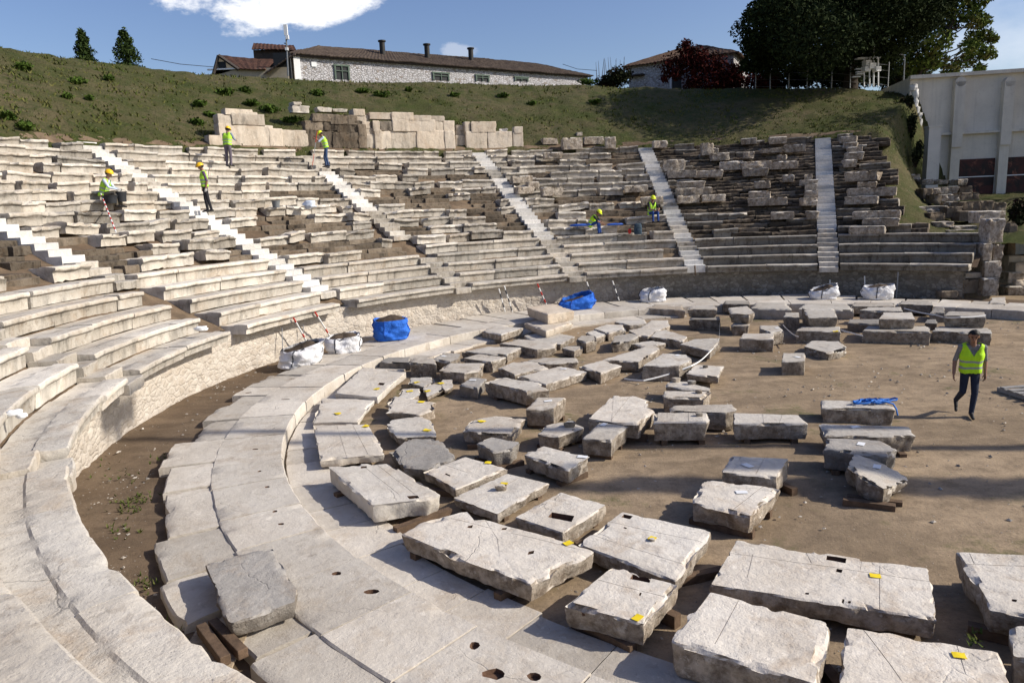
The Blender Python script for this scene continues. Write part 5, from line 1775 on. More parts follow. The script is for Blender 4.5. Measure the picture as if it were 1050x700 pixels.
# --- fence, weather station, lamp on the crest
fe = empty('wire_fence', at_y(840, 90, 56), 'thin post and wire fence on the crest under the pine', 'fence')
for px in (775, 790, 809, 828, 853, 872, 911):
    p = at_y(px, 75, 56); zb = hill_z(az_of(p), math.hypot(p[0] - CX, p[1] - CY)) - .2
    MB().tube([(p[0], 56, zb), (p[0], 56, zb + 2.5)], .045, 6).build('post', M['iron'], fe)
for hh in (.4, .9, 1.4, 1.9, 2.3):
    pts = []
    for px in (775, 809, 853, 911):
        p = at_y(px, 75, 56); zb = hill_z(az_of(p), math.hypot(p[0] - CX, p[1] - CY)) - .2
        pts.append((p[0], 56, zb + hh))
    MB().tube(pts, .012, 4).build('wire', M['iron'], fe)
tag(MB().tube([at_y(815, 67, 55.8), at_y(850, 61.5, 55.8), at_y(893, 54, 55.8)], .04, 6).build('slanting_pole', M['iron'], origin=at_y(815, 67, 55.8)), 'long slanting pole above the wire fence, rising to the right', 'pole')
ws = empty('weather_station', at_y(890, 88, 54.5), 'white boxes on a metal frame with a mast, in front of the pine', 'weather station')
for px in (886, 891.5, 900.5):
    MB().tube([at_y(px, 89, 54.5), at_y(px, 60, 54.5)], .05, 6).build('leg', M['card'], ws)
MB().tube([at_y(895.5, 89, 54.5), at_y(896.5, 43, 54.5)], .055, 6).build('mast', M['card'], ws)
pm_ = at_y(890, 60, 54.5)
MB().box(pm_, (1.7, .5, .08)).build('shelf', M['card'], ws)
for (px, py, s_q) in [(889, 65, .5), (893, 68, .55), (888, 71, .5), (899, 71, .45)]:
    MB().box(at_y(px, py, 54.4), (s_q, s_q * .8, s_q * .7), .3).build('box', M['card'], ws)
for (px, py) in [(881, 71), (882, 74), (882, 76), (878, 79)]:
    MB().box(at_y(px, py, 54.5), (.55, .25, .07)).build('arm', M['card'], ws)
lp = empty('lamp_post', at_y(926, 95, 53.5), 'thin pole with a short hooked arm beside the white building', 'pole')
MB().tube([at_y(926, 96, 53.5), at_y(927.5, 60, 53.5), at_y(926.5, 56, 53.5), at_y(920, 56, 53.5)], .05, 7).build('pole', M['iron'], lp)
MB().box(at_y(929, 90, 53.5), (.5, .1, .1)).build('bracket', M['iron'], lp)

# --- white concrete building at the right
def concrete_mat():
    t = NT('white_concrete')
    c = t.mix(t.ramp(t.noise(.5, 6, .65), .35, .65), (0.72, 0.68, 0.60), (0.60, 0.565, 0.50))
    st = t.noise(1.0, 5, .65, vec=t.scalev((2.2, 2.2, .12)))
    c = t.mix(t.math('MULTIPLY', t.ramp(st, .5, .68), .55), c, (0.42, 0.40, 0.365))
    c = t.mix(t.math('MULTIPLY', t.ramp(t.noise(5, 7, .75), .55, .75), .4), c, (0.34, 0.30, 0.25))
    return t.out(c, .9, t.bump(t.noise(12, 5, .7), .25, .02), .2)


def mural_mat():
    t = NT('mural_panel')
    n = t.noise(0.85, 6, .65, dist=1.2)
    c = t.mix(t.ramp(n, .40, .62), (0.020, 0.014, 0.014), (0.085, 0.022, 0.018))
    c = t.mix(t.math('MULTIPLY', t.ramp(t.noise(1.1, 8, .75, dist=.8), .56, .70), .85), c, (0.36, 0.14, 0.085))
    return t.out(c, .6, None, .3)


M['conc'] = concrete_mat()
M['mural'] = mural_mat()
P0 = np.array([26.75, 50.0]); dw = np.array([1, -0.17]); dw = dw / np.linalg.norm(dw); nw = np.array([-dw[1], dw[0]])
wb_ = empty('concrete_building', (P0[0], P0[1], 0), 'white concrete building with ribs and dark painted panels at the right edge', 'building')
TOPZ = 11.75
rzw = math.atan2(dw[1], dw[0])
P1 = P0 + dw * 26
prism(MB(), [P0, P1, P1 + nw * 14, P0 + nw * 14], 0.0, TOPZ).build('wall', M['conc'], wb_)
c = (P0 + P1) / 2 - nw * .08
MB().box((c[0], c[1], TOPZ - .06), (26.2, .5, .22), rzw).build('coping', M['conc'], wb_)
lz = on_plane(1000, 136, P0, P1)[2]
MB().box((c[0] - nw[0] * .02, c[1] - nw[1] * .02, lz), (26, .42, .16), rzw).build('ledge', M['conc'], wb_)
for px in (982, 1032):
    for k_ in range(1):
        p = on_plane(px, 90, P0, P1); pz = on_plane(px, 85, P0, P1)[2]
        q_ = p[:2] - nw * .22
        mbq = MB().box((q_[0], q_[1], (lz - .9 + pz) / 2), (.62, .5, pz - lz + .9), rzw)
        mbq.tube([(q_[0] - nw[0] * -.25, q_[1] - nw[1] * -.25, pz), (q_[0] - nw[0] * .25, q_[1] - nw[1] * .25, pz)], .31, 12)
        mbq.build('rib', M['conc'], wb_)
        mbq = MB().box((q_[0] + nw[0] * .05, q_[1] + nw[1] * .05, (lz - .9) / 2 - .002), (.56, .36, lz - .9), rzw)
        mbq.build('rib', M['conc'], wb_)
for q_ in (1, 2):
    pp = on_plane(1032, 90, P0, P1)[:2] + dw * (3.05 * q_) - nw * .22
    MB().box((pp[0], pp[1], 5.6), (.6, .5, 11.2), rzw).build('rib', M['conc'], wb_)
zt_, zb_ = on_plane(1000, 163, P0, P1)[2], on_plane(1000, 200, P0, P1)[2]
rib_px = [on_plane(982, 90, P0, P1)[:2], on_plane(1032, 90, P0, P1)[:2]]
gap_w = np.linalg.norm(rib_px[1] - rib_px[0])
for s_q in (0, 1, 2):
    m = rib_px[0] + dw * (gap_w * (s_q + .5)) - nw * .04
    pn = MB().box((m[0], m[1], (zt_ + zb_) / 2), (gap_w - .72, .07, zt_ - zb_), rzw).build('painted_panel', M['mural'], wb_)
    MB().box((m[0] - nw[0] * .05, m[1] - nw[1] * .05, (zt_ + zb_) / 2 + .02), (gap_w - .72, .03, .06), rzw).build('white_strip', M['card'], pn)
pr = at_y(954, 178, 46)
pt = at_y(954, 131, 46)
tag(MB().box((pr[0], 46, (pt[2] + 1) / 2), (.72, .6, pt[2] - 1), -.1).box((pr[0], 46, pt[2] + .04), (.8, .68, .08), -.1).build('concrete_pier', M['conc'], origin=(pr[0], 46, 1)), 'grey concrete pier standing in front of the white building corner', 'pier')
bw = MB()
for q_, (px, py, w_, h_) in enumerate([(938, 97, 6, 10), (937, 106, 8, 8), (939, 113, 6, 7), (941, 119, 7, 7), (942, 126, 5, 8), (936, 90, 7, 6)]):
    p = at_y(px, py, 49.2)
    th_ = np.linspace(0, 6.28, 7, endpoint=False)
    V, F = rock([(p[0] + math.cos(t) * w_ / 2 / 15, p[1] + math.sin(t) * .3) for t in th_], p[2] - h_ / 30, p[2] + h_ / 30, 70 + q_, .06, .05, .04, .12)
    bw.add(V, F, 0, 1)
tag(bw.build('broken_wall_edge', M['new'], smooth=40, origin=at_y(940, 128, 49.2)), 'broken white masonry edge at the left corner of the white building', 'wall remains')


# --- stones placed by survey: boxes with rough faces
def stone_at(px0, py0, px1, py1, Y, depth, mat, tone, name, seed, amp=.03, rz=0.0, taper=.02):
    a_, b_ = at_y(px0, py1, Y), at_y(px1, py0, Y)
    w_ = b_[0] - a_[0]; z0, z1 = a_[2], b_[2]
    cx_ = (a_[0] + b_[0]) / 2
    u = np.array([math.cos(rz), math.sin(rz)]); v = np.array([-u[1], u[0]])
    c_ = np.array([cx_, Y])
    poly = [c_ - u * w_ / 2, c_ + u * w_ / 2, c_ + u * w_ / 2 + v * depth, c_ - u * w_ / 2 + v * depth]
    V, F = rock(poly, z0, z1, seed, amp, taper, min(.03, (z1 - z0) * .15), .1)
    return MB().add(V, F, 0, tone), (cx_, Y + depth / 2, z0)


def wall_group(name, label, rects, R, mat, seed, cat='wall', dep=.5):
    root = None
    for i, rc in enumerate(rects):
        x0, y0, x1, y1 = rc[:4]
        tone = rc[4] if len(rc) > 4 else .85
        p = at_r((x0 + x1) / 2, y1, R)
        az = az_of(p)
        if root is None:
            root = empty(name, p, label, cat, 'remains of the wall above the top row')
        # turn the block to the tangent of the curve
        rz = rad(az) - math.pi / 2
        pw_ = project(p)[2]
        w_ = (x1 - x0) / FOC * pw_ / max(.4, abs(math.cos(rz)))
        h_ = (y1 - y0) / FOC * pw_
        u = np.array([math.cos(rz), math.sin(rz)]); v = np.array([-u[1], u[0]])
        w_ -= .035
        c_ = p[:2] + v * RNG.uniform(-.05, .05)
        tone *= RNG.uniform(.72, 1.05)
        poly = [c_ - u * w_ / 2, c_ + u * w_ / 2, c_ + u * w_ / 2 + v * dep, c_ - u * w_ / 2 + v * dep]
        V, F = rock(poly, p[2] - (.4 if y1 > 139 else .03), p[2] + h_, seed + i * 3, .022 if mat != 'strata' else .07, .01, .025, .1)
        MB().add(V, F, 0, tone).build('block', M[mat], root, smooth=40, origin=(p[0], p[1], p[2]))
    return root


RT = R_TOP + 0.25
wall_group('ashlar_wall', 'left ashlar wall stub with cap stone, behind the two standing workers', [(229, 127.5, 249, 141, .95), (249, 128.5, 277, 141, .95), (277.5, 132, 289, 141.5, .9), (289, 133.5, 314, 142, .8), (217, 139, 231, 146, .9), (227, 117.5, 242, 127.5, .8), (242, 117, 268, 127.5, .6), (234.5, 112, 256, 117.5, .95), (254, 115, 263, 118, .8)], RT, 'ashlar', 3000)
wall_group('rubble_wall', 'dark rubble wall core between the two ashlar walls', [(315, 124, 333, 133, .9), (317, 133, 345, 144, .3), (340, 118, 365, 127, .5), (346, 127, 358, 136, .2), (358, 124, 372, 135, .3), (343, 136, 368, 144, .4), (322, 117, 341, 124, .6), (333, 124, 346, 133, .15), (368, 128, 376, 144, .7)], RT, 'strata', 3100)
wall_group('ashlar_wall', 'longest ashlar wall in the middle, with a dark gap under its top course', [(389, 134, 401, 145.5, .9), (401, 134, 428, 145.5, .9), (428, 134, 456, 145.5, .95), (456, 134.5, 467, 145.5, .9), (403, 123, 420, 134, .95), (420, 123, 447, 134, .95), (447, 123.5, 455, 134, .9), (455, 124, 467, 134.5, .9), (380, 115.5, 402, 121.5, .8), (402, 115.5, 424, 122.5, .85), (424, 118.5, 442, 123.5, .9), (442, 119, 456, 123.5, .85), (383, 124, 390, 134, .8), (390, 124.5, 403, 133, .1), (385, 133, 392, 145, .8)], RT, 'ashlar', 3200)
wall_group('ashlar_wall', 'right ashlar wall stub above the third stairway', [(478, 135, 500, 146, .95), (500, 135, 526, 146, .95), (477, 125, 483, 135, .9), (483, 125, 509, 135, .9), (526, 136, 537, 145.5, .9), (527, 130, 536.5, 136, .85)], RT, 'ashlar', 3300)
wall_group('upper_steps', 'worn upper steps beside the longest ashlar wall', [(363, 112, 374, 118, .8), (366, 118, 378, 124, .75), (372, 124, 380, 131, .85), (374, 131, 384, 138, .9), (376, 138, 387, 145.5, .9)], RT + .15, 'ashlar', 3400, 'steps', .8)
wall_group('upper_steps', 'short steps between the longest and the right ashlar walls', [(467, 139, 478, 145.5, .6), (467.5, 133, 477.5, 139, .5), (468, 128, 477, 133, .45)], RT + .3, 'ashlar', 3450, 'steps', .8)
LB = [(300, 108, 318, 116, 'long weathered stone half buried on the slope above the rubble wall'), (326, 109.5, 340, 115, 'pale stone in the grass above the rubble wall'), (301, 104, 309, 108, 'small stone at the head of the half buried stone'), (341, 111, 357, 115, 'flat stone in the grass left of the upper steps')]
for i, (x0, y0, x1, y1, lab) in enumerate(LB):
    p = at_r((x0 + x1) / 2, y1, R_TOP + 2.2)
    mb, o_ = stone_at(x0, y0, x1, y1, p[1], .6, 'seat', .7, 'x', 3500 + i, .06, rz=rad(az_of(p)) - math.pi / 2)
    tag(mb.build('fallen_stone', M['seat'], smooth=40, origin=o_), lab, 'stone block', 'stones lying on the slope')
pp = at_r(516, 136, RT + .2)
mb, o_ = stone_at(512, 131.5, 520, 136, pp[1], .4, 'new', 1, 'x', 3555, .08)
tag(mb.build('white_stone', M['new'], smooth=40, origin=o_), 'small bright white stone on the right ashlar wall', 'stone')

# --- loose pale blocks lying on the right-hand tiers
LR = []
for (ox, oy, lst) in ((740, 120, [(118,130,205,165),(285,122,385,162),(380,168,490,210),(130,212,195,250),(330,228,385,270),(130,308,268,355),(368,348,425,390),(498,345,542,375),(470,378,565,412),(500,402,565,440),(498,442,570,485),(482,485,572,530),(197,385,290,428),(165,445,285,488),(165,485,380,530),(508,565,576,612),(295,570,425,612),(712,118,795,155),(728,155,800,188),(755,182,835,213),(745,213,838,258),(730,257,808,302),(742,330,860,385),(862,327,920,380),(820,390,915,430),(788,425,1000,475),(752,475,905,522),(800,565,975,610),(975,560,1050,605),(870,607,1025,655),(780,655,955,700),(-10,268,120,318),(120,268,290,315),(290,268,445,312),(240,190,365,215)]),
                       (600, 120, [(695,158,770,230),(755,187,795,222),(755,217,857,262),(410,145,490,185),(465,257,595,325),(495,322,660,365),(660,322,815,362),(545,387,708,425),(540,425,755,470),(550,470,688,515),(700,467,838,505),(330,478,465,525),(235,410,378,450)]),
                       (460, 120, [(560,420,683,472),(380,355,500,395),(475,390,540,430),(410,420,510,460),(765,95,800,122),(565,215,680,250),(680,127,800,195),(808,122,930,165),(935,122,1000,190),(560,130,655,165)])):
    for (a_, b_, c__, d_) in lst: LR.append((ox + a_ / 5.833, oy + b_ / 5.833, ox + c__ / 5.833, oy + d_ / 5.833))
LR.sort(key=lambda t: (t[0]))
side_n = {}
for i, (x0, y0, x1, y1) in enumerate(LR):
    p, k = on_rows((x0 + x1) / 2, y1 - .6)
    az = az_of(p)
    R = math.hypot(p[0] - CX, p[1] - CY)
    rz = rad(az) - math.pi / 2 + RNG.normal(0, .11)
    pw_ = project(p)[2]
    w_ = (x1 - x0) / FOC * pw_ / max(.5, abs(math.cos(rz)))
    h_ = (y1 - y0) / FOC * pw_ * 1.02
    base = polar(az, R - .12)
    u = np.array([math.cos(rz), math.sin(rz)]); v = np.array([-u[1], u[0]])
    c_ = base[:2]
    dep = RNG.uniform(.45, .7)
    f_ = RNG.uniform(.82, 1.0)
    poly = [c_ - u * w_ / 2, c_ + u * w_ / 2, c_ + u * w_ / 2 * f_ + v * dep, c_ - u * w_ / 2 * f_ + v * dep]
    V, F = rock(poly, p[2] - .02, p[2] + h_ * .94, 6000 + i * 5, .05, .03, .04, .09)
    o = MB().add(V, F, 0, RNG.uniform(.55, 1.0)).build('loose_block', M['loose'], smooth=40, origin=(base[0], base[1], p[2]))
    wd = 0 if az < 68.8 else 1 if az < 88.7 else 2
    side_n[wd] = side_n.get(wd, 0) + 1
    q_ = int(round(k))
    lf = ['right of the rightmost stairs', 'between the two rightmost stairs', 'between second and third stairs from right'][wd]
    tag(o, f"pale loose block, {ORD[min(30, len([1 for t in LR[:i + 1]]) if False else side_n[wd])]} from left {lf}", 'stone block', 'loose pale blocks lying on the right tiers')

# --- end of the tiers at the right: pier stones, rough walls, spare stones beyond
for i, (x0, y0, x1, y1, Y, mt, tn, lab, dep) in enumerate([
    (1014, 224, 1031, 249, 28.8, 'loose', .55, 'upright rounded slab topping the end pier of the tiers', .8),
    (1005, 216, 1031, 229, 30.2, 'loose', .8, 'broad block lying behind the upright slab of the end pier', .9),
    (1008, 249.5, 1018.5, 267.5, 28.7, 'loose', .5, 'left stone in the second course of the end pier', .8),
    (1018.5, 249.5, 1029, 267.5, 28.8, 'loose', .45, 'right stone in the second course of the end pier', .8),
    (1009.5, 267.5, 1027, 285, 28.7, 'loose', .6, 'third course stone of the end pier', .8),
    (1008, 285, 1025, 303.5, 28.5, 'loose', .5, 'round weathered bottom stone of the end pier', .7),
    (981, 286, 1006, 301, 28.9, 'strata', .5, 'dark wall stone left of the pier foot', .6),
    (966, 298, 982, 305.5, 28.4, 'strata', .55, 'low dark stone in front of the wall end', .5),
    (971, 279, 1006, 286, 29.0, 'ashlar', .45, 'reddish brown stone under the seat row end', .6),
    (1033, 228, 1043, 262, 31.5, 'strata', .5, 'tall dark slab standing behind the end pier', .5),
    (1034, 262, 1052, 273, 31.0, 'ashlar', .8, 'tan stone at the top of the right edge stack', .8),
    (1041, 269, 1060, 286, 30.5, 'ashlar', .9, 'pale stone bulging in the right edge stack', .8),
    (1034, 279, 1050, 291, 30.3, 'loose', .6, 'grey stone in the right edge stack', .8),
    (1042, 287, 1060, 295, 30.1, 'ashlar', .85, 'flat stone in the right edge stack', .8),
    (1034, 293, 1056, 303, 30.0, 'loose', .45, 'dark bottom stone of the right edge stack', .8)]):
    mb, o_ = stone_at(x0, y0, x1, y1, Y, dep, mt, tn, 'x', 7000 + i, .045, rz=-.1)
    mb.t = [np.minimum(1, q_ + .25) for q_ in mb.t]
    tag(mb.build('pier_stone', M[mt], smooth=40, origin=o_), lab, 'stone block', 'stones of the end pier and beyond')
RW = [(447,425,510,490),(510,425,552,460),(555,415,662,460),(560,460,665,505),(665,412,740,460),(675,450,785,500),(675,503,788,570),(590,535,678,600),(600,505,665,535),(665,560,790,625),(785,500,865,565),(415,530,590,575),(490,570,580,620),(520,625,635,660),(345,340,435,375),(440,370,510,405),(515,372,600,405),(605,378,650,405),(655,370,712,410),(870,510,950,560),(510,460,560,520),(635,650,780,672),(600,672,760,690)]
for i, (a_, b_, c__, d_) in enumerate(RW):
    x0, y0, x1, y1 = 870 + a_ / 5.833, 120 + b_ / 5.833, 870 + c__ / 5.833, 120 + d_ / 5.833
    Y = 41.5 - (y1 - 185) * .16 if y1 > 190 else 42.5
    Y = min(Y, 42.5)
    mb, o_ = stone_at(x0, y0, x1, y1, Y, .9, 'strata', .6, 'x', 7200 + i, .07, rz=-.08)
    rowq = 'upper' if y1 < 192 else 'middle' if y1 < 216 else 'lower'
    tag(mb.build('rubble_stone', M['loose'] if y1 - y0 < 8.2 or i == 11 else M['strata'], smooth=40, origin=o_), f"{'pale' if i == 11 else 'dark'} rubble stone, {ORD[i + 1]} in the {rowq} ruined wall at far right", 'stone block', 'stones of the ruined wall at far right')
bush(934, 128, 46.5, 14, 26, M['dusk'], 'dark scrub on the scarp left of the white building, upper clump', None, 700, .1, 'scrub')
bush(940, 155, 45.2, 13, 24, M['dusk'], 'dark scrub on the scarp above the concrete pier foot, lower clump', None, 700, .1, 'scrub')
bush(929, 105, 48, 12, 20, M['dusk'], 'dark scrub below the broken masonry edge at the crest end', None, 600, .1, 'scrub')
bush(1043, 222, 33, 22, 40, M['dusk'], 'dark bush at the right edge behind the end pier', None, 900, .1, 'bush')

# --- tall objects just outside the frame on the right, whose shadows cross the orchestra
fp = empty('floodlight_mast', (24, 10.05, 0), 'tall floodlight mast standing beyond the right of the orchestra', 'mast')
MB().tube([(24, 10.05, -.1), (24, 10.05, 21.5)], [.19, .11], 12).build('pole', M['iron'], fp, smooth=40)
MB().box((24, 10.05, 21.6), (.4, 1.6, .35)).build('lamp_head', M['iron'], fp)
cy = []
for q_ in range(30):
    f_ = q_ / 29
    cy.append(((25 + .25 * math.sin(q_ * 2.3), 8.0 + .18 * math.cos(q_ * 3.1), 1.2 + 14.2 * f_), (.72 * (1 - f_ * .55), .55 * (1 - f_ * .5), .75), 190))
tree('cypress_tree', (25, 8.0, 0), 15.5, cy, .12, M['conif'], 'slim tall cypress standing beyond the right of the orchestra', 'tree', None, .16, 21, branches=False)

cl = []  # unseen tree, added for the shade it throws on the hill
rr_ = np.random.default_rng(31)
for q_ in range(30):
    d_ = rr_.normal(size=3); d_ /= np.linalg.norm(d_)
    cl.append((np.array([40, 42.5, 16.5]) + d_ * [4.6, 3.8, 4.2] * rr_.uniform(.3, 1), (1.9, 1.9, 1.4), 420))
tree('broadleaf_tree', (40, 42.5, 0), 18, cl, 0.16, M['broad'], 'unseen tall broad tree added beyond the right edge to shade the hill', 'tree', None, .3, 41)

# ------------------------------------------------------------------ people
M['skin'] = plain('skin', (0.36, 0.20, 0.135), 0.6, 0.06)
M['skind'] = plain('tanned_skin', (0.27, 0.145, 0.095), 0.6, 0.06)
M['hair'] = plain('black_hair', (0.012, 0.010, 0.009), 0.6, 0.3)
M['vest'] = plain('hi_vis_yellow', (0.46, 0.80, 0.02), 0.7, 0.06, 0.25, 5)
M['vest2'] = plain('hi_vis_green', (0.42, 0.74, 0.05), 0.7, 0.06, 0.25, 5)
M['refl'] = plain('reflective_tape', (0.30, 0.33, 0.30), 0.45, 0.08)
M['helmet'] = plain('yellow_helmet', (0.86, 0.50, 0.02), 0.4, 0.03)
M['helmetg'] = plain('lime_helmet', (0.70, 0.80, 0.03), 0.4, 0.03)
M['jeans'] = plain('dark_jeans', (0.018, 0.026, 0.050), 0.85, 0.25, 0.3, 8)
M['blueT'] = plain('blue_work_trousers', (0.020, 0.060, 0.24), 0.85, 0.2, 0.3, 8)
M['denim'] = plain('blue_denim', (0.040, 0.070, 0.150), 0.85, 0.25, 0.3, 8)
M['blackT'] = plain('black_trousers', (0.018, 0.018, 0.022), 0.85, 0.25, 0.3, 8)
M['greyT'] = plain('purple_grey_trousers', (0.13, 0.11, 0.135), 0.85, 0.2, 0.3, 8)
M['brownT'] = plain('brown_grey_trousers', (0.10, 0.085, 0.065), 0.85, 0.2, 0.3, 8)
M['greyS'] = plain('grey_check_shirt', (0.21, 0.20, 0.195), 0.85, 0.25, 0.3, 10)
M['purpS'] = plain('purple_shirt', (0.13, 0.085, 0.15), 0.85, 0.2, 0.2, 8)
M['lbS'] = plain('light_blue_shirt', (0.52, 0.60, 0.74), 0.85, 0.1, 0.2, 8)
M['bgS'] = plain('blue_grey_shirt', (0.20, 0.24, 0.31), 0.85, 0.1, 0.2, 8)
M['shoe'] = plain('dark_shoes', (0.02, 0.018, 0.018), 0.6, 0.2)
M['glove'] = plain('grey_glove', (0.42, 0.41, 0.40), 0.8, 0.1)


def capsule(p0, r0, p1, r1, n=14, m=5):
    p0, p1 = np.array(p0, float), np.array(p1, float)
    d = p1 - p0; L = np.linalg.norm(d)
    d = d / L if L > 1e-6 else np.array([0, 0, 1.0])
    a = np.cross(d, [0, 0, 1.0]) if abs(d[2]) < .95 else np.cross(d, [1.0, 0, 0])
    a /= np.linalg.norm(a); b = np.cross(d, a)
    rings = []
    for i in range(m): t = -math.pi / 2 + (i + .5) / m * math.pi / 2; rings.append((p0 + d * r0 * math.sin(t), r0 * math.cos(t)))
    for i in range(m): t = (i + .5) / m * math.pi / 2; rings.append((p1 + d * r1 * math.sin(t), r1 * math.cos(t)))
    V = [c + r * (a * math.cos(2 * math.pi * j / n) + b * math.sin(2 * math.pi * j / n)) for c, r in rings for j in range(n)]
    F = [(i * n + j, i * n + (j + 1) % n, (i + 1) * n + (j + 1) % n, (i + 1) * n + j) for i in range(len(rings) - 1) for j in range(n)]
    F.append(tuple(range(n - 1, -1, -1))); F.append(tuple((len(rings) - 1) * n + j for j in range(n)))
    return V, F


def fuse(caps, voxel, smooth_it=4):
    """one continuous surface over all the limbs"""
    mb = MB()
    for c in caps: mb.add(*capsule(c[0], c[1], c[2], c[3]))
    ob = mb.build('body', M['skin'])
    md = ob.modifiers.new('r', 'REMESH'); md.mode = 'VOXEL'; md.voxel_size = voxel; md.use_smooth_shade = True
    sm = ob.modifiers.new('s', 'SMOOTH'); sm.iterations = smooth_it; sm.factor = 0.5
    dg = bpy.context.evaluated_depsgraph_get()
    me = D.meshes.new_from_object(ob.evaluated_get(dg))
    old = ob.data
    D.objects.remove(ob); D.meshes.remove(old)
    V = np.array([v.co[:] for v in me.vertices]); F = [tuple(p.vertices) for p in me.polygons]
    D.meshes.remove(me)
    return V, F


def seg_dist(P, a, b, r0, r1):
    a, b = np.array(a, float), np.array(b, float)
    d = b - a; L2 = d @ d + 1e-9
    t = np.clip(((P - a) @ d) / L2, 0, 1)
    return np.linalg.norm(P - (a + t[:, None] * d), axis=1) - (r0 + (r1 - r0) * t)


def hand(wrist, dirv, palm_n, thumb_side, curl=.5, scale=1.0):
    """palm, four unequal curled fingers and a thumb off the side of the palm"""
    w = np.array(wrist, float); d = np.array(dirv, float); d /= np.linalg.norm(d)
    nrm = np.array(palm_n, float); nrm -= d * (nrm @ d); nrm /= np.linalg.norm(nrm)
    side = np.cross(d, nrm) * thumb_side
    out = []
    for k in (-1, 0, 1): out.append((w + side * .014 * k, .017 * scale, w + d * .085 * scale + side * .026 * k, .0145 * scale))
    for k, L in zip((1.5, .5, -.5, -1.5), (.070, .080, .074, .056)):
        b0 = w + d * .088 * scale + side * .0195 * k * scale
        m = b0 + (d * math.cos(curl * .6) + nrm * math.sin(curl * .6)) * L * .5 * scale
        e = m + (d * math.cos(curl * 1.7) + nrm * math.sin(curl * 1.7)) * L * .5 * scale
        out += [(b0, .0095 * scale, m, .009 * scale), (m, .009 * scale, e, .0075 * scale)]
    t0 = w + d * .025 + side * .03
    t1 = t0 + (d * .6 + side * .75 + nrm * .15) * .042 * scale
    t2 = t1 + (d * .95 + side * .15 + nrm * .3) * .034 * scale
    out += [(t0, .013 * scale, t1, .0115 * scale), (t1, .0115 * scale, t2, .009 * scale)]
    return out


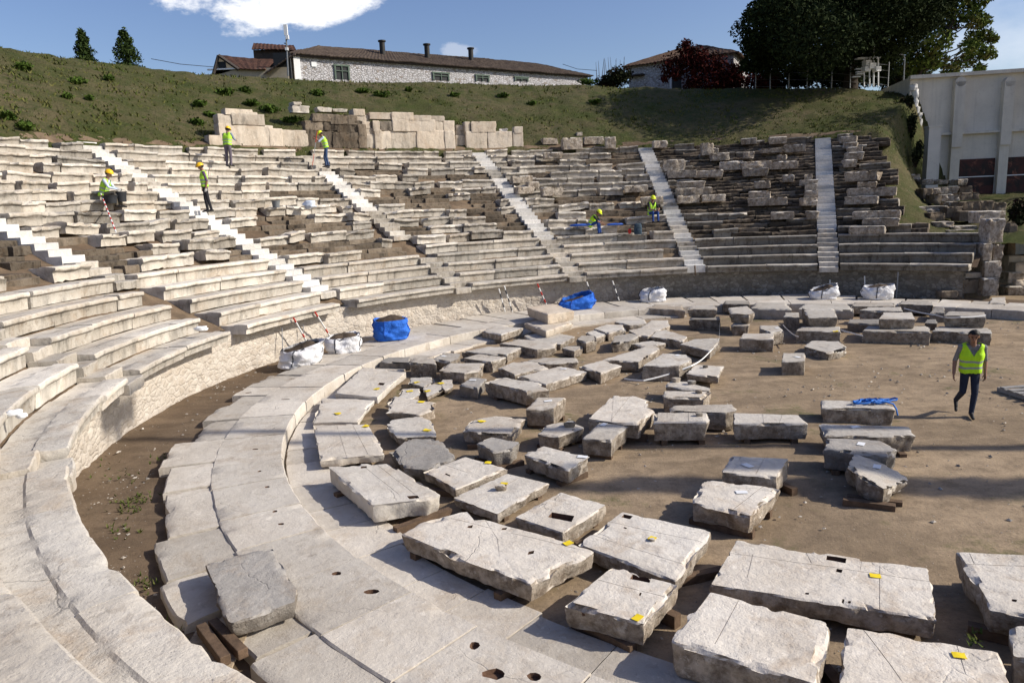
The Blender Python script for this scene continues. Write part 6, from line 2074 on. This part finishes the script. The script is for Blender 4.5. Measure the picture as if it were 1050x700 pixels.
def person(label, loc, yaw, J, look, group, voxel=.011, face=False):
    """J: joints in the person's own frame (faces -Y, +X is the person's left); look: materials and headgear"""
    root = empty('person', loc, label, 'person', group)
    cz, sz = math.cos(yaw), math.sin(yaw)
    loc = np.array(loc, float)
    W = lambda P: np.stack([P[:, 0] * cz - P[:, 1] * sz, P[:, 0] * sz + P[:, 1] * cz, P[:, 2]], 1) + loc
    g_ = {k: np.array(v, float) for k, v in J.items()}
    pel, ch, nk, hd = g_['pelvis'], g_['chest'], g_['neck'], g_['head']
    up = (nk - pel) / np.linalg.norm(nk - pel)
    lat = (g_['shL'] - g_['shR']); lat /= np.linalg.norm(lat)
    fwd = np.cross(lat, up); fwd /= np.linalg.norm(fwd)            # points out of the chest
    if fwd @ np.array(J.get('fwd', (0, -1, 0))) < 0: fwd = -fwd
    torso = [(pel + lat * .075, .105, pel + (ch - pel) * .45 + lat * .07, .10), (pel - lat * .075, .105, pel + (ch - pel) * .45 - lat * .07, .10),
             (pel + (ch - pel) * .45 + lat * .07, .10, ch + lat * .085, .115), (pel + (ch - pel) * .45 - lat * .07, .10, ch - lat * .085, .115),
             (ch + lat * .085, .115, nk - up * .09 + lat * .10, .078), (ch - lat * .085, .115, nk - up * .09 - lat * .10, .078), (pel, .11, ch, .12)]
    caps, lab = [], []

    def add(c, l): caps.append(c); lab.append(l)
    for c in torso: add(c, 'shirt')
    for s in 'LR':
        sh, el, wr = g_['sh' + s], g_['el' + s], g_['wr' + s]
        add((nk - up * .085, .06, sh, .062), 'shirt')
        add((sh, .058, el, .044), 'shirt')
        mid = el + (wr - el) * .35
        add((el, .043, wr, .030), look['fore'])
        d_ = g_.get('hd' + s, wr - el)
        for c in hand(wr, d_, g_.get('pn' + s, fwd * .3 - lat * (1 if s == 'L' else -1)), 1 if s == 'L' else -1, J.get('curl', .5)): add(c, look.get('hand', 'skin'))
        hp, kn, an = g_['hip' + s], g_['kn' + s], g_['an' + s]
        add((hp, .088, kn, .062), 'trousers')
        add((kn, .061, kn + (an - kn) * .35, .058), 'trousers'); add((kn + (an - kn) * .35, .058, an, .046), 'trousers')
        toe = g_['toe' + s]
        hl_ = an + (an - toe) * .28
        fl = J.get('heel' + s, (0, 0, -.035))
        add((hl_ + np.array([0, 0, -.042]), .034, toe + np.array([0, 0, -.008]), .030), 'shoes')
        add((an + np.array([0, 0, -.02]), .043, an + (toe - an) * .6, .034), 'shoes')
    add((pel + lat * .07, .10, g_['hipL'], .088), 'trousers'); add((pel - lat * .07, .10, g_['hipR'], .088), 'trousers')
    hu = hd - nk; hu /= np.linalg.norm(hu)
    hf = np.array(J.get('face', fwd), float); hf -= hu * (hf @ hu); hf /= np.linalg.norm(hf)
    hs = np.cross(hu, hf)
    add((nk - up * .05, .058, hd - hu * .05, .052), 'skin')
    add((hd + hu * .02 - hf * .012, .088, hd + hu * .035 + hf * .012, .082), 'skin')
    add((hd - hu * .035 + hf * .028, .062, hd - hu * .07 + hf * .048, .040), 'skin')
    add((hd + hf * .086 + hu * .012, .010, hd + hf * .104 - hu * .022, .014), 'skin')
    for s in (-1, 1): add((hd + hs * .083 * s + hu * .012, .016, hd + hs * .085 * s - hu * .02, .012), 'skin')
    V, F = fuse(caps, voxel)
    cen = np.array([V[list(f)].mean(0) for f in F])
    dist = np.stack([seg_dist(cen, np.array(c[0]), np.array(c[2]), c[1], c[3]) for c in caps], 1)
    names = ['skin', 'shirt', 'trousers', 'shoes', 'glove']
    mi = [names.index(lab[k]) for k in dist.argmin(1)]
    # belt line
    t_ = ((cen - pel) @ up)
    for i in range(len(mi)):
        if names[mi[i]] == 'shirt' and t_[i] < .06: mi[i] = 2
    mb = MB().add(W(V), F, mi, .5)
    mb.build('body', [M[look['skin']], M[look['shirt']], M[look['trousers']], M['shoe'], M['glove']], root, smooth=70)
    # vest
    vt = [(a, r0 + .026, b_, r1 + .024) for a, r0, b_, r1 in torso] + [(nk - up * .085, .078, g_['sh' + s] - lat * (.05 if s == 'L' else -.05), .070) for s in 'LR']
    V, F = fuse(vt, .014, 3)
    L = np.linalg.norm(nk - pel)
    V += up * 0
    cen = np.array([V[list(f)].mean(0) for f in F])
    t = ((cen - pel) @ up) / L
    la = (cen - pel) @ lat
    fo = (cen - pel) @ fwd
    keep, mm = [], []
    for i, f in enumerate(F):
        if t[i] < J.get('hem', -.06): continue
        if t[i] > .60 and fo[i] > 0 and abs(la[i]) < (t[i] - .60) * .36: continue
        if t[i] > .93 and abs(la[i]) < .085: continue
        keep.append(f)
        mm.append(1 if (.10 < t[i] < .185 or .33 < t[i] < .415) else 0)
    # billow a little
    V = V + 0.010 * np.stack([vnoise(V * 9, 1, 3), vnoise(V * 9, 1, 4), vnoise(V * 9, 1, 5)], 1)
    MB().add(W(V), keep, mm).build('safety_vest', [M[look['vest']], M['refl']], root, smooth=70)
    # hair
    V, F = capsule(hd + hu * .026 - hf * .018, .104, hd + hu * .044 + hf * .008, .098, 28, 10)
    V = np.array(V)
    V += .010 * np.stack([vnoise(V * 40, 1, 3)] * 3, 1)
    cen = np.array([V[list(f)].mean(0) for f in F]) - hd
    keep = [f for f, c_ in zip(F, cen) if (c_ @ hu > .058 + .012 * math.sin(c_ @ hs * 60) and c_ @ hf < .07) or (c_ @ hf < -.01 and c_ @ hu > -.055) or (c_ @ hu > .085)]
    if keep: MB().add(W(V), keep).build('hair', M['hair'], root, smooth=60)
    if look.get('helmet'):
        hb = MB()
        n, m = 24, 9
        hh = math.radians(J.get('tiltback', 8))
        hu2 = hu * math.cos(hh) + hf * math.sin(hh) * -1
        hf2 = np.cross(hs, hu2) * -1
        if hf2 @ hf < 0: hf2 = -hf2
        c0 = hd + hu * .048
        Vh = []
        for i in range(m):
            tt = i / (m - 1) * math.pi / 2
            for j in range(n):
                a_ = 2 * math.pi * j / n
                Vh.append(c0 + hs * .118 * math.cos(a_) * math.cos(tt) + hf2 * .138 * math.sin(a_) * math.cos(tt) + hu2 * .125 * math.sin(tt))
        Fh = [(i * n + j, i * n + (j + 1) % n, (i + 1) * n + (j + 1) % n, (i + 1) * n + j) for i in range(m - 1) for j in range(n)]
        hb.add(W(np.array(Vh)), Fh)
        Vb = []
        for ex in (0.0, 1.0):
            for zz in (0.0, -.008):
                for j in range(n):
                    a_ = 2 * math.pi * j / n
                    br = .012 + (.045 if math.sin(a_) > .3 else 0) * max(0, math.sin(a_))
                    Vb.append(c0 + (hs * (.112 + br * ex) * math.cos(a_) + hf2 * (.132 + br * ex) * math.sin(a_)) + hu2 * (zz - .006 * ex))
        Vb = np.array(Vb)
        Fb = []
        for j in range(n):
            k = (j + 1) % n
            Fb += [(j, k, 2 * n + k, 2 * n + j), (n + j, 3 * n + j, 3 * n + k, n + k), (2 * n + j, 2 * n + k, 3 * n + k, 3 * n + j)]
        hb.add(W(Vb), Fb)
        hb.build('helmet', M[look['helmet']], root, smooth=50)
    if face:
        for s in (-1, 1):
            e = hd + hf * .082 + hs * .032 * s + hu * .012
            MB().add(W(np.array(capsule(e, .0085, e + hs * .006, .0085, 8, 3)[0])), capsule(e, .0085, e + hs * .006, .0085, 8, 3)[1]).build('eye', M['hair'], root, smooth=60)
            e2 = hd + hf * .086 + hs * .032 * s + hu * .034
            cc = capsule(e2 - hs * .016, .005, e2 + hs * .016, .005, 8, 3)
            MB().add(W(np.array(cc[0])), cc[1]).build('eyebrow', M['hair'], root, smooth=60)
        mo = hd + hf * .083 - hu * .052
        cc = capsule(mo - hs * .02, .006, mo + hs * .02, .006, 8, 3)
        MB().add(W(np.array(cc[0])), cc[1]).build('mouth', M['skind'], root, smooth=60)
    return root


STAND = dict(pelvis=(0, 0, .95), chest=(0, -.01, 1.27), neck=(0, .0, 1.50), head=(0, -.015, 1.645), shL=(.19, 0, 1.42), shR=(-.19, 0, 1.42),
             elL=(.24, .03, 1.13), elR=(-.24, .03, 1.13), wrL=(.25, -.06, .89), wrR=(-.25, -.06, .89), hipL=(.09, 0, .90), hipR=(-.09, 0, .90),
             knL=(.10, -.02, .49), knR=(-.10, -.02, .49), anL=(.11, .02, .085), anR=(-.11, .02, .085), toeL=(.13, -.16, .035), toeR=(-.13, -.16, .035))


def pose(**k): d_ = dict(STAND); d_.update(k); return d_


# the man walking across the orchestra
wk = at_z(993, 427, 0.0)
person('man in yellow safety vest and dark jeans walking across the earth floor at right', (wk[0], wk[1] + .05, 0.0), rad(-20),
       pose(pelvis=(0, 0, .93), chest=(.0, -.03, 1.25), neck=(.0, -.06, 1.48), head=(.0, -.10, 1.62), shL=(.195, -.04, 1.40), shR=(-.195, -.05, 1.40), elL=(.255, .05, 1.12), elR=(-.275, .0, 1.12), wrL=(.25, -.03, .88), wrR=(-.30, -.10, .88),
            hipL=(.085, 0, .89), hipR=(-.085, 0, .89), knL=(.085, -.08, .49), knR=(-.11, -.03, .50), anL=(.05, -.08, .09), anR=(-.14, .33, .24), toeL=(.05, -.27, .035), toeR=(-.15, .21, .06), face=(-.15, -1, -.25)),
       dict(skin='skind', shirt='greyS', trousers='jeans', vest='vest', fore='skin'), 'people on the site', .0075, True)


def worker(label, px, py, yaw, J, look, dz=0.0):
    p, k = on_rows(px, py)
    # stand on the tread
    R = math.hypot(p[0] - CX, p[1] - CY)
    return person(label, (p[0], p[1], p[2] + dz), yaw, J, look, 'people on the site', .010)


worker('worker in yellow helmet and purple shirt standing on the longest white stairway', 213, 217.5, rad(-65),
       pose(head=(.0, -.07, 1.635), elR=(-.21, .05, 1.12), wrR=(-.19, -.0, .87), elL=(.21, .08, 1.12), wrL=(.2, .02, .87), knL=(.1, .05, .49), anL=(.1, .14, .085), toeL=(.12, -.04, .035), face=(0, -1, -.35)),
       dict(skin='skind', shirt='purpS', trousers='blackT', vest='vest2', fore='skin', hand='glove', helmet='helmet'))
worker('worker seen from behind in yellow helmet and purple grey trousers, near the left ashlar wall', 235.5, 171, rad(165),
       pose(chest=(0, -.05, 1.26), neck=(0, -.09, 1.47), head=(.0, -.15, 1.60), elR=(-.27, -.15, 1.18), wrR=(-.20, -.36, 1.16), elL=(.26, -.12, 1.15), wrL=(.2, -.33, 1.10), shL=(.19, -.07, 1.40), shR=(-.19, -.07, 1.40), face=(.2, -1, -.5)),
       dict(skin='skind', shirt='bgS', trousers='greyT', vest='vest2', fore='shirt', helmet='helmet'))
worker('worker in lime helmet and blue jeans on top of the middle stairway, lifting a hand', 336, 171.5, rad(-80),
       pose(chest=(0, -.06, 1.25), neck=(0, -.12, 1.46), head=(.0, -.21, 1.58), shL=(.19, -.09, 1.39), shR=(-.19, -.09, 1.39), elR=(-.23, -.32, 1.25), wrR=(-.17, -.46, 1.42), elL=(.23, -.30, 1.22), wrL=(.14, -.48, 1.36), knR=(-.1, -.12, .49), anR=(-.11, -.06, .085), toeR=(-.12, -.24, .035), anL=(.11, .06, .085), toeL=(.13, -.12, .035), face=(0, -1, -.6), tiltback=0),
       dict(skin='skind', shirt='lbS', trousers='denim', vest='vest2', fore='skin', helmet='helmetg'))
SIT = pose(pelvis=(0, .0, .10), chest=(0, -.12, .42), neck=(0, -.20, .63), head=(0, -.27, .77), shL=(.19, -.17, .55), shR=(-.19, -.17, .55), elL=(.25, -.30, .32), elR=(-.25, -.30, .32), wrL=(.14, -.50, .26), wrR=(-.14, -.50, .26),
           hipL=(.09, 0, .09), hipR=(-.09, 0, .09), knL=(.13, -.42, .16), knR=(-.13, -.42, .16), anL=(.13, -.47, -.27), anR=(-.13, -.45, -.27), toeL=(.14, -.65, -.33), toeR=(-.14, -.63, -.33), face=(0, -1, -.5), hem=-.12)
worker('worker sitting on a block at the far left in yellow helmet and light blue sleeves', 106, 202.5, rad(98), dict(SIT), dict(skin='skin', shirt='lbS', trousers='brownT', vest='vest2', fore='shirt', hand='glove', helmet='helmet'), 0.0)
worker('worker crouched in lime helmet and bright blue trousers, left of the backpack', 605, 233, rad(70), dict(SIT, chest=(0, -.17, .38), neck=(0, -.31, .55), head=(0, -.42, .66), shL=(.19, -.27, .49), shR=(-.19, -.27, .49), elL=(.25, -.42, .28), elR=(-.25, -.42, .28), wrL=(.14, -.62, .16), wrR=(-.14, -.62, .16), knL=(.13, -.40, .26), knR=(-.13, -.40, .26)),
       dict(skin='skind', shirt='blackT', trousers='blueT', vest='vest', fore='skin', helmet='helmetg'))
worker('worker sitting beside the second stairway from the right in lime helmet and blue trousers', 668, 221, rad(15), dict(SIT, chest=(0, -.06, .44), neck=(0, -.1, .66), head=(0, -.16, .80), shL=(.19, -.08, .58), shR=(-.19, -.08, .58)),
       dict(skin='skind', shirt='blackT', trousers='blueT', vest='vest2', fore='skin', helmet='helmetg'))

# ------------------------------------------------------------------ bulk bags
def fabric(name, col):
    t = NT(name)
    w_ = t.noise(3.2, 6, .6, dist=.8)
    c = t.mix(t.ramp(t.noise(2, 5, .7), .45, .7), col, tuple(x * .8 for x in col))
    return t.out(c, .75, t.bump(w_, .8, .09, t.bump(t.noise(11, 4, .6, dist=1.2), .5, .03)), .25)


M['bagw'] = fabric('white_bag_fabric', (0.74, 0.735, 0.75))
M['bagb'] = fabric('blue_bag_fabric', (0.028, 0.15, 0.62))
M['strapd'] = plain('dark_strap', (0.05, 0.055, 0.07), .7, .1)
M['strapb'] = plain('blue_strap', (0.015, 0.085, 0.40), .7, .1)
M['soil'] = earth_mat('loose_soil', (0.10, 0.075, 0.055), (0.075, 0.055, 0.04), (0.055, 0.042, 0.03))


def bulk_bag(px, py, w_, d_, h, col, label, z=Z_RING, yaw=0.0, lean=(0, 0), peak=0.0, pk_a=0.0, fill=.82, seed=1, closed=False):
    p = at_z(px, py, z)
    root = empty('bulk_bag', p, label, 'bulk bag', 'bulk bags along the ring')
    n, m = 64, 18
    cz, sz = math.cos(yaw), math.sin(yaw)

    def pt(a, f, k=1.0):
        e = 3.4
        ca, sa = math.cos(a), math.sin(a)
        r_ = (abs(ca) ** e + abs(sa) ** e) ** (-1 / e)
        bul = (.86 + .17 * math.sin(min(1, f * 1.02) * math.pi * .80 + .25)) if not closed else (.9 + .16 * math.sin(f * math.pi * .75 + .3)) * (1 - .25 * max(0, f - .6))
        x, y = ca * r_ * w_ / 2 * bul * k, sa * r_ * d_ / 2 * bul * k
        zz = h * f * (1 + peak * math.cos(a - pk_a) * f)
        x += lean[0] * f * h; y += lean[1] * f * h
        q = np.array([x * cz - y * sz, x * sz + y * cz, zz])
        wr = .06 * vnoise([q * [4, 4, 7] + seed], 1, seed)[0] + .038 * vnoise([q * [9, 9, 13] + seed], 1, seed + 3)[0]
        s_ = 1 + wr * (1.0 if f > .02 else .3) / max(.3, w_ / 2) * 1.3
        return p + np.array([q[0] * s_, q[1] * s_, q[2] + wr * .4 * f])
    V = [pt(2 * math.pi * j / n, i / m) for i in range(m + 1) for j in range(n)]
    for (k, f) in ((.955, .995), (.93, fill), (.9, fill - .25)):
        V += [pt(2 * math.pi * j / n, f, k) for j in range(n)]
    R_ = m + 4
    F = [(i * n + j, i * n + (j + 1) % n, (i + 1) * n + (j + 1) % n, (i + 1) * n + j) for i in range(R_ - 1) for j in range(n)]
    F.append(tuple(range(n - 1, -1, -1)))
    F.append(tuple((R_ - 1) * n + j for j in range(n)))
    MB().add(np.array(V), F).build('sack', M['bagw' if col == 'w' else 'bagb'], root, smooth=75)
    # soil heap
    V = []
    for (k, dz) in ((.94, -.02), (.8, .03), (.55, .09), (.28, .12)):
        for j in range(n):
            q = pt(2 * math.pi * j / n, fill, k)
            q[2] += dz * (1.0 if not closed else .3) + .035 * vnoise([q * 9], 1, 5)[0]
            V.append(q)
    c_ = np.mean(V[-n:], 0); V.append(c_)
    F = [(i * n + j, i * n + (j + 1) % n, (i + 1) * n + (j + 1) % n, (i + 1) * n + j) for i in range(3) for j in range(n)] + [(3 * n + j, 3 * n + (j + 1) % n, 4 * n) for j in range(n)]
    MB().add(np.array(V), F).build('soil_fill', M['soil'], root, smooth=40)
    for q_ in range(4):
        a_ = math.pi / 4 + q_ * math.pi / 2 + .35
        pts = [pt(a_, f, 1.012) for f in np.linspace(.12, 1.0, 7)]
        e = pt(a_ + .5, .99, 1.0)
        lp_ = [pts[-1] + [0, 0, .0], (pts[-1] + e) / 2 + [0, 0, -.06], e]
        MB().tube(pts + lp_, .022, 5).build('strap', M['strapd' if col == 'w' else 'strapb'], root, smooth=60)
    return root


bulk_bag(307, 375, 1.15, .95, .60, 'w', 'white bulk bag slumped to one side, nearest the viewer', .22, .35, (.22, 0), .22, .2, .8, 3)
bulk_bag(353, 361, 1.02, .95, .52, 'w', 'upright white bulk bag full of soil, left of the blue one', .25, .2, (0, 0), .05, .5, .86, 5)
bulk_bag(401, 347, 1.12, 1.0, .66, 'b', 'full blue bulk bag heaped with soil on the ring', Z_RING, .25, (.03, 0), .03, .5, .96, 7)
bulk_bag(591, 316, 1.30, .9, .50, 'b', 'closed blue bulk bag leaning with a raised corner', Z_RING, .1, (.1, 0), .35, .3, .7, 9, True)
bulk_bag(669, 308.5, 1.02, .8, .52, 'w', 'closed white bulk bag by the second stairway from right', Z_RING, 0, (.08, 0), .12, .2, .7, 11, True)
bulk_bag(844, 306, 1.08, .8, .46, 'w', 'slumped white bulk bag below the rightmost stairs', Z_RING, 0, (.12, 0), .35, .1, .75, 13)
bulk_bag(900, 306, 1.12, .8, .52, 'w', 'upright white bulk bag between two poles at far right', Z_RING, 0, (.06, 0), .12, .1, .8, 15)

# ------------------------------------------------------------------ striped poles leaning under the lowest seats
M['red'] = plain('red_paint', (0.50, 0.035, 0.025), .5, .1)
M['wht'] = plain('white_paint', (0.78, 0.78, 0.77), .5, .05)
M['galv'] = plain('grey_pole', (0.30, 0.31, 0.33), .5, .1)


def rod(a, b_, label, cols, name='striped_pole', r=.026, seg=.2):
    a, b_ = np.array(a), np.array(b_)
    L = np.linalg.norm(b_ - a)
    k = max(1, int(round(L / seg)))
    mb = MB()
    for i in range(k):
        mb.tube([a + (b_ - a) * i / k, a + (b_ - a) * (i + 1) / k], r, 8, i % len(cols))
    tag(mb.build(name, [M[c] for c in cols], smooth=50, origin=a), label, 'pole', 'poles leaning by the retaining wall')


for (x0, y0, x1, y1, cols, lab) in [
    (301, 326, 316, 353, ['red', 'wht', 'wht', 'wht'], 'red topped pole standing in the slumped white bag'), (323, 320, 341, 349, ['red', 'wht', 'wht', 'wht'], 'red topped pole leaning behind the upright white bag'),
    (511.5, 296, 519, 324, ['wht', 'strapd'], 'left of two striped poles left of the two block stack'), (517, 293, 526, 322, ['wht', 'strapd'], 'right of two striped poles left of the two block stack'),
    (551, 291, 561, 314, ['red', 'wht'], 'reddish striped pole above the two block stack'), (601.6, 289, 610, 314, ['wht', 'strapd'], 'striped pole touching the closed blue bag'),
    (628, 288, 636, 312, ['wht', 'strapd'], 'striped pole between the blue bag and the white bag'), (886.6, 283, 887, 306, ['wht'], 'white upright pole left of the far right bag'), (921, 279, 919, 306, ['galv'], 'grey upright pole right of the far right bag'),
    (851, 287, 851.5, 300, ['wht'], 'short white rod behind the slumped bag at right')]:
    rod(at_r(x0, y0, R1 + .0), at_r(x1, y1, R1 + .25), lab, cols)
for (x0, y0, x1, y1, lab) in [(289, 335, 290, 362, 'thin grey rod against the wall left of the slumped bag'), (311, 333, 311, 345, 'thin grey rod against the wall above the slumped bag')]:
    rod(at_r(x0, y0, R_WALL - .35), at_r(x1, y1, R_WALL - .3), lab, ['galv'], 'thin_rod', .014)
p0, _ = on_rows(107, 200); p1, _ = on_rows(124, 242)
rod(p0 + [0, 0, .12] - np.array([0, .25, 0]), p1 + [0, 0, .12] - np.array([0, .25, 0]), 'red and white ranging rod sloping down the seats by the sitting worker', ['red', 'wht'], 'ranging_rod', .022, .22)
p0, _ = on_rows(322, 170)
rod(p0 + [0, -.3, .0], p0 + [.35, -.2, 1.6], 'thin reddish rod held up by the worker in blue jeans', ['red', 'galv'], 'ranging_rod', .014, .5)

# ------------------------------------------------------------------ things left on the seats
M['bucket'] = plain('black_rubber', (0.022, 0.024, 0.028), .6, .2)
M['bucketg'] = plain('grey_plastic', (0.16, 0.17, 0.18), .5, .1)
M['pack'] = plain('dark_backpack_cloth', (0.035, 0.06, 0.085), .8, .3, .3, 9)
M['blue'] = plain('blue_sheet', (0.03, 0.10, 0.42), .6, .15)
M['pbag'] = plain('pale_plastic_bag', (0.62, 0.68, 0.78), .4, .15, .5, 6)
M['redp'] = plain('red_plastic', (0.55, 0.03, 0.02), .4, .05)


def bucket(px, py, r, h, mat, label):
    p, k = on_rows(px, py)
    p = p - np.array([0, .22, 0]) * 1.0
    root = empty('bucket', p, label, 'bucket', 'buckets on the seats')
    n = 18
    prof = [(r * .8, 0), (r * .86, h * .5), (r, h), (r * 1.06, h), (r * 1.06, h - .02), (r * .95, h - .02), (r * .78, .02)]
    V = [p + np.array([math.cos(2 * math.pi * j / n) * rr__, math.sin(2 * math.pi * j / n) * rr__, zz]) for rr__, zz in prof for j in range(n)]
    F = [(i * n + j, i * n + (j + 1) % n, (i + 1) * n + (j + 1) % n, (i + 1) * n + j) for i in range(len(prof) - 1) for j in range(n)] + [tuple(range(n - 1, -1, -1)), tuple((len(prof) - 1) * n + j for j in range(n))]
    MB().add(np.array(V), F).build('pail', M[mat], root, smooth=45)
    MB().tube([p + np.array([math.cos(t) * r * 1.05, -.02, h + math.sin(t) * r * .35]) for t in np.linspace(0, math.pi, 9)], .006, 5).build('handle', M['iron'], root, smooth=60)


bucket(117, 208.5, .24, .26, 'bucket', 'wide black rubber bucket by the sitting worker')
bucket(285, 213, .17, .28, 'bucketg', 'grey bucket on a seat block left of the middle stairway')
bucket(128, 207, .2, .34, 'bucket', 'black bucket right of the wide black rubber bucket')


def soft(name, px, py, sz, mat, label, cat, seed=1, rz=0.0, amp=.12):
    p, k = on_rows(px, py)
    p = p - np.array([0, .2, 0])
    n, m = 18, 10
    V = []
    for i in range(m + 1):
        tt = i / m * math.pi
        for j in range(n):
            a_ = 2 * math.pi * j / n
            sx = abs(math.sin(tt)) ** .6
            d_ = np.array([math.cos(a_) * sx, math.sin(a_) * sx, -math.copysign(abs(math.cos(tt)) ** .7, math.cos(tt))])
            V.append(d_ * (1 + amp * vnoise([d_ * 2.3 + seed], 1, seed)[0]) * np.array(sz) / 2)
    V = np.array(V)
    V = np.stack([V[:, 0] * math.cos(rz) - V[:, 1] * math.sin(rz), V[:, 0] * math.sin(rz) + V[:, 1] * math.cos(rz), V[:, 2] + sz[2] / 2], 1) + p
    F = [(i * n + j, i * n + (j + 1) % n, (i + 1) * n + (j + 1) % n, (i + 1) * n + j) for i in range(m) for j in range(n)]
    return p, tag(MB().add(V, F).build(name, M[mat], smooth=70, origin=p), label, cat)


soft('plastic_bag', 319, 214, (.5, .35, .32), 'pbag', 'crumpled pale blue plastic bag on the seats near the middle stairway', 'bag', 3, 0, .35)
bp_ = empty('backpack', on_rows(653, 240)[0] - np.array([0, .3, 0]), 'dark backpack standing on the seats right of the crouched worker', 'backpack')
for (dx, sz_, nm_) in ((0, (.36, .24, .5), 'main_bag'), (.02, (.26, .14, .25), 'front_pocket')):
    p = np.array(bp_.location)
    n = 16
    V = [p + np.array([dx + math.copysign(abs(math.cos(a_)) ** .6, math.cos(a_)) * sz_[0] / 2 * s_q, -(.15 if dx else 0) + math.copysign(abs(math.sin(a_)) ** .6, math.sin(a_)) * sz_[1] / 2 * s_q, zz * sz_[2]]) for (zz, s_q) in ((0, .9), (.1, 1), (.6, 1), (.88, .9), (1, .55)) for a_ in np.linspace(0, 2 * math.pi, n, endpoint=False)]
    F = [(i * n + j, i * n + (j + 1) % n, (i + 1) * n + (j + 1) % n, (i + 1) * n + j) for i in range(4) for j in range(n)] + [tuple(range(n - 1, -1, -1)), tuple(4 * n + j for j in range(n))]
    MB().add(np.array(V), F).build(nm_, M['pack'], bp_, smooth=50)
MB().tube([np.array(bp_.location) + np.array([math.cos(t) * .07, 0, .5 + math.sin(t) * .07]) for t in np.linspace(0, math.pi, 8)], .012, 5).build('handle', M['strapd'], bp_, smooth=60)
soft('red_canister', 645, 239.5, (.16, .16, .24), 'redp', 'small red canister beside the backpack', 'canister', 5, 0, .05)
soft('blue_sheet', 595, 232, (1.0, .4, .12), 'blue', 'folded blue sheet left of the crouched worker', 'sheet', 7, 0, .2)
soft('blue_sheet', 630, 231, (.8, .35, .1), 'blue', 'folded blue sheet right of the crouched worker', 'sheet', 8, 0, .2)
for (px, py, s_q, lab) in [(24, 422, .2, 'crumpled white paper on the tread at the lower left'), (32, 424, .15, 'small white block beside the crumpled white paper'), (210, 338, .3, 'white plastic scrap on the lowest seat row')]:
    soft('white_scrap', px, py, (s_q, s_q * .6, s_q * .4), 'card', lab, 'scrap', int(px), .4, .3)
# new marble slab set into the row near the top
# ------------------------------------------------------------------ ribbon, strap, pallet
def zt_of(n_): return ROCKS[n_][1]


def ribbon(pts, label, r=.016):
    mb = MB()
    P = [np.array(p) for p in pts]
    Q = []
    for i in range(len(P) - 1):
        for t in np.linspace(0, 1, 6, endpoint=False):
            q = P[i] * (1 - t) + P[i + 1] * t
            q = q + np.array([0, 0, -.05 * math.sin(t * math.pi) * min(1, np.linalg.norm(P[i + 1] - P[i]) / 2)])
            Q.append(q)
    Q.append(P[-1])
    n = len(Q)
    V = np.concatenate([np.array(Q) + [0, 0, .018], np.array(Q) - [0, 0, .018], np.array(Q) + [0, .008, .018], np.array(Q) + [0, .008, -.018]])
    F = []
    for i in range(n - 1):
        F += [(i, i + 1, n + i + 1, n + i), (2 * n + i + 1, 2 * n + i, 3 * n + i, 3 * n + i + 1), (i + 1, i, 2 * n + i, 2 * n + i + 1), (n + i, n + i + 1, 3 * n + i + 1, 3 * n + i)]
    tag(MB().add(V, F).build('barrier_tape', M['card'], origin=Q[0]), label, 'tape', 'white tape tied between the blocks')


ribbon([at_z(738, 331, .5), at_z(737.5, 347, zt_of('b23')), at_z(728.5, 360, zt_of('b23') + .01), at_z(709, 375, .34), at_z(660, 390, .1), at_z(640, 388, .08)], 'white tape wrapped round the grey block and running to the ground')
ribbon([at_z(803, 333, .45), at_z(810, 340, .3), at_z(819, 345, .35)], 'white tape between the narrow dark block and the moulded slab')
ribbon([at_z(862, 338, .45), at_z(873, 341, .4), at_z(885, 344, .35)], 'white tape between the two moulded base slabs')
ribbon([at_z(927, 316, .75), at_z(960, 323, .6), at_z(985, 325, .85), at_z(1011, 323, .85)], 'white tape strung over the dark slabs at far right')
q0 = ROCKS['b15']
mb = MB()
rr_ = np.random.default_rng(4)
c0 = at_z(893, 413.5, q0[1])
pts = []
for i in range(70):
    t = i / 69
    a_ = t * 6.28 * 5.3
    pts.append(c0 + np.array([.30 * math.cos(a_) * (.5 + .5 * math.sin(t * 9)) + .25 * math.sin(t * 7), .10 * math.sin(a_ * 1.1) + .03 * math.cos(t * 12), .025 + .03 * abs(math.sin(a_ * .7)) + .01 * (i % 3)]))
mb.tube(pts, .018, 6)
e = at_z(916, 414, q0[1] + .02)
mb.tube([pts[-1], (pts[-1] + e) / 2 + [0, 0, .02], e, e + np.array([.05, -.03, -.10]), e + np.array([.07, -.05, -.22])], .018, 6)
M['sling'] = plain('blue_sling', (0.02, 0.14, 0.50), .6, .1)
tag(mb.build('lifting_strap', M['sling'], smooth=60, origin=c0), 'tangled blue lifting strap heaped on the rectangular block', 'strap')
pc = at_z(1049, 409, 0)
pal = empty('wooden_pallet', pc, 'grey wooden pallet cut by the right edge of the photo', 'pallet')
M['greyw'] = plain('weathered_boards', (0.26, 0.25, 0.24), .85, .25, .3, 6)
for k_ in range(5):
    MB().box((pc[0] + .45, pc[1] - .42 + .24 * k_, .135), (1.2, .12, .025), .12, 0, .5).build('deck_board', M['greyw'], pal)
for k_ in range(3):
    MB().box((pc[0] + .45 - .5 + .5 * k_, pc[1] + .06, .07), (.1, 1.1, .095), .12, 0, .5).build('bearer', M['greyw'], pal)
# thin prop under the foot of the second stairway
rod(at_r(712.5, 272, R1 + .3), at_r(713, 282, R1 + .3), 'thin brown prop under the foot of the second stairway', ['wood'], 'timber_prop', .03, 5)
